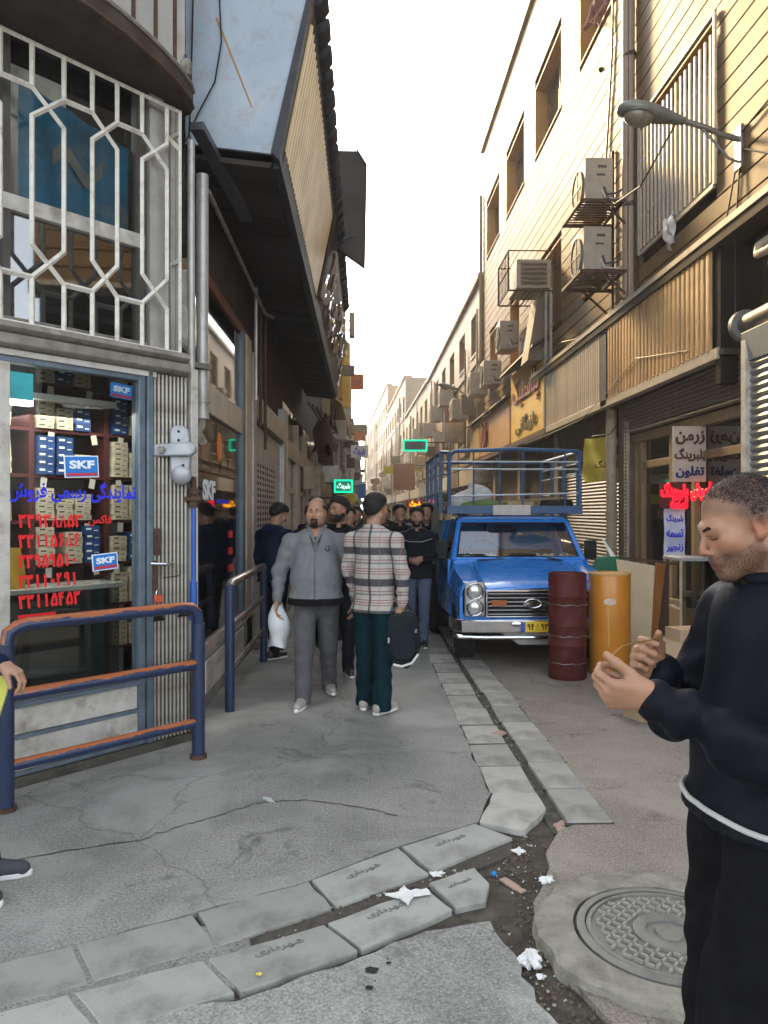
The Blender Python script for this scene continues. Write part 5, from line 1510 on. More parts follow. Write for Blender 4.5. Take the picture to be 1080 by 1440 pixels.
# timber framed shop
m_wood = pm('shop_timber', (0.30, 0.215, 0.12), (0.22, 0.15, 0.085), scale=4, rough=.55, stretch=(5, 5, .8), dirt=.4, dcol=(.08, .05, .03), bump=.002)
tf = T('timber_shop', 'timber framed bearing shop front with a dark shutter box over its glass doors', 'shop', (4.25, 10, 0))
O('shutter_box', G().box(4.05, 4.5, 8.15, 11.75, 2.86, 3.30), m_brownsteel, tf, bev=.01)
pieces('shutter_slat', lambda i: G().prism([(.03, 0), (0, .005), (-.012, .027), (0, .048), (.03, .052)], 8.16, 11.74, 'y'), [TM(4.05, 0, 2.80 + k * .056) for k in range(9)], pm('shutter_brown', (0.16, 0.13, 0.10), (0.12, .095, .075), rough=.45, metal=.3), tf)
O('lintel', G().box(4.12, 4.3, 8.15, 11.72, 2.66, 2.79), m_wood, tf, bev=.006)
O('transom', G().box(4.16, 4.28, 8.25, 11.4, 2.26, 2.36), m_wood, tf, bev=.006)
for y in (8.22, 9.55, 10.25, 11.38, 11.6):
    O('post', G().box(4.14, 4.29, y - .05, y + .05, 0, 2.66), m_wood, tf, bev=.006)
O('sill', G().box(4.12, 4.3, 8.3, 11.6, 0, .45), m_wood, tf, bev=.006)
O('glass_pane', G().box(4.21, 4.216, 8.27, 11.36, .45, 2.26), m_wglass, tf, smooth=False)
O('glass_pane', G().box(4.21, 4.216, 8.27, 11.36, 2.36, 2.66), m_wglass, tf, smooth=False)
O('inner_wall', G().box(6.2, 6.25, 8.0, 12, 0, 3.2).box(4.35, 6.2, 7.98, 8.0, 0, 3.2).box(4.35, 6.2, 11.9, 11.95, 0, 3.2).box(4.4, 6.2, 8, 11.9, 3.1, 3.15), m_interior, tf, smooth=False)
li = bpy.data.lights.new('timber_shop_lamp', 'AREA'); li.energy = 4; li.size = 1; li.color = (1, .85, .62)
lio = bpy.data.objects.new('timber_shop_lamp', li); lio.location = (5.2, 10, 3.0); COL.objects.link(lio)
tl2 = T('ceiling_lamp', 'small lit tube inside the timber framed shop', 'lamp', (5.2, 10, 3.05))
O('lamp_tube', G().box(5.15, 5.2, 9.6, 10.4, 3.05, 3.08), pm('tube_glow_warm', (1, 1, 1)), tl2)
shelf2 = T('shelving', 'cluttered shelves inside the timber framed shop', 'shelves', (5.9, 10, 0))
r6 = random.Random(3)
for k in range(5):
    O('shelf_board', G().box(5.7, 6.15, 8.2, 11.8, .5 + k * .5, .53 + k * .5), m_wood, shelf2)
for k in range(46):
    y = 8.3 + r6.random() * 3.3; s = r6.randrange(5)
    h = r6.uniform(.1, .34)
    O('shelf_item', G().box(5.72, 5.95, y, y + r6.uniform(.1, .25), .532 + s * .5, .532 + s * .5 + h), r6.choice([m_cart, m_cartb, pm('item_green', (.06, .2, .1)), pm('item_yellow', (.5, .4, .05)), m_white, m_brownsteel]), shelf2)
# projecting text board, red lamps, banner
ts = T('text_board', 'pale hanging board with Persian words in brown and blue letters by the shop door', 'sign', (4.0, 9.3, 2.0))
O('board', G().box(3.79, 4.20, 9.30, 9.33, 1.98, 2.66), pm('board_pale', (0.52, 0.43, 0.36), (0.46, 0.38, 0.31), rough=.6, dirt=.3), ts, bev=.004)
m_lbrown = pm('letter_brown', (0.12, 0.03, 0.025), rough=.5)
m_lnavy = pm('letter_navy', (0.02, 0.025, 0.16), rough=.5)
text('lettering', 'زرمن', m_lbrown, width=.36, height=.17, depth=.012, bold=.03, parent=ts, M=TM(3.995, 9.29, 2.52))
text('lettering', 'بلبرینگ', m_lbrown, width=.38, height=.17, depth=.012, bold=.03, parent=ts, M=TM(3.995, 9.29, 2.31))
text('lettering', 'تفلون', m_lnavy, width=.35, height=.15, depth=.012, bold=.03, parent=ts, M=TM(3.995, 9.29, 2.10))
m_ledr = pm('red_glow', (0.8, 0.0, 0.01), rough=.4, emit=(1.0, 0.01, 0.03), estr=.35)
rl = T('neon_sign', 'glowing red Persian lettering hung below the pale text board', 'sign', (3.95, 9.2, 1.7))
O('board', G().box(3.60, 3.95, 9.24, 9.26, 1.66, 1.97), pm('neon_back', (0.10, 0.02, 0.02), rough=.5), rl)
text('lettering', 'بلبرینگ', m_ledr, width=.34, height=.23, depth=.02, bold=.07, parent=rl, M=TM(3.775, 9.22, 1.86))
text('lettering', 'تسمه', m_ledr, width=.22, height=.13, depth=.02, bold=.07, parent=rl, M=TM(3.83, 9.22, 1.71))
text('lettering', 'فروش', m_ledr, width=.26, height=.24, depth=.02, bold=.05, parent=rl, M=TM(4.10, 9.22, 1.86))
vb = T('banner', 'narrow blue and white banner with blue writing hanging below the red letters', 'banner', (3.8, 9.3, 1.0))
O('banner_cloth', G().grid(lambda u, v: (3.68 + .26 * u, 9.31 + .01 * math.sin(v * 9), 1.05 + .60 * v), 4, 12), pm('banner_lilac', (0.40, 0.42, 0.60), (0.62, 0.66, 0.72), scale=5, rough=.5), vb)
for k, s in enumerate(('بلبرینگ', 'تسمه', 'زنجیر')):
    text('lettering', s, m_lblue, width=.21, height=.1, depth=.006, bold=.03, parent=vb, M=TM(3.81, 9.295, 1.53 - k * .18))
# column with pipe and closed shutter behind the truck
O('column', G().box(4.1, 4.35, 11.75, 12.25, 0, 3.3), m_brick, sr, bev=.01)
sp2 = T('standpipe', 'rusty beige standpipe in front of the column beside the closed shutter', 'pipe', (4.0, 12.3, 0))
O('pipe_run', G().tube([(4.02, 12.35, 0), (4.02, 12.35, 3.28)], .085, 14), m_beige, sp2)
O('pipe_collar', G().cyl((4.02, 12.35, 1.5), (4.02, 12.35, 1.6), .1).cyl((4.02, 12.35, 2.7), (4.02, 12.35, 2.8), .1), m_beige, sp2)
ch2 = T('gate_strip', 'perforated steel strip standing beside the rusty standpipe', 'gate', (4.05, 11.7, 0))
O('strip', G().box(4.03, 4.06, 11.62, 11.78, 0, 3.0), m_silver, ch2)
O('strip_hole', G().box(4.022, 4.029, 11.69, 11.71, .2, .24), m_dark, ch2)
for k in range(44):
    O('strip_hole', G().box(4.022, 4.029, 11.685, 11.715, .3 + k * .06, .33 + k * .06), m_dark, ch2, smooth=False)
rs2 = T('roller_shutter', 'closed shutter with shiny narrow ribs behind the blue truck', 'shutter', (4.2, 14, 0))
pieces('slat', lambda i: G().prism([(.025, .0), (.002, .004), (-.014, .028), (.002, .056), (.025, .060)], 12.5, 15.9, 'y'), [TM(4.2, 0, .05 + k * .062) for k in range(40)], pm('shutter_shiny', (0.11, 0.085, 0.06), (0.08, 0.06, 0.042), rough=.4, metal=.2, dirt=.4, scale=2), rs2)
O('shutter_rail', G().box(4.14, 4.26, 15.9, 16.1, 0, 3.3), m_brownsteel, rs2)
O('upper_board', G().box(4.1, 4.3, 12.45, 15.9, 2.56, 3.3), m_rsoffit, rs2)
yb = T('banner', 'crumpled yellow banner sagging in front of the closed shutter above the truck', 'banner', (4.0, 13.3, 2.0))
def ybf(u, v):
    sag = .10 * math.sin(u * math.pi) * (1 - v) + .06 * math.sin(u * 7 + 1) * (1 - v)
    return (3.72 + .42 * u, 13.0 + .05 * math.sin(u * 14 + v * 4) + .04 * math.sin(v * 9), 2.82 - .72 * (1 - v) * 1.0 - sag + .03 * u)
O('banner_cloth', G().grid(lambda u, v: (3.78 + .68 * u, 13.1 - .9 * u + .05 * math.sin(u * 16 + v * 5) + .03 * math.sin(v * 11 + u * 5), 2.86 - .66 * (1 - v) - (.10 * math.sin(u * 3.1) + .05 * math.sin(u * 8 + 1)) * (1 - v)), 30, 14), pm('banner_yellow', (0.70, 0.56, 0.08), (0.5, 0.4, 0.06), scale=4, rough=.6), yb)
text('lettering', 'بلبرینگ', m_lbrown, width=.42, height=.16, depth=.01, bold=.02, parent=yb, M=TM(3.98, 12.42, 2.38, rz=-30))
O('banner_cord', G().tube([(4.1, 13.1, 3.1), (3.9, 13.0, 2.9), (3.95, 12.2, 2.86), (4.2, 12.3, 3.15)], .008), m_cable, yb)
# yellow sign
ys_ = T('yellow_sign', 'big yellow shop sign with red raised Persian letters and dark smaller script', 'sign', (3.85, 18, 3.4))
O('board', G().box(XF - .02, XF + .05, 16.25, 19.85, 3.38, 5.12), pm('sign_yellow', (0.90, 0.60, 0.05), (0.84, 0.52, 0.04), scale=1.5, rough=.45, dirt=.35, dcol=(.3, .16, .04)), ys_, bev=.01)
O('hood', G().prism([(XF - .30, 5.10), (XF - .28, 5.16), (4.05, 5.42), (4.05, 5.32)], 16.1, 20.0, 'y'), m_brownsteel, ys_)
O('side_panel', G().prism([(XF - .02, 4.68), (XF - .02, 5.12), (4.0, 5.30), (4.6, 5.3), (4.6, 4.68)], 16.15, 16.2, 'y'), m_grey2, ys_)
O('side_box', G().box(XF - .04, XF + .0, 16.10, 16.24, 3.38, 5.10), m_beige, ys_)
m_rlet = pm('raised_letter', (0.42, 0.09, 0.06), (0.3, 0.06, 0.04), rough=.4)
text('lettering', 'پلاستیک', m_rlet, width=2.9, height=.85, depth=.025, bold=.012, parent=ys_, M=TM(XF - .045, 18.05, 4.50, rz=-90))
text('lettering', 'بازرگانی', pm('dark_letter', (0.05, 0.05, 0.03), rough=.5), width=2.3, height=.42, depth=.015, bold=.006, parent=ys_, M=TM(XF - .04, 18.0, 3.72, rz=-90))
og = T('orange_sign', 'long orange brown shop sign with red script beyond the yellow one', 'sign', (3.85, 23, 3.4))
O('board', G().box(XF - .01, XF + .05, 20.1, 27.4, 3.40, 4.62), pm('sign_orange', (0.68, 0.36, 0.12), (0.58, 0.3, 0.1), scale=1.2, rough=.45, dirt=.4, dcol=(.3, .2, .08)), og, bev=.01)
O('hood', G().prism([(XF - .15, 4.62), (XF - .13, 4.68), (4.0, 4.80), (4.0, 4.70)], 20.05, 27.5, 'y'), m_brownsteel, og)
O('end_board', G().box(XF - .03, XF - .012, 25.2, 27.4, 3.42, 4.6), pm('sign_ochre', (0.5, 0.32, 0.08), rough=.5), og)
text('lettering', 'ابزار', m_rlet, width=1.2, height=.85, depth=.04, bold=.04, parent=og, M=TM(XF - .05, 24.3, 4.02, rz=-90))
for k, (y0, y1) in enumerate(((16.1, 20.0), (20.0, 23.8), (23.8, 27.5))):
    O('pier', G().box(4.1, 4.4, y0, y0 + .35, 0, 3.3), m_brick, sr, bev=.01)
    O('shop_front', G().box(4.25, 4.35, y0 + .35, y1, 0, 3.3), [m_soot, m_brownsteel, m_silver][k], sr, smooth=False)
# person leaning on upper window handled with the people

# ================================================================ RIGHT FAR BUILDINGS
facade('apartment_building', 'lower tan building next to the stone clad one on the right', lambda y: 4.0, -1, 25.75, 47, 9.5, m_tan, 3.3, seed=11)
facade('apartment_building', 'ochre building further down the right side', lambda y: 4.0 - .02 * (y - 47), -1, 47, 66, 9.6, m_pale, 3.0, seed=12)
facade('apartment_building', 'tall greyish building near the far end of the right side', lambda y: 3.62 - .032 * (y - 66), -1, 66, 90, 13.2, m_grey2, 3.2, seed=13)
facade('apartment_building', 'pale distant block that closes the view where the lane bends', lambda y: 2.85 - .045 * (y - 90), -1, 90, 150, 16.5, m_tan, 4.0, seed=14)
r7 = random.Random(21)
places_lab = ['first', 'second', 'third', 'fourth', 'fifth', 'sixth']
for k in range(6):
    y = 28.5 + k * 4.6
    z = 4.7 + r7.uniform(0, 2.2)
    ac_unit('%s small air conditioner on the far right buildings, counted from the near one' % places_lab[k], 3.3, 3.9, y, y + .9, z, z + .75, group='air conditioners on the far right buildings', detail=False)
for k in range(3):
    y = 27.5 + k * 6
    ac_unit('%s small air conditioner on the pale buildings on the left, counted from the near one' % places_lab[k], -1.05, -.62, y, y + .9, 4.2 + k * 1.1, 4.9 + k * 1.1, group='air conditioners on the left far buildings', detail=False)
# projecting signs
def psign(label, x0, x1, y, z0, z1, mat, txt=None, tm=None, d=.12, frame=None, arm=None, h=.5):
    t = T('projecting_sign', label, 'sign', ((x0 + x1) / 2, y, z0), 'signs projecting over the lane')
    O('board', G().box(x0, x1, y, y + d, z0, z1), mat, t, bev=.01)
    if frame:
        e = (z1 - z0) * .13
        O('light_frame', G().box(x0, x1, y - .03, y - .002, z1 - e, z1).box(x0, x1, y - .03, y - .002, z0, z0 + e).box(x0, x0 + e, y - .03, y - .002, z0 + e, z1 - e).box(x1 - e, x1, y - .03, y - .002, z0 + e, z1 - e), frame, t, smooth=False)
    if txt:
        text('lettering', txt, tm, width=(x1 - x0) * .7, height=(z1 - z0) * h, depth=.02, bold=.04, parent=t, M=TM((x0 + x1) / 2, y - .02, (z0 + z1) / 2))
    if arm:
        O('sign_arm', G().tube([(arm, y + d / 2, z1 - .1), ((x0 + x1) / 2, y + d / 2, z1 - .1)], .025), m_brownsteel, t)
    return t
m_green = pm('green_glow', (0, .5, .3), emit=(0.0, 1.0, 0.48), estr=.22)
m_greeny = pm('green_box', (0.0, 0.12, 0.08), rough=.4, emit=(0, 1, .5), estr=.02)
m_whiteg = pm('white_glow', (.8, 1, .9), emit=(.6, 1, .85), estr=.26)
psign('lit green sign with white letters over the crowd on the left', -.84, -.30, 22, 2.16, 2.54, m_greeny, 'بلبرینگ', m_whiteg, frame=m_green, arm=-1.35)
psign('dark sign board outlined by a bright green light strip above the crowd', 1.55, 2.50, 30, 3.98, 4.44, pm('grey_screen', (.06, .075, .07), rough=.3), frame=m_green, arm=4.0)
psign('orange sign box with red lettering high on the left', -.74, .02, 35, 7.2, 7.9, pm('sign_or', (.6, .17, .03), rough=.5), 'ابزار', m_rlet, arm=-1.15)
psign('grey and orange sign box below the orange one on the left', -.78, .22, 45, 6.1, 6.75, pm('sign_gr', (.3, .25, .15), rough=.5), arm=-1.05)
psign('orange lower half of the grey sign on the left', -.58, .12, 44.8, 5.75, 6.3, pm('sign_or2', (.62, .22, .05), rough=.5), arm=-1.05)
psign('white sign with blue and red slanted strokes on the left', -.62, .22, 38, 4.3, 4.92, m_white, 'بلبرینگ', m_lblue, arm=-1.15, h=.7)
psign('blue vertical sign low at the far left end', -.22, .1, 34, 2.2, 2.85, pm('sign_bl', (.01, .1, .4), rough=.4), arm=-1.15)
psign('yellow board under the green lit sign', -.66, -.25, 23, 1.85, 2.14, pm('sign_ye', (.6, .5, .03), rough=.5), arm=-1.35)
psign('terracotta coloured billboard above the far crowd', 1.75, 3.0, 45, 2.9, 4.45, pm('terracotta', (.42, .2, .11), rough=.6), arm=4.0)
psign('small bright yellow sign left of the terracotta billboard', 1.35, 1.95, 50, 4.1, 4.6, pm('sign_ye', (.6, .5, .03)), arm=4.0)
ledm = pm('amber_glow', (1, .6, 0), emit=(1.0, .50, .0), estr=.45)
psign('amber and red lit lettering just above the crowd on the right', 1.46, 1.98, 25.5, 1.72, 2.02, pm('led_back', (.1, .0, .0), rough=.4, emit=(1, 0, 0), estr=.02), 'بلبرینگ', ledm, arm=4.0, h=.8)
psign('small red light panel right of the amber lettering', 2.15, 2.32, 25, 1.72, 2.0, m_ledr, arm=4.0)
# yellow vertical signs on the left
m_ysg = pm('yellow_sheet', (0.62, 0.40, 0.03), (0.55, 0.33, 0.02), rough=.4)
for (x0, x1, y, z0, z1, lab) in ((-.88, -.62, 27, 7.2, 9.4, 'tall yellow vertical sign high on the left, the upper one'), (-.80, -.50, 29, 5.6, 8.0, 'yellow vertical sign just below and right of the highest one'), (-.62, -.38, 33, 9.2, 10.2, 'small pale vertical sign beside the yellow ones')):
    t = T('vertical_sign', lab, 'sign', (x0, y, z0))
    O('board', G().box(x0, x1, y, y + .7, z0, z1), m_ysg if 'pale' not in lab else m_pale, t, bev=.01)
    for zz_ in (z1 - .3, z0 + .3):
        O('sign_arm', G().tube([(-1.15, y + .3, zz_), (x0, y + .3, zz_)], .03), m_brownsteel, t)
aw = T('awning', 'yellow awning strip above the left air conditioners', 'awning', (-1, 31, 4.6))
O('awning_cloth', G().hexa([(-1.15, 26.2, 5.6), (-.72, 26.2, 5.3), (-.55, 36, 5.0), (-1.15, 36, 5.6), (-1.15, 26.2, 5.66), (-.72, 26.2, 5.36), (-.55, 36, 5.06), (-1.15, 36, 5.66)]), m_ysg, aw)
dk = T('hanging_bundle', 'dark bundle of covered fittings hanging past the end of the canopy', 'bundle', (-1, 19, 3))
O('bundle_body', G().grid(lambda u, v: (-.98 + .30 * (1 - .45 * v) * math.cos(u * 6.283) * (1 + .25 * math.sin(u * 19 + v * 7)), 19.2 + .7 * math.sin(u * 6.283) * (1 - .2 * v), 3.15 + .75 * v + .10 * math.sin(u * 25)), 28, 8), m_brownsteel, dk, smooth=False)
O('bundle_box', G().box(-1.2, -.8, 20.2, 21.5, 2.9, 3.5), m_brownsteel, dk, bev=.03)
for k in range(7):
    O('bundle_wire', G().tube([(-1.3 + .1 * k, 18.2, 4.2 - .06 * k), (-1.0 + .05 * k, 19.0 + .3 * k, 3.75 + .06 * math.sin(k * 2)), (-.8, 20.5, 3.95 - .1 * (k % 3))], .018, 5), m_cable, dk)
# ================================================================ BLUE PICKUP
m_blue = pm('truck_blue', (0.018, 0.20, 0.66), (0.024, 0.22, 0.70), scale=3, rough=.28, coat=.5)
m_cage = pm('cage_blue', (0.010, 0.055, 0.14), (0.016, 0.08, 0.19), scale=8, rough=.45, dirt=.5, dcol=(.12, .1, .08), dscale=8)
m_lens = pm('lamp_lens', (0.75, 0.76, 0.76), (0.5, 0.5, 0.5), scale=60, rough=.08, metal=.6)
m_tyre = pm('tyre', (0.02, 0.019, 0.018), (0.04, 0.036, 0.03), scale=12, rough=.85, bump=.002)
m_plate = pm('plate_yellow', (0.75, 0.5, 0.02), rough=.4)
tk = T('pickup_truck', 'bright blue old pickup truck with stacked round headlights and a tube cage over its cab', 'truck', (1.84, 7.9, 0), rz=0.0)
def sect(y, zf, dz, hw, nose=0.0):
    """cross-section of bonnet and wings at y, left to right"""
    pts = [(.845, .60), (.85, .72), (.835, .80), (.80, zf), (.66, zf + .005), (.575, dz - .015), (.55, dz), (.28, dz + .022), (0, dz + .03)]
    pts = [(p[0] * hw, p[1]) for p in pts]
    return [(-p[0], y, p[1]) for p in pts] + [(p[0], y, p[1]) for p in pts[::-1][1:]]
secs = [sect(0.0, .862, .795, .985), sect(.03, .88, .82, 1), sect(.25, .895, .865, 1), sect(.6, .93, .925, 1), sect(.95, .985, .99, .995), sect(1.12, 1.01, 1.03, .985), sect(1.20, 1.02, 1.04, .98)]
n = len(secs[0])
vs = [p for s in secs for p in s]
fs = [(i * n + k, i * n + k + 1, (i + 1) * n + k + 1, (i + 1) * n + k) for i in range(len(secs) - 1) for k in range(n - 1)]
bon = O('body', G().add(vs, fs), m_blue, tk, ang=35)
md = bon.modifiers.new('s', 'SOLIDIFY'); md.thickness = .012; md.offset = -1
for s in (-1, 1):
    O('bonnet_gap', G().tube([(s * .562, .03, .812), (s * .565, .25, .857), (s * .565, .6, .918), (s * .56, 1.1, 1.012)], .004, 4), m_dark, tk)
# wings with wheel arches
def arch_poly(y0, y1, zt0, zt1, yc, rc, zb=.42):
    p = [(y0, zb + .05), (y0, zt0), (y1, zt1), (y1, zb)]
    a0 = math.asin((zb - .33) / rc)
    arc_ = [(yc + rc * math.cos(a), .33 + rc * math.sin(a)) for a in [a0 + (math.pi - 2 * a0) * k / 14 for k in range(15)]]
    return p + arc_
for s in (-1, 1):
    O('wing', G().prism(arch_poly(.0, 1.2, .74, .78, .62, .37), s * .815, s * .848, 'x'), m_blue, tk, bev=.004, fix=True)
    O('wheel_well', G().box(min(s * .55, s * .81), max(s * .55, s * .81), .22, 1.02, .30, .78), m_dark, tk, smooth=False)
    # cab door side
    O('door', G().hexa([(s * .82, 1.2, .42), (s * .85, 1.2, .42), (s * .85, 2.32, .42), (s * .82, 2.32, .42), (s * .80, 1.2, 1.04), (s * .835, 1.2, 1.04), (s * .835, 2.32, 1.08), (s * .80, 2.32, 1.08)]), m_blue, tk, bev=.006, fix=True)
    O('side_glass', G().hexa([(s * .80, 1.32, 1.06), (s * .805, 1.32, 1.06), (s * .805, 2.2, 1.08), (s * .80, 2.2, 1.08), (s * .68, 1.62, 1.46), (s * .685, 1.62, 1.46), (s * .685, 2.2, 1.48), (s * .68, 2.2, 1.48)]), m_wglass, tk, fix=True, smooth=False)
    O('front_pillar', G().tube([(s * .775, 1.17, 1.03), (s * .66, 1.55, 1.50)], .032, 8), m_blue, tk)
    O('rear_pillar', G().tube([(s * .80, 2.3, 1.06), (s * .67, 2.3, 1.50)], .045, 8), m_blue, tk)
    mr_ = O('mirror', G().box(s * .90 - .075, s * .90 + .075, 1.28, 1.33, 1.04, 1.27), m_black, tk, bev=.02)
    sub('mirror_arm', G().tube([(s * .80, 1.28, 1.0), (s * .88, 1.29, 1.06)], .012).tube([(s * .78, 1.30, 1.2), (s * .88, 1.30, 1.22)], .01), m_black, mr_)
O('front_skirt', G().box(-.82, .82, .02, .06, .40, .56), m_blue, tk, bev=.006)
O('cowl', G().box(-.78, .78, 1.16, 1.26, .98, 1.045), m_blue, tk, bev=.01)
O('cowl_vent', G().box(-.5, .5, 1.10, 1.13, 1.035, 1.052), m_black, tk)
# windscreen
O('windscreen_frame', G().tube([(-.755, 1.19, 1.06), (-.70, 1.19, 1.055), (.70, 1.19, 1.055), (.755, 1.19, 1.06)], .02, 8).tube([(-.66, 1.545, 1.50), (.66, 1.545, 1.50)], .028, 8), m_blue, tk)
O('windscreen_rubber', G().tube([(-.725, 1.205, 1.075), (.725, 1.205, 1.075), (.635, 1.52, 1.475), (-.635, 1.52, 1.475), (-.725, 1.205, 1.075)], .011, 6), m_black, tk)
O('windscreen', G().add([(-.725, 1.205, 1.075), (.725, 1.205, 1.075), (.635, 1.52, 1.475), (-.635, 1.52, 1.475)], [(0, 1, 2, 3)]), glass('truck_glass', (.72, .82, .88), .2), tk, smooth=False)
O('roof', G().prism([(-.68, 1.49), (-.67, 1.53), (-.60, 1.56), (0, 1.575), (.60, 1.56), (.67, 1.53), (.68, 1.49)], 1.54, 2.36, 'y'), m_blue, tk, bev=.015)
O('cab_back', G().box(-.80, .80, 2.32, 2.36, .45, 1.5), pm('cab_back_brightened', (.05, .36, .78), rough=.5), tk)  # blue brightened past the body paint to stand in for windscreen reflections
O('dashboard', G().box(-.76, .76, 1.24, 1.5, .80, 1.04), pm('dash', (.03, .03, .032), rough=.7), tk, bev=.03)
O('seat', G().box(-.65, .65, 2.05, 2.22, .6, 1.12).box(-.65, .65, 1.7, 2.2, .55, .72), pm('seat_vinyl', (.05, .045, .04), rough=.6), tk, bev=.05)
O('steering_wheel', G().tube([(-.36 + .19 * math.cos(k * .2618), 1.56 + .05 * math.sin(k * .2618), 1.08 + .18 * math.sin(k * .2618)) for k in range(25)], .013, 6).tube([(-.36, 1.50, 1.0), (-.36, 1.56, 1.08)], .02), m_black, tk)
O('rear_view_mirror', G().box(-.32, .05, 1.50, 1.53, 1.36, 1.45), m_black, tk, bev=.02)
for (x, w_) in ((-.62, .22), (.35, .25), (.58, .12), (-.3, .12)):
    O('dash_clutter', G().grid(lambda u, v, x=x, w_=w_: (x + w_ * (u - .5), 1.27 + .12 * v, 1.05 + .05 * math.sin(u * 9) * math.sin(v * 7 + x * 9) + .02), 8, 6), m_paper, tk, smooth=False)
for (x0, x1) in ((-.12, -.62), (.48, .0)):
    wp_ = O('wiper', G().tube([(x0, 1.155, 1.045), ((x0 + x1) / 2, 1.20, 1.085), (x1, 1.22, 1.115)], [.010, .007, .005], 6), m_black, tk)
    sub('wiper_blade', G().box(min(x1 - .10, x1 + .22), max(x1 - .10, x1 + .22), 1.205, 1.218, 1.098, 1.112), m_black, wp_)
# grille
O('grille_back', G().box(-.80, .80, .015, .03, .53, .80), m_black, tk, smooth=False)
for k in range(6):
    z = .555 + k * .042
    O('grille_bar', G().box(-.555, .555, -.012, .006, z - .0038, z + .0038), m_chrome, tk, bev=.002)
O('grille_rim', G().box(-.575, .575, -.02, .01, .785, .806).box(-.575, -.560, -.018, .01, .535, .785).box(.560, .575, -.018, .01, .535, .785).box(-.575, .575, -.019, .01, .523, .535), m_chrome, tk, bev=.003)
O('grille_lamp', G().box(-.52, -.36, -.02, -.005, .64, .70), pm('amber_lens', (.35, .09, .02), rough=.3), tk, bev=.004)
O('grille_badge', G().tube([(-.09 + .085 * math.cos(k * .349), -.024, .665 + .045 * math.sin(k * .349)) for k in range(19)], .010, 6).box(-.19, .01, -.03, -.018, .655, .675), m_chrome, tk)
for s in (-1, 1):
    hl = O('headlight', G().box(s * .69 - .105, s * .69 + .105, -.008, .03, .525, .885), m_silver, tk, bev=.02)
    for z in (.79, .62):
        sub('lamp_rim', G().tube([(s * .69 + .080 * math.cos(k * .2618), -.016, z + .080 * math.sin(k * .2618)) for k in range(25)], .011, 6), m_chrome, hl)
        sub('lamp_lens', G().ell((s * .69, -.008, z), (.074, .03, .074), 10), m_lens, hl)
# bumper
bmp = O('bumper', G().prism([(-.93, .30), (-.92, -.02), (-.84, -.13), (-.6, -.165), (.6, -.165), (.84, -.13), (.92, -.02), (.93, .30), (.90, .30), (.89, -.0), (.82, -.09), (.6, -.125), (-.6, -.125), (-.82, -.09), (-.89, 0), (-.90, .30)], .385, .515, 'z'), m_chrome, tk, bev=.012)
sub('bumper_bar', G().tube([(-.90, .1, .335), (-.86, -.08, .335), (-.6, -.14, .335), (.6, -.14, .335), (.86, -.08, .335), (.90, .1, .335)], .020, 8), m_chrome, bmp)
sub('bumper_boss', G().ell((-.27, -.17, .475), (.085, .015, .03), 8).ell((.27, -.17, .475), (.085, .015, .03), 8), m_chrome, bmp)
O('valance', G().hexa([(-.25, -.10, .25), (.25, -.10, .25), (.25, .0, .25), (-.25, 0, .25), (-.45, -.10, .385), (.45, -.10, .385), (.45, 0, .385), (-.45, 0, .385)]), pm('dull_metal', (.3, .28, .27), rough=.5, metal=.5, dirt=.5), tk, bev=.01)
pt = O('number_plate', G().box(-.255, .075, -.185, -.170, .395, .50), m_plate, tk, bev=.003)
sub('plate_strip', G().box(-.254, -.205, -.1865, -.1855, .397, .498), pm('plate_blue', (.02, .08, .4), rough=.4), pt)
dq = O('lettering', digit_strokes('۹۴', .085, .06, .0055), m_dark, pt, smooth=False); dq.location = (-.145, -.188, .447)
dq = O('lettering', digit_strokes('۹۳۵', .12, .06, .0055), m_dark, pt, smooth=False); dq.location = (.012, -.188, .447)
text('lettering', 'ع', m_dark, width=.03, height=.06, depth=.003, bold=0, parent=pt, M=TM(-.075, -.187, .445))
# wheels and underside
def wheel(x, y, s):
    wh = O('wheel', G().box(x - .02, x + .02, y - .02, y + .02, .31, .35), m_dark, tk)
    Mx = Euler((0, R(90), 0)).to_matrix()
    sub('tyre', G().lathe([(.19, -.095), (.29, -.10), (.325, -.085), (.338, -.05), (.34, 0), (.338, .05), (.325, .085), (.29, .10), (.19, .095)], (x, y, .338), 32, Mx), m_tyre, wh)
    sub('rim', G().lathe([(.01, .05), (.08, .07), (.10, .03), (.17, .03), (.195, .08), (.20, .09), (.19, -.09)], (x, y, .338), 24, Euler((0, R(90 * s), 0)).to_matrix()), m_silver, wh)
    tg = G()
    for k in range(40):
        a = k * math.pi / 20
        for j, o_ in enumerate((-.055, 0, .055)):
            g_ = G()
            M = Matrix.Translation((x + o_, y, .338)) @ Euler((a + j * .05, 0, 0)).to_matrix().to_4x4()
            tg.M = M
            tg.box(-.02, .02, -.017, .017, .334, .347)
    tg.M = None
    sub('tread', tg, m_tyre, wh, smooth=False)
for s in (-1, 1):
    wheel(s * .715, .62, s)
    wheel(s * .70, 2.95, s)
O('chassis', G().box(-.5, .5, .1, 3.6, .32, .45).box(-.60, .60, .58, .66, .28, .36).box(-.60, .60, 2.9, 3.0, .28, .36).box(-.78, .78, .9, 3.6, .44, .54), m_dark, tk, smooth=False)
for s in (-1, 1):
    O('mud_flap', G().box(s * .72 - .1, s * .72 + .1, 1.05, 1.065, .16, .45), m_black, tk)
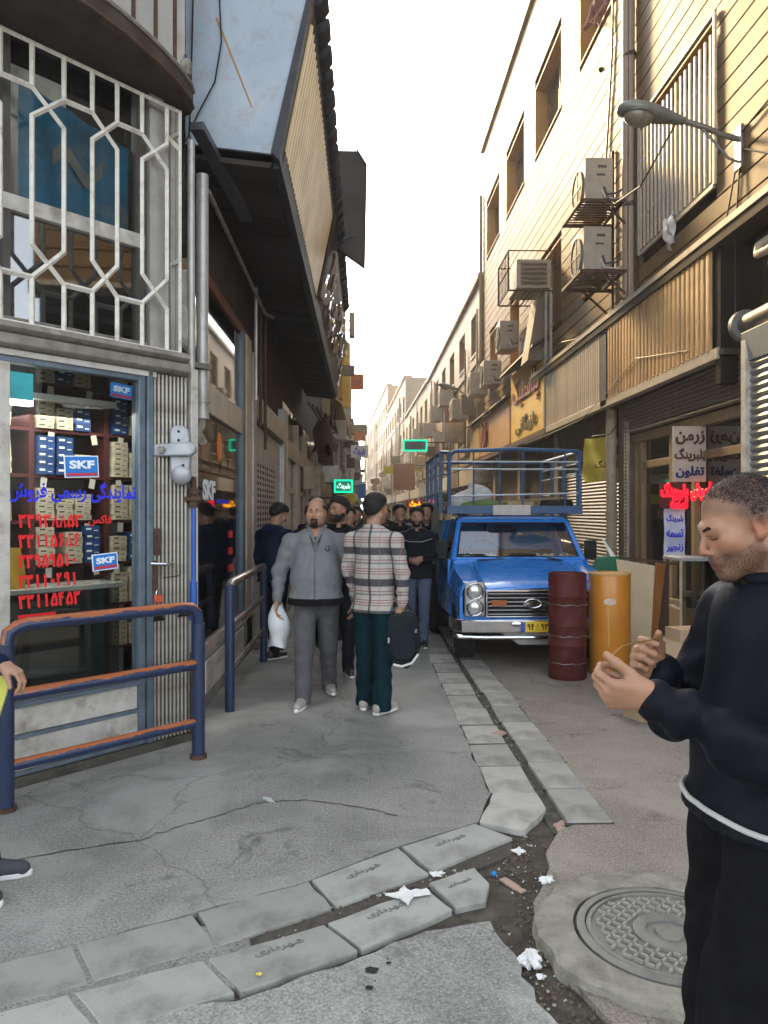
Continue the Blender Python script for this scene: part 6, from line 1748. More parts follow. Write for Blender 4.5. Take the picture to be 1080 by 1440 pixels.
# load bed
m_bed = pm('bed_side', (0.16, 0.19, 0.22), (0.27, 0.27, 0.25), scale=4, rough=.6, dirt=.6, dcol=(.1, .08, .06), dscale=5)
O('bed_floor', G().box(-.86, .86, 2.42, 3.75, .66, .72), m_bed, tk)
for s in (-1, 1):
    O('bed_side', G().box(s * .86 - .015, s * .86 + .015, 2.42, 3.75, .60, 1.5), m_bed, tk, bev=.006)
    for k in range(4):
        O('bed_rib', G().box(s * .885 - .012, s * .885 + .012, 2.5 + k * .38, 2.55 + k * .38, .60, 1.5), m_cage, tk)
O('bed_front', G().box(-.86, .86, 2.40, 2.43, .66, 1.5), m_bed, tk)
tpg = O('tarpaulin', G().grid(lambda u, v: (-.885 - .03 * math.sin(u * 15 + v * 4) - .04 * (1 - v), 1.75 + 1.9 * u, .95 + .72 * v + .03 * math.sin(u * 20)), 40, 10), pm('tarp_grey', (.36, .36, .33), (.24, .25, .24), scale=5, rough=.8), tk)
# headboard and cage
O('headboard', G().box(-.83, .83, 1.38, 1.44, 1.585, 1.685), m_cage, tk, bev=.008)
O('headboard_patch', G().box(-.27, .19, 1.365, 1.379, 1.57, 1.695), pm('patch_grey', (.5, .47, .42), (.38, .35, .32), scale=8, rough=.6), tk, bev=.006)
O('rack_floor', G().box(-.83, .83, 1.44, 2.5, 1.60, 1.63), m_cage, tk)
zt_ = 2.36
def fr_tube(g, pts, r=.02):
    g.tube(pts, r, 8); return g
O('cage_hoop', fr_tube(G(), [(-.80, 1.40, 1.66), (-.80, 1.40, 2.25), (-.78, 1.40, 2.32), (-.72, 1.40, 2.35), (0, 1.40, 2.375), (.77, 1.40, 2.35), (.80, 1.40, 2.33), (.80, 1.40, 1.66)], .024), m_cage, tk)
m_pbar = pm('pale_bar', (.42, .46, .48), (.3, .33, .36), scale=9, rough=.4, metal=.3, dirt=.3)
for z in (2.22, 2.13, 1.80):
    O('cage_bar', fr_tube(G(), [(-.80, 1.40, z), (.80, 1.40, z + (.0 if z > 2 else .04))], .011), m_pbar, tk)
for x in (-.50, -.18, .10, .62):
    O('cage_bar', fr_tube(G(), [(x, 1.41, 1.66), (x, 1.41, 2.36)], .011), m_cage, tk)
for s in (-1, 1):
    O('cage_rail', fr_tube(G(), [(s * .80, 1.40, 2.33), (s * .86, 1.7, 2.36), (s * .87, 3.72, 2.36)], .022), m_cage if s < 0 else m_pbar, tk)
    for z in (2.22, 2.08, 1.85):
        O('cage_bar', fr_tube(G(), [(s * .80, 1.42, z), (s * .87, 1.7, z), (s * .87, 3.72, z)], .012), m_pbar, tk)
    for y in (1.72, 2.4, 3.05, 3.72):
        O('cage_post', G().box(s * .87 - .022, s * .87 + .022, y - .022, y + .022, 1.45 if y > 2.3 else 1.6, 2.36), m_cage, tk)
O('cage_bar', fr_tube(G(), [(-.87, 3.72, 2.36), (.87, 3.72, 2.36)], .022), m_cage, tk)
# loads on the rack: separate things
def wpt(x, y, z):
    return (1.84 + x, 7.9 + y, z)
sk = T('sack', 'grey white sack lying on the left of the truck rack', 'sack', wpt(-.52, 1.75, 1.63))
O('sack_body', G().grid(lambda u, v: (1.84 - .52 + (.30 * math.cos(u * 6.283)) * math.cos((v - .5) * 3.14) * (1 + .08 * math.sin(u * 22)), 9.65 + .22 * math.sin(u * 6.283) * math.cos((v - .5) * 3.14), 1.76 + .15 * math.sin((v - .5) * 3.14) * (1 + .1 * math.sin(u * 13)) + .06 * math.cos(u * 6.283)), 40, 14), pm('sack_cloth', (.5, .5, .49), (.3, .3, .3), scale=9, rough=.85, stretch=(1, 1, 5)), sk)
gs_ = T('sack', 'dull green bundle under the grey sack on the truck rack', 'sack', wpt(-.35, 1.65, 1.63))
O('sack_body', G().ell((1.84 - .38, 9.52, 1.70), (.30, .14, .07), 10), pm('green_cloth', (.13, .2, .06), (.08, .12, .05), scale=9, rough=.85), gs_)
pk = T('plank', 'pale plank lying across the truck rack', 'plank', wpt(0, 1.8, 1.7))
O('plank_body', G().hexa([wpt(-.6, 1.75, 1.70), wpt(.75, 1.9, 1.78), wpt(.75, 2.05, 1.78), wpt(-.6, 1.9, 1.70), wpt(-.6, 1.75, 1.725), wpt(.75, 1.9, 1.805), wpt(.75, 2.05, 1.805), wpt(-.6, 1.9, 1.725)]), m_wood, pk)
cs2 = T('carton', 'small brown box in the middle of the truck rack', 'box', wpt(.1, 1.7, 1.63))
O('carton_body', G().box(*[v for v in (1.84 - .05, 1.84 + .28, 9.5, 9.75, 1.632, 1.74)]), pm('card', (.38, .27, .17), (.32, .22, .13), rough=.8), cs2, bev=.004)
tr2 = T('tyre', 'dark round tyre at the right of the truck rack', 'tyre', wpt(.6, 1.7, 1.63))
O('tyre_body', G().lathe([(.1, -.06), (.19, -.06), (.21, 0), (.19, .06), (.1, .06)], (1.84 + .60, 9.65, 1.70), 24), m_tyre, tr2)

# ================================================================ PROPS ON THE RIGHT
def drum(name, label, x, y, r, h, mat, bands, lidmat=None):
    t = T(name, label, 'drum', (x, y, 0))
    prof = [(r * .97, 0.0), (r, .01)]
    for bz in bands:
        prof += [(r, bz - .012), (r + .006, bz), (r, bz + .012)]
    prof += [(r, h - .01), (r * .985, h), (r * .93, h), (r * .93, h - .02), (.001, h - .02)]
    O('drum_wall', G().lathe(prof, (x, y, 0), 40), mat, t, ang=50)
    return t
m_mar = pm('drum_maroon', (0.085, 0.018, 0.016), (0.06, 0.013, 0.012), scale=4, rough=.5, dirt=.3, dcol=(.2, .1, .08), dscale=9, bump=.001)
m_org = pm('drum_orange', (0.52, 0.20, 0.015), (0.44, 0.16, 0.012), scale=3, rough=.42, dirt=.25, dcol=(.3, .12, .02), dscale=5, coat=.2)
d1 = drum('drum', 'dark maroon fibre drum with thin wire bands standing in front of the truck', 1.985, 7.43, .182, 1.02, m_mar, (.33, .52, .80))
for z in (.16, .42, .72):
    O('wire_band', G().tube([(1.985 + .187 * math.cos(k * .2244), 7.43 + .187 * math.sin(k * .2244), z + .006 * math.sin(k * 1.9)) for k in range(29)], .004, 5), m_steel, d1)
d2 = drum('drum', 'orange drum beside the maroon one with a torn label and tape streak', 2.455, 7.60, .202, 1.00, m_org, ())
O('drum_lid', G().lathe([(.204, .985), (.207, .99), (.207, 1.005), (.19, 1.008), (.19, .998), (.001, .998)], (2.455, 7.60, 0), 40), pm('lid_tan', (.5, .3, .1), (.4, .24, .1), rough=.6), d2)
def on_drum(g, pts, x, y, r):
    vs = []
    for (a, z) in pts:
        vs.append((x + (r + .0015) * math.cos(a), y + (r + .0015) * math.sin(a), z))
    return g.add(vs, [tuple(range(len(vs)))])
a0 = math.atan2(-7.6, -2.455)
O('label_patch', on_drum(G(), [(a0 + .02 + .3 * math.cos(k * .6283), .735 + .035 * math.sin(k * .6283)) for k in range(10)], 2.455, 7.6, .204), pm('label_worn', (.5, .33, .25), (.6, .5, .4), scale=30, rough=.6), d2)
O('tape_streak', on_drum(G(), [(a0 - .06, .3), (a0 + .0, .3), (a0 - .02, .69), (a0 - .10, .69)], 2.455, 7.6, .204), pm('tape', (.6, .32, .06), rough=.3), d2)
def board(name, label, cat, pts, th, mat, dy=0.25):
    """leaning sheet: four front corners (x,y,z), thickness backwards"""
    t = T(name, label, cat, pts[0], 'sheets leaning by the drums')
    q = [(p[0], p[1] + th, p[2]) for p in pts]
    O('sheet', G().hexa([pts[0], pts[1], q[1], q[0], pts[3], pts[2], q[2], q[3]]), mat, t, bev=.003, fix=True)
board('leaning_board', 'pale cream board leaning behind the orange drum', 'board', [(2.80, 8.0, .0), (3.05, 8.1, .0), (3.20, 8.35, 1.02), (2.74, 8.25, 1.10)], .015, pm('mdf', (.56, .44, .30), (.5, .39, .26), rough=.7))
board('leaning_board', 'orange brown veneered board leaning right of the cream one', 'board', [(3.06, 8.2, 0), (3.18, 8.3, 0), (3.42, 8.6, 1.02), (3.27, 8.5, 1.04)], .018, pm('veneer', (.38, .16, .04), (.28, .11, .03), rough=.35, stretch=(1, 1, .2)))
board('leaning_board', 'dark brown framed sheet leaning right of the veneered one', 'board', [(3.22, 8.4, 0), (3.40, 8.45, 0), (3.50, 8.7, 1.05), (3.40, 8.7, 1.05)], .02, pm('dark_ply', (.07, .04, .03), rough=.5))
board('leaning_board', 'long thin brown rail resting across the tops of the leaning boards', 'board', [(2.9, 8.62, 1.08), (3.75, 8.66, .98), (3.75, 8.66, 1.01), (2.9, 8.62, 1.11)], .03, m_brownsteel)
board('leaning_board', 'narrow white strip leaning against the shutter behind the green chair', 'board', [(3.1, 9.3, .9), (3.2, 9.3, .9), (3.02, 9.6, 1.28), (3.0, 9.6, 1.28)], .01, m_paper)
gc = T('chair', 'green plastic chair with its rounded back showing above the drums', 'chair', (3.05, 9.4, 0))
m_gpl = pm('green_plastic', (0.015, 0.16, 0.09), (0.012, 0.13, 0.07), rough=.4)
O('backrest', G().prism([(2.80, .62), (2.78, .95), (2.82, 1.04), (2.90, 1.07), (3.12, 1.07), (3.20, 1.04), (3.24, .95), (3.22, .62)], 9.25, 9.29, 'y'), m_gpl, gc, bev=.015)
O('seat', G().box(2.79, 3.23, 9.29, 9.70, .42, .46), m_gpl, gc, bev=.015)
for (x, y) in ((2.81, 9.27), (3.20, 9.27), (2.81, 9.67), (3.20, 9.67)):
    O('leg', G().tube([(x, y, 0), (x, y, .62 if y < 9.4 else .43)], .018), m_gpl, gc)
gcab = T('display_cabinet', 'small metal framed glass cabinet standing by the shop door', 'cabinet', (3.9, 8.8, 0))
for (x, y) in ((3.55, 8.5), (4.0, 8.5), (3.55, 8.95), (4.0, 8.95)):
    O('frame_post', G().box(x - .012, x + .012, y - .012, y + .012, 0, 1.06), m_beige, gcab)
O('cabinet_top', G().box(3.53, 4.02, 8.48, 8.97, 1.06, 1.10), m_grm, gcab, bev=.004)
for z in (.1, .5):
    O('cabinet_shelf', G().box(3.56, 3.99, 8.51, 8.94, z, z + .02), m_beige, gcab)
O('glass_pane', G().box(3.56, 3.99, 8.488, 8.492, .12, 1.06), m_wglass, gcab, smooth=False)
for k in range(6):
    O('cabinet_item', G().box(3.6 + .06 * k, 3.65 + .06 * k, 8.6, 8.8, .522, .6 + .05 * (k % 3)), [m_cart, m_brownsteel, m_grm][k % 3], gcab)
m_card = pm('cardboard', (0.42, 0.31, 0.20), (0.35, 0.25, 0.155), scale=4, rough=.85, dirt=.3, dcol=(.2, .14, .09), bump=.001)
def cbox(label, x, y, z, w_, d_, h_, rz, flaps=True):
    t = T('cardboard_box', label, 'box', (x, y, z), 'cardboard boxes heaped behind the man in black', rz=R(rz))
    O('box_wall', G().box(-w_ / 2, w_ / 2, -d_ / 2, -d_ / 2 + .006, 0, h_).box(-w_ / 2, w_ / 2, d_ / 2 - .006, d_ / 2, 0, h_).box(-w_ / 2, -w_ / 2 + .006, -d_ / 2 + .006, d_ / 2 - .006, 0, h_).box(w_ / 2 - .006, w_ / 2, -d_ / 2 + .006, d_ / 2 - .006, 0, h_).box(-w_ / 2 + .006, w_ / 2 - .006, -d_ / 2 + .006, d_ / 2 - .006, 0, .008), m_card, t, smooth=False)
    if flaps:
        O('flap', G().hexa([(-w_ / 2, -d_ / 2 - .0, h_), (w_ / 2, -d_ / 2, h_), (w_ / 2, -d_ / 2 + .005, h_), (-w_ / 2, -d_ / 2 + .005, h_), (-w_ / 2 + .01, -d_ / 2 - .12, h_ + .05), (w_ / 2 - .01, -d_ / 2 - .12, h_ + .05), (w_ / 2 - .01, -d_ / 2 - .115, h_ + .055), (-w_ / 2 + .01, -d_ / 2 - .115, h_ + .055)]), m_card, t, smooth=False)
        O('flap', G().hexa([(-w_ / 2, -d_ / 2, h_), (-w_ / 2 + .005, -d_ / 2, h_), (-w_ / 2 + .005, d_ / 2, h_), (-w_ / 2, d_ / 2, h_), (-w_ / 2 - .1, -d_ / 2, h_ + .06), (-w_ / 2 - .095, -d_ / 2, h_ + .065), (-w_ / 2 - .095, d_ / 2, h_ + .065), (-w_ / 2 - .1, d_ / 2, h_ + .06)]), m_card, t, smooth=False)
    else:
        O('flap', G().box(-w_ / 2, w_ / 2, -d_ / 2, d_ / 2, h_, h_ + .006), m_card, t, smooth=False)
cbox('open cardboard box with raised flaps, lowest and nearest of the heap', 2.42, 6.45, 0, .44, .36, .24, 14)
cbox('closed cardboard box stacked behind on the heap', 2.95, 6.95, 0, .44, .36, .44, -8, False)
cbox('small box on top of the heap beside the man in black', 2.95, 6.92, .45, .30, .24, .10, 10, False)
cbox('flat cardboard tray leaning out at the front of the heap', 2.25, 5.98, 0, .34, .22, .07, 24)
bagp = T('plastic_bag', 'crumpled white and purple plastic bag lying on the road beside the boxes', 'bag', (2.28, 5.62, 0))
O('bag_film', G().grid(lambda u, v: (2.30 + .13 * math.cos(u * 6.283) * math.cos((v - .5) * 3.14) * (1 + .25 * math.sin(u * 19 + v * 8)), 5.62 + .09 * math.sin(u * 6.283) * math.cos((v - .5) * 3.14) * (1 + .2 * math.sin(u * 23)), .055 + .055 * math.sin((v - .5) * 3.14) * (1 + .3 * math.sin(u * 16 + v * 11))), 40, 16), pm('bag_print', (.6, .6, .64), (.22, .18, .3), scale=22, rough=.25), bagp, smooth=False)
cb3 = T('crumpled_paper', 'crumpled brown paper lying beside the open box', 'paper', (2.6, 6.6, 0))
O('bundle_cloth', G().grid(lambda u, v: (2.60 + .11 * math.cos(u * 6.283) * (1 - .5 * v) * (1 + .2 * math.sin(u * 17 + 5 * v)), 6.6 + .08 * math.sin(u * 6.283) * (1 - .5 * v), .02 + .10 * v), 20, 6), m_card, cb3, smooth=False)
# ================================================================ PEOPLE: bodies grown as one smooth surface from a distance field
class SDF:
    def __init__(s, lo, hi, vox):
        s.vox = vox
        s.lo = np.array(lo, np.float32)
        n = np.ceil((np.array(hi) - s.lo) / vox).astype(int) + 1
        s.n = n
        s.F = np.full(n, 1.0, np.float32)
        s.ax = [s.lo[i] + vox * np.arange(n[i], dtype=np.float32) for i in range(3)]
    def region(s, lo, hi):
        a = np.clip(np.floor((np.array(lo) - s.lo) / s.vox).astype(int), 0, s.n)
        b = np.clip(np.ceil((np.array(hi) - s.lo) / s.vox).astype(int) + 1, 0, s.n)
        if (b <= a).any():
            return None
        sl = tuple(slice(a[i], b[i]) for i in range(3))
        X = s.ax[0][sl[0]][:, None, None]; Y = s.ax[1][sl[1]][None, :, None]; Z = s.ax[2][sl[2]][None, None, :]
        return sl, X, Y, Z
    def put(s, sl, d, k, mode):
        f = s.F[sl]
        if mode == 'sub':
            d = -d
            if k > 0:
                h = np.clip(.5 - .5 * (f - d) / k, 0, 1)
                s.F[sl] = f * (1 - h) + d * h + k * h * (1 - h)
            else:
                s.F[sl] = np.maximum(f, d)
        else:
            if k > 0:
                h = np.clip(.5 + .5 * (f - d) / k, 0, 1)
                s.F[sl] = f * (1 - h) + d * h - k * h * (1 - h)
            else:
                s.F[sl] = np.minimum(f, d)
    def cap(s, a, b, r0, r1=None, k=.02, mode='add', fold=0.0, ff=40, flat=None):
        """tapered capsule; flat = (axis vector, factor) squashes it along that axis"""
        r1 = r0 if r1 is None else r1
        a = np.array(a, np.float32); b = np.array(b, np.float32)
        m = max(r0, r1) * 1.25 + k + 3 * s.vox
        rg = s.region(np.minimum(a, b) - m, np.maximum(a, b) + m)
        if rg is None: return s
        sl, X, Y, Z = rg
        px, py, pz = X - a[0], Y - a[1], Z - a[2]
        ab = b - a
        L2 = float((ab ** 2).sum()) + 1e-9
        t = np.clip((px * ab[0] + py * ab[1] + pz * ab[2]) / L2, 0, 1)
        dx, dy, dz = px - ab[0] * t, py - ab[1] * t, pz - ab[2] * t
        if flat is not None:
            ax, fc = np.array(flat[0], np.float32), flat[1]
            q = dx * ax[0] + dy * ax[1] + dz * ax[2]
            e = q * (1 / fc - 1)
            dx, dy, dz = dx + ax[0] * e, dy + ax[1] * e, dz + ax[2] * e
        d = np.sqrt(dx * dx + dy * dy + dz * dz) - (r0 + (r1 - r0) * t)
        if flat is not None:
            d = d * min(1.0, flat[1] ** .5)
        if fold:
            w1 = np.sin(31 * (X + Y * .7) + 2.1 * np.sin(17 * Z + 5 * X))
            w2 = np.sin(t * ff + 26 * dx + 1.8 * np.sin(19 * Y + 11 * Z) + 10 * dy)
            w3 = np.sin(63 * Z + 40 * dx - 35 * dy + 2.5 * np.sin(23 * X + 7 * Z)) * np.sin(t * 3.1)
            d = d - fold * (w2 * .75 + w1 * .45 + w3 * .45)
        s.put(sl, d, k, mode)
        return s
    def ell(s, c, r, k=.02, mode='add', M=None):
        c = np.array(c, np.float32); r = np.array(r, np.float32)
        m = float(r.max()) + k + 3 * s.vox
        rg = s.region(c - m, c + m)
        if rg is None: return s
        sl, X, Y, Z = rg
        px, py, pz = X - c[0], Y - c[1], Z - c[2]
        if M is not None:
            px, py, pz = [M[0][i] * px + M[1][i] * py + M[2][i] * pz for i in range(3)]
        k0 = np.sqrt((px / r[0]) ** 2 + (py / r[1]) ** 2 + (pz / r[2]) ** 2)
        k1 = np.sqrt((px / r[0] ** 2) ** 2 + (py / r[1] ** 2) ** 2 + (pz / r[2] ** 2) ** 2) + 1e-6
        d = k0 * (k0 - 1) / k1
        s.put(sl, d, k, mode)
        return s
    def clip(s, n, c):
        """keep the side where n.p < c"""
        X = s.ax[0][:, None, None]; Y = s.ax[1][None, :, None]; Z = s.ax[2][None, None, :]
        s.F = np.maximum(s.F, (n[0] * X + n[1] * Y + n[2] * Z - c).astype(np.float32))
        return s
    def ripple(s, fn):
        X = s.ax[0][:, None, None]; Y = s.ax[1][None, :, None]; Z = s.ax[2][None, None, :]
        s.F = (s.F + fn(X, Y, Z)).astype(np.float32)
        return s
    def mesh(s, name):
        F = s.F
        F[0] = F[-1] = 1; F[:, 0] = F[:, -1] = 1; F[:, :, 0] = F[:, :, -1] = 1
        I = F < 0
        nx, ny, nz = F.shape
        c = np.zeros((nx - 1, ny - 1, nz - 1), np.int8)
        for i in (0, 1):
            for j in (0, 1):
                for k in (0, 1):
                    c += I[i:nx - 1 + i, j:ny - 1 + j, k:nz - 1 + k]
        act = (c > 0) & (c < 8)
        idx = np.argwhere(act)
        vid = np.full(act.shape, -1, np.int32)
        vid[act] = np.arange(len(idx))
        acc = np.zeros((len(idx), 3), np.float64); cnt = np.zeros(len(idx))
        cor = [(i, j, k) for i in (0, 1) for j in (0, 1) for k in (0, 1)]
        val = {q: F[idx[:, 0] + q[0], idx[:, 1] + q[1], idx[:, 2] + q[2]].astype(np.float64) for q in cor}
        for q in cor:
            for a in range(3):
                if q[a]: continue
                p = list(q); p[a] = 1; p = tuple(p)
                v0, v1 = val[q], val[p]
                m = (v0 < 0) != (v1 < 0)
                t = np.where(m, v0 / np.where(m, v0 - v1, 1), 0)
                pos = np.tile(np.array(q, float), (len(idx), 1))
                pos[:, a] = t
                acc += pos * m[:, None]; cnt += m
        V = (idx + acc / cnt[:, None]) * s.vox + s.lo
        faces = []
        for a in range(3):
            b, d = (a + 1) % 3, (a + 2) % 3
            sh = [slice(None)] * 3; sh2 = [slice(None)] * 3
            sh[a] = slice(0, F.shape[a] - 1); sh2[a] = slice(1, F.shape[a])
            A, B = I[tuple(sh)], I[tuple(sh2)]
            e = np.argwhere(A != B)
            ok = (e[:, b] > 0) & (e[:, d] > 0) & (e[:, b] < F.shape[b] - 1) & (e[:, d] < F.shape[d] - 1)
            e = e[ok]
            ins = A[e[:, 0], e[:, 1], e[:, 2]]
            def g(ob, od):
                q = e.copy(); q[:, b] += ob; q[:, d] += od
                return vid[q[:, 0], q[:, 1], q[:, 2]]
            qd = np.stack([g(-1, -1), g(0, -1), g(0, 0), g(-1, 0)], 1)
            qd[~ins] = qd[~ins][:, ::-1]
            faces.append(qd)
        Q = np.concatenate(faces)
        me = bpy.data.meshes.new(name)
        me.vertices.add(len(V)); me.vertices.foreach_set('co', V.astype(np.float32).ravel())
        me.loops.add(len(Q) * 4); me.loops.foreach_set('vertex_index', Q.astype(np.int32).ravel())
        me.polygons.add(len(Q)); me.polygons.foreach_set('loop_start', np.arange(0, len(Q) * 4, 4, dtype=np.int32))
        me.update(calc_edges=True)
        me.validate()
        me.polygons.foreach_set('use_smooth', [True] * len(me.polygons))
        return me

def skin_material(name, tone):
    m = pm(name, tone, tuple(t * .86 for t in tone), scale=30, rough=.5, bump=.0004, bscale=260, spec=.4)
    t = m.node_tree; N, L = t.nodes, t.links
    b = N['Principled BSDF']
    b.inputs['Subsurface Weight'].default_value = .12
    b.inputs['Subsurface Radius'].default_value = (.012, .005, .003)
    b.inputs['Subsurface Scale'].default_value = 1.0
    at = N.new('ShaderNodeVertexColor'); at.layer_name = 'tone'
    mx = N.new('ShaderNodeMix'); mx.data_type = 'RGBA'; mx.blend_type = 'MULTIPLY'; mx.inputs[0].default_value = 1
    src = b.inputs['Base Color'].links[0].from_socket
    L.new(src, mx.inputs[6]); L.new(at.outputs[0], mx.inputs[7]); L.new(mx.outputs[2], b.inputs['Base Color'])
    return m

class Frame:
    """a head frame: origin between the eyes' height and the skull centre, x right, y forward, z up"""
    def __init__(s, o, yaw=0, pitch=0, roll=0, sc=1.0):
        s.o = Vector(o); s.R = Euler((R(pitch), R(roll), R(yaw)), 'XYZ').to_matrix(); s.R = (Matrix.Rotation(R(yaw), 3, 'Z') @ Matrix.Rotation(R(pitch), 3, 'X') @ Matrix.Rotation(R(roll), 3, 'Y')); s.sc = sc
    def p(s, x, y, z):
        return tuple(s.o + s.R @ Vector((x, y, z)) * s.sc)
    def inv(s, P):
        return (P - np.array(s.o)) @ np.array(s.R) / s.sc

def head_sdf(S, H, jaw=1.0, detail=True, ear=True, fat=1.0, lids=False):
    c = H.sc
    M = [list(r) for r in H.R]
    E = lambda p, r, k, mode='add': S.ell(H.p(*p), [q * c for q in r], k * c, mode, M)
    Cp = lambda a, b, r0, r1, k, mode='add': S.cap(H.p(*a), H.p(*b), r0 * c, r1 * c, k * c, mode)
    E((0, -.020, .038), (.076, .096, .080), .02)
    E((0, -.048, .012), (.070, .066, .066), .03)
    E((0, .030, -.030), (.059 * fat, .060, .074), .03)
    for s in (-1, 1):
        Cp((s * .050 * fat, .0, -.052 * jaw), (s * .018, .066, -.096 * jaw), .022, .018, .03)
        E((s * .042 * fat, .056, -.018), (.024 * fat, .024, .024), .025)
        if fat > 1.05:
            E((s * .045, .035, -.06), (.03, .034, .034), .03)
    E((0, .070, -.096 * jaw), (.023, .020, .018), .022)
    if not detail:
        E((0, .098, -.018), (.013, .018, .022), .014)
        if ear:
            for s in (-1, 1):
                E((s * .078, -.010, -.004), (.010, .018, .031), .008)
        return
    for s in (-1, 1):
        Cp((s * .012, .083, .024), (s * .044, .070, .022), .011, .010, .016)
        E((s * .031, .096, .004), (.018, .017, .0115), .014, 'sub')
        Cp((s * .018, .0840, .0105), (s * .046, .0725, .0095), .0062, .0056, .006)
        if lids:
            E((s * .031, .0712, .0050), (.0145, .0118, .0098), .004)
        Cp((s * .019, .0800, -.0058), (s * .045, .0715, -.0058), .0050, .0046, .006)
        E((s * .0115, .097, -.034), (.0070, .009, .0062), .005)
        if ear:
            E((s * .079, -.012, -.004), (.0085, .019, .032), .010)
            E((s * .085, -.008, -.002), (.006, .010, .018), .004, 'sub')
            Cp((s * .083, -.028, .012), (s * .081, -.016, .028), .0045, .0045, .004)
            E((s * .077, .0, -.028), (.007, .008, .010), .006)
    Cp((0, .084, .018), (0, .1075, -.024), .0075, .0088, .012)
    E((0, .1065, -.030), (.0098, .0092, .0078), .007)
    E((0, .084, -.058), (.026, .014, .020), .014)
    Cp((-.020, .0895, -.0645), (.020, .0895, -.0645), .0052, .0052, .006)
    Cp((-.015, .0895, -.0755), (.015, .0895, -.0755), .0062, .0062, .006)
    Cp((-.022, .0985, -.0700), (.022, .0985, -.0700), .0022, .0022, .003, 'sub')

def hand_sdf(S, wrist, d, n, curl=.5, s=1.0, side=1, thumb_out=.6, spread=.2, thumb_curl=.3, fist=None):
    """wrist point, d = direction of the palm, n = normal of the palm (the side the fingers curl to)"""
    w = Vector(wrist); d = Vector(d).normalized(); n = Vector(n); n = (n - d * n.dot(d)).normalized()
    a = d.cross(n) * side          # towards the thumb
    P = lambda x, y, z=0.0: w + (a * x + d * y + n * z) * s
    S.cap(P(0, -.03), P(0, .012), .028 * s, .026 * s, k=.012, flat=(n, .78))
    S.cap(P(.016, .02), P(.022, .075), .022 * s, .017 * s, k=.016, flat=(n, .72))
    S.cap(P(-.012, .02), P(-.022, .070), .021 * s, .015 * s, k=.016, flat=(n, .72))
    S.cap(P(0, .03), P(0, .082), .020 * s, .016 * s, k=.016, flat=(n, .72))
    lens = ((.028, .088, .040, .026, .022), (.009, .093, .045, .029, .023), (-.010, .090, .042, .027, .022), (-.027, .081, .033, .020, .019))
    tips = []
    for i, (x, y, l1, l2, l3) in enumerate(lens):
        cu = curl[i] if isinstance(curl, (list, tuple)) else curl
        p = P(x, y)
        ang = 0.0
        sp = spread * (x / .03) * .35
        rad = (.0095, .0098, .0093, .0082)[i] * s
        S.cap(P(x * .9, y - .03), p, rad * 1.15, rad * 1.12, k=.006)
        for j, l in enumerate((l1, l2, l3)):
            ang += cu * (1.25, 1.55, 1.0)[j]
            dirv = (d * math.cos(ang) + n * math.sin(ang) + a * sp * math.cos(ang)).normalized()
            q = p + dirv * l * s
            S.cap(p, q, rad * (1.0, .94, .86)[j], rad * (.94, .86, .74)[j], k=.003)
            p = q
        tips.append(p)
    # thumb leaves the side of the palm near its base
    b0 = P(.020, .018, .006)
    v = (a * thumb_out + d * (1.0 - .35 * thumb_out) + n * .35).normalized()
    b1 = b0 + v * .042 * s
    v2 = (v + n * thumb_curl + d * .25).normalized()
    b2 = b1 + v2 * .034 * s
    v3 = (v2 + n * thumb_curl * .8 - a * thumb_curl * .5).normalized()
    b3 = b2 + v3 * .027 * s
    S.cap(b0, b1, .0165 * s, .0125 * s, k=.014)
    S.cap(b1, b2, .0122 * s, .0108 * s, k=.004)
    S.cap(b2, b3, .0108 * s, .0086 * s, k=.004)
    return tips, b3

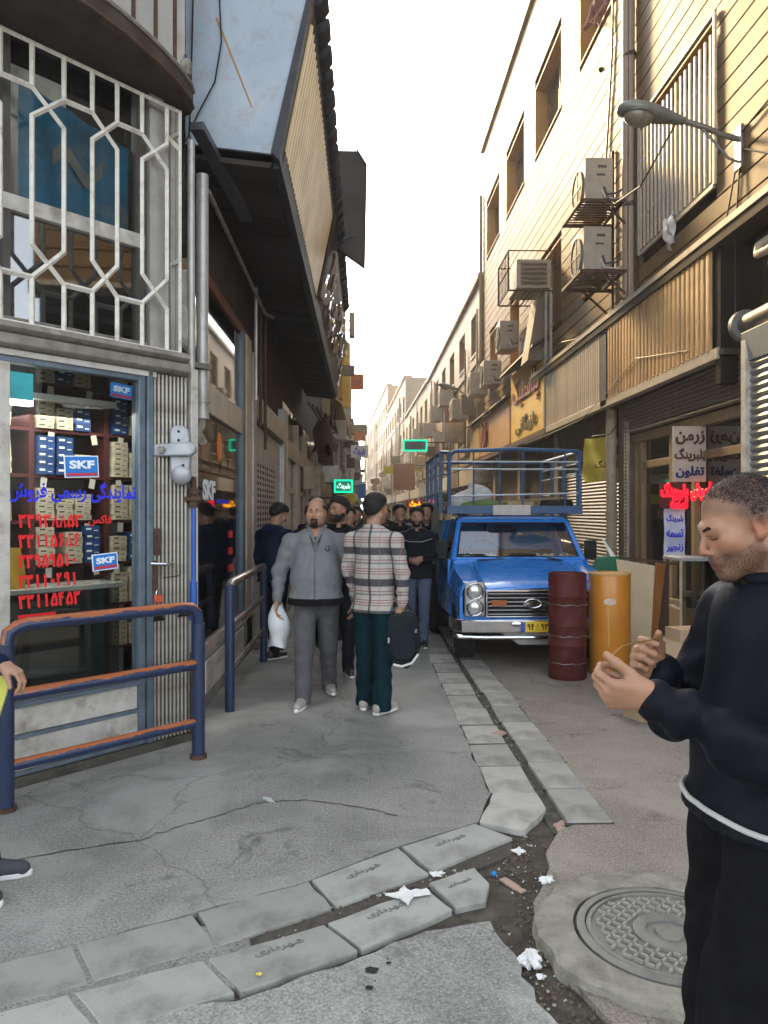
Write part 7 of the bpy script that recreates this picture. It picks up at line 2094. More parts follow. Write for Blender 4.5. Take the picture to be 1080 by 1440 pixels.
def tones(me, H, stubble=0, scalp=0, nose=1.0, fade=.7):
    n = len(me.vertices)
    co = np.empty(n * 3, np.float32); me.vertices.foreach_get('co', co); co = co.reshape(-1, 3).astype(float)
    h = H.inv(co)
    x, y, z = h[:, 0], h[:, 1], h[:, 2]
    c = np.ones((n, 4))
    def blob(p, r, col, amt=1.0, sym=True):
        xx = np.abs(x) if sym else x
        d2 = ((xx - p[0]) / r[0]) ** 2 + ((y - p[1]) / r[1]) ** 2 + ((z - p[2]) / r[2]) ** 2
        wgt = np.clip(1.3 - d2, 0, 1) * amt
        for i in range(3):
            c[:, i] = c[:, i] * (1 - wgt) + c[:, i] * col[i] * wgt
    blob((0, .09, -.070), (.024, .03, .011), (.80, .45, .45), 1.0)
    blob((0, .11, -.028), (.018, .02, .016), (1.0, .78, .72), nose)
    blob((.045, .06, -.025), (.03, .04, .024), (1.0, .84, .78), .7)
    blob((.08, -.01, -.005), (.014, .03, .04), (1.0, .72, .66), .9)
    blob((.031, .09, .004), (.020, .03, .013), (.72, .60, .58), .7)
    near = np.clip((.19 - np.sqrt(x * x + y * y + z * z)) / .02, 0, 1)
    if stubble:
        m = np.clip((-.034 - z + .35 * np.clip(.04 - y, 0, .08)) / .014, 0, 1) * np.clip((y + .02) / .02, 0, 1) * np.clip((z + .15) / .02, 0, 1) * stubble
        m = np.maximum(m, np.clip(1.2 - ((x / .028) ** 2 + ((y - .09) / .03) ** 2 + ((z + .052) / .010) ** 2), 0, 1) * stubble)
        m = m * near
        for i, q in enumerate((.40, .40, .44)):
            c[:, i] *= 1 - m * (1 - q)
    ln_ = np.where(y > -.01, .018 + .62 * (y + .01), np.maximum(.018 + 1.5 * (y + .01), -.088))
    m = np.clip((z - ln_ + .026) / .030, 0, 1) * np.clip((.035 - y) / .02, 0, 1) * np.clip((z + .11) / .02, 0, 1) * (fade if fade else 0)
    m = m * near
    for i, q in enumerate((.30, .31, .34)):
        c[:, i] *= 1 - m * (1 - q)
    if scalp:
        m = np.clip((z - (.00 + .62 * (y + .01))) / .02, 0, 1) * (y < .09) * (z > -.07) * scalp
        for i, q in enumerate((.55, .55, .58)):
            c[:, i] *= 1 - m * (1 - q)
    at = me.color_attributes.new('tone', 'FLOAT_COLOR', 'POINT')
    at.data.foreach_set('color', c.astype(np.float32).ravel())

def hair_mesh(H, vox, kind='short', thick=.010, seed=0):
    r = .135 * H.sc
    o = np.array(H.p(0, -.01, .03))
    S = SDF(o - r, o + r, vox)
    M = [list(q) for q in H.R]
    c = H.sc
    t = 0.0
    S.ell(H.p(0, -.020, .038), [(.076 + t) * c, (.096 + t) * c, (.080 + t) * c], .02, M=M)
    S.ell(H.p(0, -.048, .010), [(.070 + t) * c, (.066 + t) * c, (.070 + t) * c], .03, M=M)
    S.ell(H.p(0, -.012, .048), [(.070 + t) * c, (.092 + t) * c, (.074 + t) * c], .03, M=M)
    Rm = np.array(H.R)
    def local(X, Y, Z):
        px, py, pz = X - H.o[0], Y - H.o[1], Z - H.o[2]
        return [(Rm[0][i] * px + Rm[1][i] * py + Rm[2][i] * pz) / c for i in range(3)]
    def cut(X, Y, Z):
        x, y, z = local(X, Y, Z)
        # hairline: rises to the forehead, drops behind the ears
        line = np.where(y > -.01, .018 + .62 * (y + .01), .018 + 1.5 * (y + .01))
        line = np.maximum(line, -.088)
        if kind == 'receding':
            line = np.maximum(line, .060 - .25 * (y + .1))
        if kind == 'bald':
            q = np.maximum(line - z, 0) * 1.0
            top = z - (.052 + .0 * y) 
            d = np.maximum(line - z, np.where(y > -.09, top, -.05))
            d = np.maximum(d, y - .035)
        elif kind == 'receding':
            line2 = np.where(y > .02, .052 + .9 * (y - .02), line)
            d = np.maximum(line, line2) - z
        else:
            sb = np.maximum(np.abs(x) - .03, 0) * .25
            d = np.maximum(line, np.where(y > .0, .03 + .62 * y - 0 * sb, -.1)) - z
        return d * c
    X = S.ax[0][:, None, None]; Y = S.ax[1][None, :, None]; Z = S.ax[2][None, None, :]
    x, y, z = local(X, Y, Z)
    nz = .0016 * np.sin(x * 420 + 40 * y) * np.sin(z * 300 + x * 80) + .0012 * np.sin(y * 520 + z * 210) + .0014 * np.sin(x * 140 + z * 170 + seed)
    cu_ = cut(X, Y, Z)
    S.F = (S.F - ((.0006 if kind == 'receding' else .0025) + thick * np.clip(-cu_ / .028, 0, 1) ** .7) * c).astype(np.float32)
    S.F = np.maximum(S.F + nz.astype(np.float32), cu_ + 1.5 * nz).astype(np.float32)
    return S.mesh('hair')

def beard_mesh(H, vox, thick=.006, kind='full', seed=0):
    r = .10 * H.sc
    o = np.array(H.p(0, .035, -.065))
    S = SDF(o - r, o + r, vox)
    c = H.sc; M = [list(q) for q in H.R]
    t = thick
    E = lambda p, q, k: S.ell(H.p(*p), [(v + t) * c for v in q], k * c, 'add', M)
    E((0, .030, -.030), (.059, .060, .074), .03)
    for s in (-1, 1):
        S.cap(H.p(s * .050, 0, -.052), H.p(s * .018, .066, -.096), (.022 + t) * c, (.018 + t) * c, .03 * c)
    E((0, .070, -.096), (.023, .020, .018), .022)
    E((0, .084, -.058), (.026, .014, .016), .014)
    X = S.ax[0][:, None, None]; Y = S.ax[1][None, :, None]; Z = S.ax[2][None, None, :]
    Rm = np.array(H.R)
    px, py, pz = X - H.o[0], Y - H.o[1], Z - H.o[2]
    x, y, z = [(Rm[0][i] * px + Rm[1][i] * py + Rm[2][i] * pz) / c for i in range(3)]
    if kind == 'goatee':
        d = np.maximum(np.abs(x) - .030, z + .050)
        hole = np.sqrt((x / .016) ** 2 + ((z + .070) / .0065) ** 2) - 1
        hole = np.where(y > .06, hole * .01, 1)
        d = np.maximum(d, -hole)
        d = np.maximum(d, .035 - y)
    else:
        up = np.where(y > .045, -.052 + .0 * y, -.052 + (.045 - y) * .75)
        d = z - up
        hole = np.sqrt((x / .020) ** 2 + ((z + .070) / .0105) ** 2) - 1
        hole = np.where(y > .06, hole * .01, 1)
        d = np.maximum(d, -hole)
        d = np.maximum(d, -.012 - y)
    nz = .0012 * np.sin(x * 500) * np.sin(z * 460 + x * 90) + .001 * np.sin(y * 420 + z * 310)
    d = d + 2.5 * nz
    S.F = S.F + (t * (1 - np.clip(-d / .012, 0, 1)) * .9).astype(np.float32)
    S.F = np.maximum(S.F + nz.astype(np.float32), (d * c).astype(np.float32))
    return S.mesh('beard')

m_eye = pm('eye_white', (.62, .60, .57), rough=.15)
m_iris = pm('iris', (.03, .018, .01), rough=.1)
m_hairb = pm('hair_black', (.012, .010, .009), (.025, .02, .018), scale=90, rough=.55, stretch=(3, 1, 1), bump=.0012, bscale=300)
m_hairg = pm('hair_greying', (.012, .011, .011), (.034, .031, .031), scale=120, rough=.6, bump=.0012, bscale=300)
skin_a = skin_material('skin_olive', (.34, .19, .12))
skin_b = skin_material('skin_tan', (.31, .175, .115))
skin_c = skin_material('skin_ruddy', (.33, .175, .105))

def strands(me, H, n, length, reg, mat, t, seed=1, width=.0009, flow=(0, -.8, -.25), name='hair'):
    """short hairs as slim triangles rooted on the body's own surface where reg(x, y, z) > 0"""
    nv = len(me.vertices)
    co = np.empty(nv * 3, np.float32); me.vertices.foreach_get('co', co); co = co.reshape(-1, 3).astype(float)
    no = np.empty(nv * 3, np.float32); me.vertex_normals.foreach_get('vector', no); no = no.reshape(-1, 3).astype(float)
    h = H.inv(co)
    d = reg(h[:, 0], h[:, 1], h[:, 2])
    ok = np.where((d > 0) & ((h ** 2).sum(1) < .2 ** 2))[0]
    if len(ok) < 10: return
    rg = np.random.default_rng(seed)
    pick = rg.choice(ok, n)
    keep = rg.random(n) < np.clip(d[pick] / .012, .12, 1)
    pick = pick[keep]; m = len(pick)
    fl = np.array(H.R @ Vector(flow))
    P = co[pick] + rg.normal(0, .0022, (m, 3))
    N = no[pick]
    if (N * (co[pick] - np.array(H.o))).sum() < 0: N = -N
    D = N * .55 + fl + rg.normal(0, .28, (m, 3))
    D -= N * np.minimum((D * N).sum(1), 0)[:, None] * 1.0
    D += N * .12
    D /= np.linalg.norm(D, axis=1)[:, None]
    Lh = length * (.6 + .7 * rg.random(m))[:, None]
    S_ = np.cross(D, N); S_ /= np.linalg.norm(S_, axis=1)[:, None] + 1e-9
    V = np.stack([P - S_ * width - N * .001, P + S_ * width - N * .001, P + D * Lh], 1).reshape(-1, 3)
    m2 = bpy.data.meshes.new(name)
    m2.vertices.add(len(V)); m2.vertices.foreach_set('co', V.astype(np.float32).ravel())
    m2.loops.add(m * 3); m2.loops.foreach_set('vertex_index', np.arange(m * 3, dtype=np.int32))
    m2.polygons.add(m); m2.polygons.foreach_set('loop_start', np.arange(0, m * 3, 3, dtype=np.int32))
    m2.update(calc_edges=True)
    O(name, m2, mat, t, smooth=False)

def hair_reg(kind):
    def f(x, y, z):
        line = np.where(y > -.01, .018 + .62 * (y + .01), np.maximum(.018 + 1.5 * (y + .01), -.088))
        if kind == 'receding':
            line = np.maximum(np.where(y > .0, .045 + .75 * y, line), .040 - .3 * (y + .1))
        if kind == 'bald':
            return np.minimum(np.minimum(z - line, np.where(y > -.09, .060 - z, .1)), .04 - y)
        return np.minimum(z - line, z - (.03 + .62 * y) + (y < 0) * 1.0)
    return f
def beard_reg(kind):
    def f(x, y, z):
        ax = np.abs(x)
        if kind == 'goatee':
            return np.minimum(np.minimum(.030 - ax, -.050 - z), np.where((ax < .018) & (np.abs(z + .070) < .010), -1, 1) * .02) * (y > .03)
        d = -(.040 + .9 * np.clip(.05 - y, 0, .05)) - z + .03 * (y < .03)
        d = np.minimum(d, np.where((ax < .020) & (np.abs(z + .070) < .010), -1, 1) * .02)
        d = np.where((z > -.056) & (ax < .012) & (z > -.052), -1, d)
        return np.where((y > -.02) & (z > -.125), d, -1)
    return f

def wrap_loop(ob, z, r, n=48, c=(0, 0), dz=0.0, out=.004):
    """a cord lying on the surface of a garment at about height z"""
    from mathutils.bvhtree import BVHTree
    me = ob.data
    bv = BVHTree.FromPolygons([v.co[:] for v in me.vertices], [p.vertices[:] for p in me.polygons])
    pts = []
    for q in range(n + 1):
        a = 2 * math.pi * q / n
        d = Vector((math.sin(a), math.cos(a), 0))
        zz = z + dz * math.cos(a)
        hit = bv.ray_cast(Vector((c[0], c[1], zz)) + d * .5, -d)
        p = hit[0] if hit[0] is not None and (hit[0] - Vector((c[0], c[1], zz))).length < .28 else Vector((c[0], c[1], zz)) + d * .17
        pts.append(tuple(p + d * (out + r * .5)))
    return G().tube(pts, r, 8)

def face_parts(t, H, iris=True, brows=True, look=0.0, lash=False):
    for s in (-1, 1):
        c = H.sc
        e = O('eye', G().ell(H.p(s * .031, .0690, .0025), (.0120 * c,) * 3, 8), m_eye, t)
        if iris:
            q = H.p(s * .031 + look * .006, .0768, .0015)
            i_ = O('iris', G().ell(q, (.0062 * c, .0048 * c, .0062 * c), 6), m_iris, e)
            if t.get('_local'): pass
        if brows:
            if lash:
                O('eyelash', G().tube([H.p(s * .019, .0880, .0000), H.p(s * .031, .0868, -.0030), H.p(s * .045, .0765, -.0008)], .0013 * c, 5), m_hairb, t)
            O('eyebrow', G().tube([H.p(s * .012, .0925, .0215), H.p(s * .028, .0865, .0265), H.p(s * .047, .0715, .0215)], [.0034 * c, .0046 * c, .0020 * c], 6), m_hairb, t)

def cloth(name, c1, c2=None, bump=.0012, bs=180, **k):
    return pm(name, c1, c2 or tuple(x * .8 for x in c1), scale=k.pop('scale', 14), rough=k.pop('rough', .85), bump=bump, bscale=bs, spec=.08 if max(c1) < .05 else .2, **k)

def person(label, loc, face, h=1.75, vox=.008, bulk=1.0, belly=0.0, legs=(0.12, -.12), knees=(.0, .12), arms=None, head=(0, 0, 0), hair='short', hairm=None,
           beard=None, top=None, trousers=None, shoes=None, skin=None, hem=.86, hips=None, detail=True, fold=.004, hands=(.35, .35), collar=True, top_mats=None,
           headscale=1.0, lean=0.0, hood=False, legw=1.0, group=None, extra=None, feet_yaw=0, stub=0, scalp=0, loose=.0, dress=None, hairthick=.010, sub_v=None):
    """face = heading in degrees (0 looks along +Y); local coordinates: y forward, x to the person's right"""
    t = T('person', label, 'person', loc, group or 'people in the lane', rz=R(face))
    k = h / 1.75
    sc = lambda v: Vector(v) * k
    hipz, kneel, ankl = .90, .43, .40
    hips_ = []
    J = {}
    for i, s in enumerate((-1, 1)):
        a = legs[i]; kb = knees[i]
        hp = Vector((s * .092, 0, hipz))
        kn = hp + Vector((s * .004, math.sin(a) * kneel, -math.cos(a) * kneel))
        an = kn + Vector((s * .002, math.sin(a - kb) * ankl, -math.cos(a - kb) * ankl))
        J[s] = [hp, kn, an]
    # drop so that the lower foot stands on the ground
    low = min(J[s][2].z for s in (-1, 1)) - .072
    dz = Vector((0, 0, -low))
    for s in (-1, 1):
        J[s] = [(p + dz) * k for p in J[s]]
    zoff = dz * k
    L = lambda x, y, z: Vector((x, y + lean * max(0, z - .95), z)) * k + zoff
    if arms is None:
        arms = {-1: ((-.245, .0, 1.14), (-.26, .06, .90)), 1: ((.245, -.02, 1.14), (.26, .05, .90))}
    for s in (-1, 1):
        if s not in arms: arms[s] = ((s * .245, .0, 1.14), (s * .26, .05, .90))
    sh = {s: L(s * .185 * (.5 + .5 * bulk), -.005, 1.375) for s in (-1, 1)}
    el = {s: L(*arms[s][0]) for s in (-1, 1)}
    wr = {s: L(*arms[s][1]) for s in (-1, 1)}
    hc = L(head[3] if len(head) > 3 else 0, .045 + (head[4] if len(head) > 4 else 0), 1.632 + (head[5] if len(head) > 5 else 0))
    H = Frame(hc, head[0], head[1], head[2], k * headscale)
    allp = [p for s in (-1, 1) for p in (J[s] + [sh[s], el[s], wr[s]])] + [hc]
    lo = [min(p[i] for p in allp) for i in range(3)]; hi = [max(p[i] for p in allp) for i in range(3)]
    lo = (min(lo[0] - .18, -.30 * bulk), min(lo[1] - .24, -.25 - belly), -.02); hi = (max(hi[0] + .18, .30 * bulk), max(hi[1] + .26, .28 + belly), hc.z + .16)
    # --- the body, one continuous surface
    S = SDF(lo, hi, sub_v or vox)
    S.cap(L(0, -.01, .98), L(0, 0, 1.12), .105 * k, .10 * k, k=.04, flat=((0, 1, 0), .8))
    S.cap(L(0, 0, 1.12), L(0, -.01, 1.36), .115 * k, .125 * k, k=.04, flat=((0, 1, 0), .75))
    for s in (-1, 1):
        S.cap(L(s * .02, -.01, 1.41), sh[s], .048 * k, .04 * k, k=.05)
    nb = L(0, -.02, 1.43)
    S.cap(nb, H.p(0, -.018, -.06), .060 * k * (1 + .3 * (bulk - 1)), .056 * k * headscale, k=.03)
    for s in (-1, 1):
        hp, kn, an = J[s]
        S.cap(hp, kn, .075 * k, .050 * k, k=.04)
        S.cap(kn, an, .050 * k, .034 * k, k=.02)
        S.cap(an, an + Vector((0, .05 * k, -.035 * k)), .030 * k, .022 * k, k=.02)
        S.cap(sh[s], el[s], .045 * k, .036 * k, k=.03)
        S.cap(el[s], wr[s], .036 * k, .026 * k, k=.015)
        if extra and s in extra.get('hand', {}):
            d, n, cu, sd, kw = extra['hand'][s]
            S_t = hand_sdf(S, wr[s], d, n, cu, k * .93, sd, **kw)
            extra.setdefault('tips', {})[s] = S_t
        else:
            d = (wr[s] - el[s]).normalized()
            hand_sdf(S, wr[s], d, (-s, .15, 0), hands[0 if s < 0 else 1], k, 1 if True else -1, thumb_out=.5) if False else hand_sdf(S, wr[s], d, Vector((-s, .1, 0)), hands[0 if s < 0 else 1], k, -s, thumb_out=.45)
    head_sdf(S, H, detail=detail, fat=1.0 + .25 * max(0, bulk - 1.05), lids=bool(extra and extra.get('lids')))
    me = S.mesh('body')
    tones(me, H, stub, scalp, fade=(.7 if hair in ('short', 'bald') else .55))
    O('body', me, skin or skin_a, t, smooth=False)
    if hair and hair != 'receding':
        O('hair', hair_mesh(H, max(.003, vox * .6) if vox > .005 else .003, hair, hairthick), hairm or m_hairb, t, smooth=False)
    if hair and vox < .0095:
        strands(me, H, 22000 if vox < .007 else 5000, .0045 if hair == 'receding' else (.016 if hair == 'short' else .012), hair_reg(hair), hairm or m_hairb, t, width=.0005 if vox < .007 else .0012)
    if beard or (extra or {}).get('stubble'):
        strands(me, H, 6000 if vox < .007 else 2500, .0022 if vox < .007 else .009, beard_reg(beard or 'full'), m_hairb, t, seed=5, width=.0004 if vox < .007 else .001, flow=(0, .1, -.8), name='beard')
    if beard:
        O('beard', beard_mesh(H, .0035 if vox < .009 else .006, kind=beard), m_hairb, t, smooth=False)
    if detail:
        face_parts(t, H, lash=bool(extra and extra.get('lids')))
    # --- trousers
    if dress is None:
        S = SDF(lo, hi, vox * 1.15)
        hw = (hips or .105) * bulk ** .5
        S.cap(L(-.05, belly * .5, .97), L(.05, belly * .5, .97), hw * k, hw * k, k=.05, flat=((0, 1, 0), .85))
        for s in (-1, 1):
            hp, kn, an = J[s]
            w_ = legw
            S.cap(hp + Vector((0, 0, .03)), kn, .098 * k * w_, .072 * k * w_, k=.035, fold=fold * .8, ff=9)
            S.cap(kn, an + Vector((0, .01, -.022)), .069 * k * w_, (.058 + .02 * loose) * k * w_, k=.02, fold=fold * 1.2, ff=15)
        S.clip((0, 0, 1), L(0, 0, min(1.04, hem + .05)).z)
        S.clip((0, 0, -1), -(.030 * k))
        O('trousers', S.mesh('trousers'), trousers, t, smooth=False)
    # --- top
    S = SDF(lo, hi, vox)
    b_ = bulk
    S.cap(L(0, belly * .9, hem - .04), L(0, belly * .9, 1.08), .150 * k * b_, .150 * k * b_, k=.06, flat=((0, 1, 0), .76 + belly), fold=fold * .7, ff=9)
    S.cap(L(-.052 * b_, belly * .8, hem - .03), L(.052 * b_, belly * .8, hem - .03), .148 * k * b_ ** .5, .148 * k * b_ ** .5, k=.06, flat=((0, 1, 0), .88 + belly))
    S.cap(L(0, belly * .6, 1.10), L(0, belly * .15, 1.34), .150 * k * b_, .152 * k * (.5 + .5 * b_), k=.06, flat=((0, 1, 0), .74 + belly * .8))
    for s in (-1, 1):
        S.cap(L(s * .03, -.01, 1.405), sh[s], .070 * k, .060 * k, k=.05)
    S.cap(L(0, -.02, 1.38), L(0, -.014, 1.46), .078 * k, .062 * k, k=.05)
    for s in (-1, 1):
        aw_ = (.5 + .5 * b_)
        S.cap(sh[s], el[s], .064 * k * aw_, .054 * k * aw_, k=.04, fold=fold, ff=11)
        e2 = el[s].lerp(wr[s], .96)
        S.cap(el[s], e2, .054 * k * aw_, .042 * k, k=.02, fold=fold * 1.2, ff=17)
    S.clip((0, 0, 1), L(0, 0, (extra or {}).get('neckz', 1.495)).z)
    # cut below the hem only around the trunk, not across the sleeves
    X = S.ax[0][:, None, None]; Y = S.ax[1][None, :, None]; Z = S.ax[2][None, None, :]
    hz = L(0, 0, hem).z
    for s in (-1, 1):
        pass
    trunk = np.sqrt((X / (.225 * k * b_ ** .5)) ** 2 + ((Y - belly * .8 * k) / (.22 * k * b_)) ** 2) - 1
    cut = np.maximum(hz - Z, trunk * .2)
    keep = np.maximum(-(-S.F), np.where(trunk < 0, hz - Z, -1.0))
    S.F = keep.astype(np.float32)
    # neck opening
    fwd = H.R @ Vector((0, 1, 0))
    S.cap(L(0, .01, 1.44), L(0, .035, 1.56), .058 * k, .085 * k, k=.01, mode='sub')
    if extra and 'vneck' in extra:
        S.cap(L(0, .16, 1.40 - extra['vneck']), L(0, .13, 1.52), .012, .075, k=.01, mode='sub')
    tm = S.mesh('jacket')
    mats = top if isinstance(top, (list, tuple)) else [top]
    to = O((extra or {}).get('topname', 'jacket'), tm, mats, t, smooth=False)
    if len(mats) > 1:
        zs = np.empty(len(tm.polygons) * 3, np.float32); tm.polygons.foreach_get('center', zs); zs = zs.reshape(-1, 3)
        mi = np.zeros(len(zs), np.int32)
        mi[(zs[:, 2] < hz + .055 * k) & (np.abs(zs[:, 0]) < .21 * b_)] = 1
        tm.polygons.foreach_set('material_index', mi)
    if collar:
        g = G()
        pts = []
        for q in range(21):
            a = math.pi * (.5 + .11) + (2 * math.pi - .22 * math.pi) * q / 20
            pts.append(L(.072 * math.cos(a), -.003 + .072 * math.sin(a), 1.478 + .012 * math.sin(a) * -1 - .0))
        g.tube(pts, .017 * k, 8)
        O('collar', g, (extra or {}).get('collarm', mats[-1]), t)
    if hood:
        O('hood', G().ell(tuple(L(0, -.10, 1.44)), (.11, .06, .07), 10), mats[0], t)
    # --- shoes
    for s in (-1, 1):
        hp, kn, an = J[s]
        toe = (extra or {}).get('toe', .22) * s
        S = SDF((an.x - .15, an.y - .14, -.01), (an.x + .15, an.y + .26, an.z + .08), .007 if vox < .009 else .011)
        fz = an.z - .072 * k
        th = 0.0 if fz < .02 else -.35
        def F_(y, z, x=0):
            return (an.x + (x + y * toe) * k, an.y + (y * math.cos(th) - z * math.sin(th)) * k, fz + (z * math.cos(th) + y * math.sin(th) + (.06 if th else 0)) * k)
        if th:
            F0 = F_
            mn = min(F0(.17, .0)[2], F0(-.06, 0)[2])
            sh_ = mn
            F_ = lambda y, z, x=0: (F0(y, z, x)[0], F0(y, z, x)[1], F0(y, z, x)[2] - sh_)
        S.cap(F_(-.045, .042), F_(.05, .045), .040 * k, .040 * k, k=.02)
        S.cap(F_(.05, .045), F_(.155, .036), .042 * k, .034 * k, k=.02)
        S.cap(F_(-.03, .06), (an.x, an.y, an.z - .0), .042 * k, .044 * k, k=.02)
        so_ = O('shoe', S.mesh('shoe'), shoes or m_black, t, smooth=False)
        so2 = G()
        pr_ = [(-.082, 0), (-.07, -.030), (0, -.034), (.08, -.042), (.15, -.036), (.195, -.012), (.195, .012), (.15, .036), (.08, .040), (0, .034), (-.07, .030)]
        so2.add([F_(y, .0, x) for (y, x) in pr_] + [F_(y, .026, x) for (y, x) in pr_], [tuple(range(11))[::-1], tuple(range(11, 22))] + [(q, (q + 1) % 11, (q + 1) % 11 + 11, q + 11) for q in range(11)])
        O('sole', so2, (extra or {}).get('solem', m_white if shoes is not None and shoes is not m_black else m_black), so_, bev=.006)
    return t, L, H, wr, J
# ---------------------------------------------------------------- the people seen
c_grey = cloth('grey_fleece', (.15, .157, .168), (.12, .127, .138), bump=.0015)
c_black = cloth('black_cloth', (.006, .007, .011), (.004, .005, .008), rough=.7)
c_blackk = cloth('black_knit', (.007, .007, .008), rough=.9)
c_gtrous = cloth('grey_trousers', (.085, .085, .093), (.065, .065, .072))
c_teal = cloth('dark_teal_trousers', (.004, .020, .028), (.003, .015, .022))
c_navy = cloth('navy_cloth', (.006, .014, .042), (.005, .011, .032))
c_jean = cloth('blue_jeans', (.10, .13, .2), (.07, .09, .15), scale=25)
c_dkbrown = cloth('dark_brown_cloth', (.045, .032, .026))
c_khaki = cloth('khaki_cloth', (.28, .23, .16))
sh_white = pm('sneaker_white', (.38, .37, .34), (.27, .26, .24), scale=25, rough=.6, dirt=.3)
sh_black = pm('shoe_black', (.02, .02, .022), rough=.35)

def plaid():
    m = pm('plaid_flannel', (.40, .375, .345), (.35, .325, .295), scale=20, rough=.9, bump=.0012, bscale=220, spec=.2)
    t = m.node_tree; N, L = t.nodes, t.links
    b = N['Principled BSDF']
    src = b.inputs['Base Color'].links[0].from_socket
    tc = N.new('ShaderNodeTexCoord'); sx = N.new('ShaderNodeSeparateXYZ'); L.new(tc.outputs['Object'], sx.inputs[0])
    def band(sock, period, a, bb, soft=.02):
        # 1 inside (a,bb) of each period
        mo = N.new('ShaderNodeMath'); mo.operation = 'DIVIDE'; L.new(sock, mo.inputs[0]); mo.inputs[1].default_value = period
        fr = N.new('ShaderNodeMath'); fr.operation = 'FRACT'; L.new(mo.outputs[0], fr.inputs[0])
        cp = N.new('ShaderNodeValToRGB'); cp.color_ramp.interpolation = 'LINEAR'
        e = cp.color_ramp.elements
        e[0].position = max(0, a - soft); e[0].color = (0, 0, 0, 1)
        e[1].position = a; e[1].color = (1, 1, 1, 1)
        x = e.new(bb); x.color = (1, 1, 1, 1)
        x = e.new(min(1, bb + soft)); x.color = (0, 0, 0, 1)
        L.new(fr.outputs[0], cp.inputs[0])
        return cp.outputs[0]
    def over(fac, a, col, amt=1.0):
        mu = N.new('ShaderNodeMath'); mu.operation = 'MULTIPLY'; mu.inputs[1].default_value = amt; L.new(fac, mu.inputs[0])
        x = N.new('ShaderNodeMix'); x.data_type = 'RGBA'; L.new(mu.outputs[0], x.inputs[0]); L.new(a, x.inputs[6]); x.inputs[7].default_value = (*col, 1)
        return x.outputs[2]
    c = src
    P = .25
    c = over(band(sx.outputs[2], P, .08, .30), c, (.022, .026, .045), .88)
    for q in (.46, .54, .62, .90):
        c = over(band(sx.outputs[2], P, q, q + .022, .01), c, (.20, .045, .04), .75)
    c = over(band(sx.outputs[2], P, .79, .83, .01), c, (.08, .08, .12), .7)
    c = over(band(sx.outputs[0], .165, .10, .20), c, (.018, .018, .03), .8)
    c = over(band(sx.outputs[0], .165, .60, .63, .01), c, (.30, .1, .09), .5)
    L.new(c, b.inputs['Base Color'])
    return m
c_plaid = plaid()

# 1 grey hoodie
pA = person('stout balding man with a goatee in a grey zip hoodie and trousers walking towards us', (-.40, 6.58, 0), 180, h=1.755, vox=.0075, bulk=1.38, belly=.07,
            legs=(-.20, .30), knees=(.26, .06), arms={-1: ((-.315, -.02, 1.13), (-.325, .03, .885)), 1: ((.315, .0, 1.13), (.33, .05, .885))}, head=(-9, -2, 0), hair='bald', beard='goatee',
            top=[c_grey, c_blackk], trousers=c_gtrous, shoes=sh_white, hem=.86, extra={'vneck': .09, 'collarm': c_grey}, stub=.45, legw=1.12, skin=skin_a, hips=.125, headscale=1.02)
t, L, H, wr, J = pA
O('zip', G().tube([L(0, .240, .90), L(0, .262, 1.05), L(0, .240, 1.22), L(0, .190, 1.34)], .0025, 6), m_brownsteel, t)
O('chest_emblem', G().tube([L(-.10 - .018 * math.sin(q), .152, 1.33 + .02 * math.cos(q)) for q in [k * .5 for k in range(11)]], .004, 5), c_navy, t)
def vpt(u, v, o=0.0):
    w_ = .062 * (1 - v) + .004
    return tuple(L((2 * u - 1) * w_, .070 + .085 * v - 1.2 * ((2 * u - 1) * w_) ** 2 * 8 + o, 1.505 - .125 * v))
O('neck_opening', G().grid(lambda u, v: vpt(u, v, .020), 8, 8), pm('chest_skin', (.30, .17, .11), rough=.5), t)
O('shirt', G().grid(lambda u, v: vpt(u, .62 + .38 * v, .024), 8, 4), cloth('olive_shirt', (.05, .055, .04)), t)
for e_ in (0, 1):
    O('collar_flap', G().tube([L((2 * e_ - 1) * .075, -.02, 1.515), vpt(e_, .0, .016), vpt(e_, .5, .026), vpt(e_, 1.0, .024)], [.017, .020, .015, .007], 8), c_grey, t)
for e_ in (-1, 1):
    O('pocket_seam', G().tube([L(e_ * .17, .17, 1.0), L(e_ * .12, .2, 1.12)], .003, 5), c_gtrous, t)
bgw = T('plastic_bag', 'thin white plastic bag hanging from the hand of the man in grey', 'bag', (-.73, 6.55, .5))
O('bag_film', G().grid(lambda u, v: (-.725 + (.03 + .06 * math.sin(min(1, (1 - v) * 1.3) * 2.2)) * math.cos(u * 6.283) * (1 + .15 * math.sin(u * 18 + v * 5)), 6.56 + (.02 + .07 * math.sin(min(1, (1 - v) * 1.3) * 2.0)) * math.sin(u * 6.283), .47 + .37 * v + .015 * math.sin(u * 12)), 32, 14), pm('bag_white', (.55, .58, .6), rough=.35), bgw)

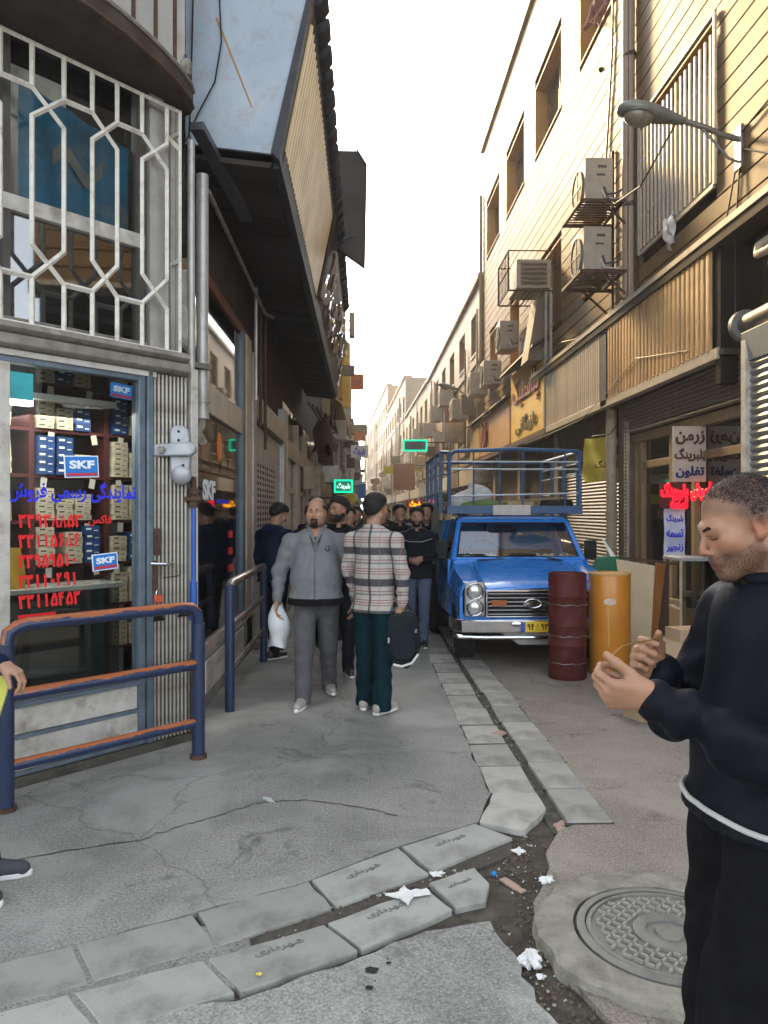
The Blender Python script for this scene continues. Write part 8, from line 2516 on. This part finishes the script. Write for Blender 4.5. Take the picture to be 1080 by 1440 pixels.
# 2 plaid man from behind
pB = person('man seen from behind in a cream and navy plaid shirt and teal trousers', (.085, 6.22, 0), -30, h=1.755, vox=.0075, bulk=1.10, belly=.02,
            legs=(.05, -.05), knees=(.02, .04), arms={-1: ((-.26, .03, 1.14), (-.24, .12, .92)), 1: ((.265, -.01, 1.12), (.255, .0, .87))}, head=(-12, -6, 0), hair='short', hairm=m_hairg, hairthick=.006,
            top=c_plaid, trousers=c_teal, shoes=sh_white, hem=.80, extra={'topname': 'shirt', 'collarm': c_plaid}, legw=1.06, loose=.9, fold=.005, stub=.4, hands=(.4, .75), headscale=1.0)
bgb = T('handbag', 'black soft briefcase with a pale curved stripe held by the man in plaid', 'bag', (.40, 6.2, .45))
m_bag = cloth('bag_nylon', (.008, .012, .014), (.012, .018, .02), rough=.5)
O('bag_body', G().prism([(.245, .56), (.255, .80), (.29, .835), (.44, .835), (.475, .80), (.495, .60), (.47, .50), (.40, .43), (.29, .47)], 6.16, 6.28, 'y'), m_bag, bgb, bev=.025, seg=3)
O('bag_pocket', G().prism([(.27, .56), (.28, .70), (.45, .70), (.47, .58), (.43, .50), (.32, .50)], 6.14, 6.162, 'y'), m_bag, bgb, bev=.01)
O('bag_stripe', G().tube([(.30, 6.135, .475), (.36, 6.13, .462), (.43, 6.13, .485), (.475, 6.14, .545)], .009, 6), pm('stripe_pale', (.6, .6, .58)), bgb)
for x in (.33, .41):
    O('bag_handle', G().tube([(x - .03, 6.2, .83), (x - .02, 6.21, .88), (.385 if x > .38 else .365, 6.215, .905), (x + .03, 6.22, .83)], .008, 6), m_bag, bgb)
O('bag_handle_grip', G().cyl((.34, 6.205, .83), (.43, 6.205, .83), .010), m_bag, bgb)
O('buckle', G().box(.262, .280, 6.15, 6.158, .62, .66).box(.45, .468, 6.15, 6.158, .69, .72), m_chrome, bgb)

for c_ in bgb.children:
    c_.matrix_parent_inverse = Matrix.Translation((-.40, -6.2, -.45)) @ Matrix.Translation((.385, 6.2, .88)) @ Matrix.Scale(1.13, 4) @ Matrix.Translation((-.385, -6.2, -.88))
bgb.location = (.345, 6.10, .44)

# 3 navy man at the door, back to us, bowed head
person('man in a navy jacket with his head bowed standing by the perforated door', (-.98, 8.55, 0), -35, h=1.72, vox=.010, bulk=1.18, head=(-30, -30, 0, .0, .03, -.02), top=c_navy, trousers=c_black, shoes=sh_black, detail=False, extra={}, hood=True)
# 4 bearded man behind
person('bearded man in a black jacket looking aside behind the man in grey', (-.245, 7.7, 0), 178, h=1.76, vox=.009, bulk=1.1, head=(-42, -3, 0), top=c_black, trousers=c_black, shoes=sh_black, beard='full', legs=(.12, -.14), knees=(.02, .2), stub=.4)
# 5 man with sunglasses further back
p5 = person('dark haired man between the grey hoodie and the bearded man further back', (-.42, 10.2, 0), 190, h=1.72, vox=.013, head=(10, 0, 0), top=c_blackk, trousers=c_jean, detail=False)
# 6 capped person
p6 = person('person in a pale beige cap and coat in the crowd left of the plaid shirt', (.06, 13.5, 0), 175, h=1.66, vox=.014, top=c_khaki, trousers=c_dkbrown, detail=False, hair=None, group='people in the lane')
t, L, H, wr, J = p6
O('cap', G().ell(H.p(0, -.015, .055), (.092, .11, .075), 8).ell(H.p(0, .095, .05), (.06, .05, .012), 6), pm('cap_beige', (.35, .28, .2), rough=.8), t)
# 7 bearded man in black bomber with folded hands
p7 = person('bearded man in a black bomber jacket and jeans just right of the plaid shirt', (.655, 9.3, 0), 168, h=1.67, vox=.009, bulk=1.12, head=(6, -2, 0), top=c_black, trousers=c_jean, shoes=sh_black, beard='full', legs=(.16, -.16), knees=(.04, .25),
            arms={-1: ((-.26, .0, 1.16), (-.10, .24, 1.12)), 1: ((.26, .02, 1.14), (.06, .25, 1.10))}, stub=.4, skin=skin_b)
t, L, H, wr, J = p7
O('jacket_piping', G().tube([L(-.20, .10, 1.36), L(-.08, .145, 1.32), L(.08, .145, 1.32), L(.20, .10, 1.36)], .004, 5), m_grm, t)
# 8 others further back
crowd = [('man in black just right of the plaid shoulder, face half hidden', .50, 10.9, 200, 1.72, c_blackk, c_dkbrown, 'short'),
         ('woman in a black headscarf and long coat behind the bearded man', .93, 11.2, 150, 1.62, c_black, c_black, 'scarf'),
         ('man in a dark brown jacket seen from behind close to the truck side', 1.13, 12.4, 10, 1.74, c_dkbrown, c_jean, 'short'),
         ('distant walker in grey on the left of the lane', -.5, 15.5, 180, 1.7, c_grey, c_black, 'short'),
         ('distant walker in navy near the lane centre', .25, 17.5, 0, 1.72, c_navy, c_black, 'short'),
         ('distant walker in khaki beside the gutter', .62, 20.0, 180, 1.68, c_khaki, c_jean, 'short'),
         ('distant walker in black under the amber sign', 1.2, 18.5, 190, 1.72, c_blackk, c_blackk, 'short'),
         ('distant walker in brown far down the lane', .05, 24.0, 180, 1.7, c_dkbrown, c_black, 'short'),
         ('distant walker in a headscarf far down the lane', .8, 27.0, 0, 1.62, c_black, c_black, 'scarf'),
         ('man in black behind the folded arms of the bearded man', .85, 10.4, 180, 1.73, c_black, c_black, 'short'),
         ('man in navy just left of the plaid head, further back', -.18, 9.6, 175, 1.68, c_navy, c_black, 'short'),
         ('tall man in dark brown behind the truck side', 1.35, 15.5, 185, 1.78, c_dkbrown, c_black, 'short'),
         ('man in black in the middle of the far crowd', .45, 16.2, 180, 1.72, c_black, c_jean, 'short'),
         ('man in a dark coat half hidden behind the stout man in grey', -.62, 9.3, 185, 1.70, c_black, c_black, 'short'),
         ('man in a brown jacket between the cap and the plaid shoulder', .18, 11.8, 180, 1.73, c_dkbrown, c_black, 'short'),
         ('man in navy glimpsed just left of the plaid shirt', -.10, 12.4, 170, 1.70, c_navy, c_jean, 'short'),
         ('bare headed man in grey behind the woman in the headscarf', .98, 13.6, 190, 1.72, c_grey, c_black, 'short'),
         ('man in black walking away near the gutter', .72, 14.5, 0, 1.74, c_blackk, c_black, 'short'),
         ('man in black on the left by the shop posts', -.85, 12.8, 175, 1.71, c_black, c_jean, 'short'),
         ('woman in a dark coat beside the far shop posts', -.75, 18.5, 0, 1.60, c_dkbrown, c_black, 'scarf'),
         ('far walker in navy near the road side', 1.5, 22.5, 180, 1.70, c_navy, c_black, 'short'),
         ('last visible walker in grey at the end of the crowd', .35, 33.0, 180, 1.72, c_grey, c_black, 'short')]
for (lab, x, y, f, hh, tp_, tr_, hr) in crowd:
    q = person(lab, (x, y, 0), f, h=hh, vox=.014 if y < 14 else .02, top=tp_, trousers=tr_, hair='short' if hr == 'short' else None, detail=False, legs=(.15, -.15), knees=(.02, .2), hem=.86 if hr == 'short' else .6)
    if hr == 'scarf':
        t, L, H, wr, J = q
        O('headscarf', G().ell(H.p(0, -.022, .02), (.095, .115, .125), 8).ell(tuple(L(0, -.01, 1.44)), (.15, .11, .09), 8), tp_, t)

# person leaning at the upper window
pu = person('person in a reddish top looking down from the high window on the right', (4.16, 13.0, 9.02), 110, h=1.65, vox=.012, head=(20, -25, 0, 0, .10, -.04), top=cloth('reddish_top', (.25, .12, .1)), trousers=c_black, detail=False, lean=.35, skin=skin_c,
            arms={-1: ((-.27, .15, 1.12), (-.22, .36, .93)), 1: ((.27, .12, 1.12), (.22, .36, .93))})

# person at the left edge
pe = person('person mostly out of frame at the left edge with a dark sleeve and grey shoe', (-1.71, 3.31, 0), -90, h=1.72, vox=.009, top=c_navy, trousers=cloth('dark_grey_trousers', (.03, .03, .035)), shoes=pm('sneaker_grey', (.07, .075, .085), (.05, .05, .06), rough=.6), detail=False,
            legs=(.06, .06), knees=(.0, .0), arms={-1: ((-.24, -.12, 1.12), (-.2, -.06, .9)), 1: ((.25, .0, 1.04), (.17, .255, 1.015))}, sub_v=.005,
            extra={'hand': {1: ((.05, 1, -.55), (0, -.5, -1), (.45, .45, .5, .55), -1, {'thumb_out': .4})}})
hv = T('folder', 'yellow green folder held low by the person at the left edge', 'folder', (-1.55, 3.2, .8))
O('folder_sheet', G().prism([(-1.75, .80), (-1.50, .765), (-1.47, .86), (-1.455, .93), (-1.75, .955)], 3.20, 3.215, 'y'), pm('folder_yellow', (.55, .55, .10), (.48, .5, .12), rough=.5), hv, bev=.003)

c_jack = cloth('black_jacket_nylon', (.007, .008, .012), (.005, .006, .009), rough=.5, bump=.0008)
c_jack.node_tree.nodes['Principled BSDF'].inputs['Specular IOR Level'].default_value = .08
# the man in black in front
fg_x = {'hand': {-1: ((-.02, 1, .10), (.88, -.1, .50), (.72, .95, 1.02, 1.05), -1, {'thumb_out': .55, 'thumb_curl': .10, 'spread': .05}),
                 1: ((-.35, .75, .55), (-.85, -.2, .1), (.55, .85, .95, 1.0), 1, {'thumb_out': .5, 'thumb_curl': .2, 'spread': .05})},
        'topname': 'jacket', 'collarm': c_black, 'lids': True, 'stubble': True, 'neckz': 1.462}
pF = person('man in a black jacket nearest to us, head bent over a wire in his hands', (.90, 1.665, 0), 90, h=1.745, vox=.006, bulk=1.10, belly=.03, sub_v=.0042,
            legs=(.27, .12), knees=(.16, .10), head=(0, -22, 0, 0, .030, -.045), hair='receding', hairm=m_hairg, hairthick=.0012, top=c_jack, trousers=c_blackk, shoes=sh_black, legw=1.38, loose=1.4,
            arms={-1: ((-.28, .065, 1.11), (-.195, .345, 1.255)), 1: ((.275, .105, 1.09), (.105, .215, 1.245))}, extra=fg_x, stub=.75, scalp=.8, skin=skin_c, hem=.945, fold=.0085, headscale=.90)
t, L, H, wr, J = pF
jk_ = [c for c in t.children if c.name.startswith('jacket')][0]
O('waist_cord', wrap_loop(jk_, L(0, 0, .965).z, .0062, c=(0, .02), dz=.018), pm('cord_white', (.45, .45, .42), rough=.7), t)
O('undershirt_collar', G().tube([L(-.075, .02, 1.505), L(-.085, -.03, 1.515), L(-.05, -.08, 1.52)], .012, 8), m_white, t)
O('side_stripe', G().tube([L(-.205, .02, .90), L(-.21, .02, .70), L(-.185, .02, .50)], .012, 4), cloth('stripe_grey', (.09, .09, .09)), t)
O('sleeve_seam', G().tube([L(-.245, -.04, 1.38), L(-.27, .02, 1.30), L(-.285, .055, 1.22)], .003, 5), m_grm, t)
tips = fg_x['tips']
A1 = tips[-1][1]; A0 = tips[-1][0][0]
B1 = tips[1][1]; B0 = tips[1][0][0]
wire = T('wire', 'thin bent brown wire stretched between the hands of the man in black', 'wire', (.6, 1.6, 1.3), rz=0.0)
wire.location = t.location; wire.rotation_euler = t.rotation_euler
pa = (A1 + A0) / 2; pb = (B1 + B0) / 2
mid = (pa + pb) / 2 + Vector((0, 0, .012))
O('wire_strand', G().tube([pa - (pb - pa).normalized() * .012, pa, pa.lerp(mid, .5) + Vector((0, 0, .008)), mid, pb, pb + (pb - pa).normalized() * .05], .0016, 6), pm('wire_brown', (.3, .16, .05), rough=.35, metal=.3), wire)
# ---------------------------------------------------------------- the warm hazy air down the lane
hzm = bpy.data.materials.new('lane_air')
hzm.use_nodes = True
_n = hzm.node_tree
_n.nodes.remove(_n.nodes['Principled BSDF'])
pv = _n.nodes.new('ShaderNodeVolumePrincipled')
pv.inputs['Color'].default_value = (.97, .95, .92, 1)
pv.inputs['Density'].default_value = 0.0021
pv.inputs['Anisotropy'].default_value = .3
_n.links.new(pv.outputs[0], _n.nodes['Material Output'].inputs['Volume'])
hz_o = O('haze', G().box(-70, 70, -32, 160, -1.1, 19), hzm, smooth=False)
hz_o['kind'] = 'stuff'
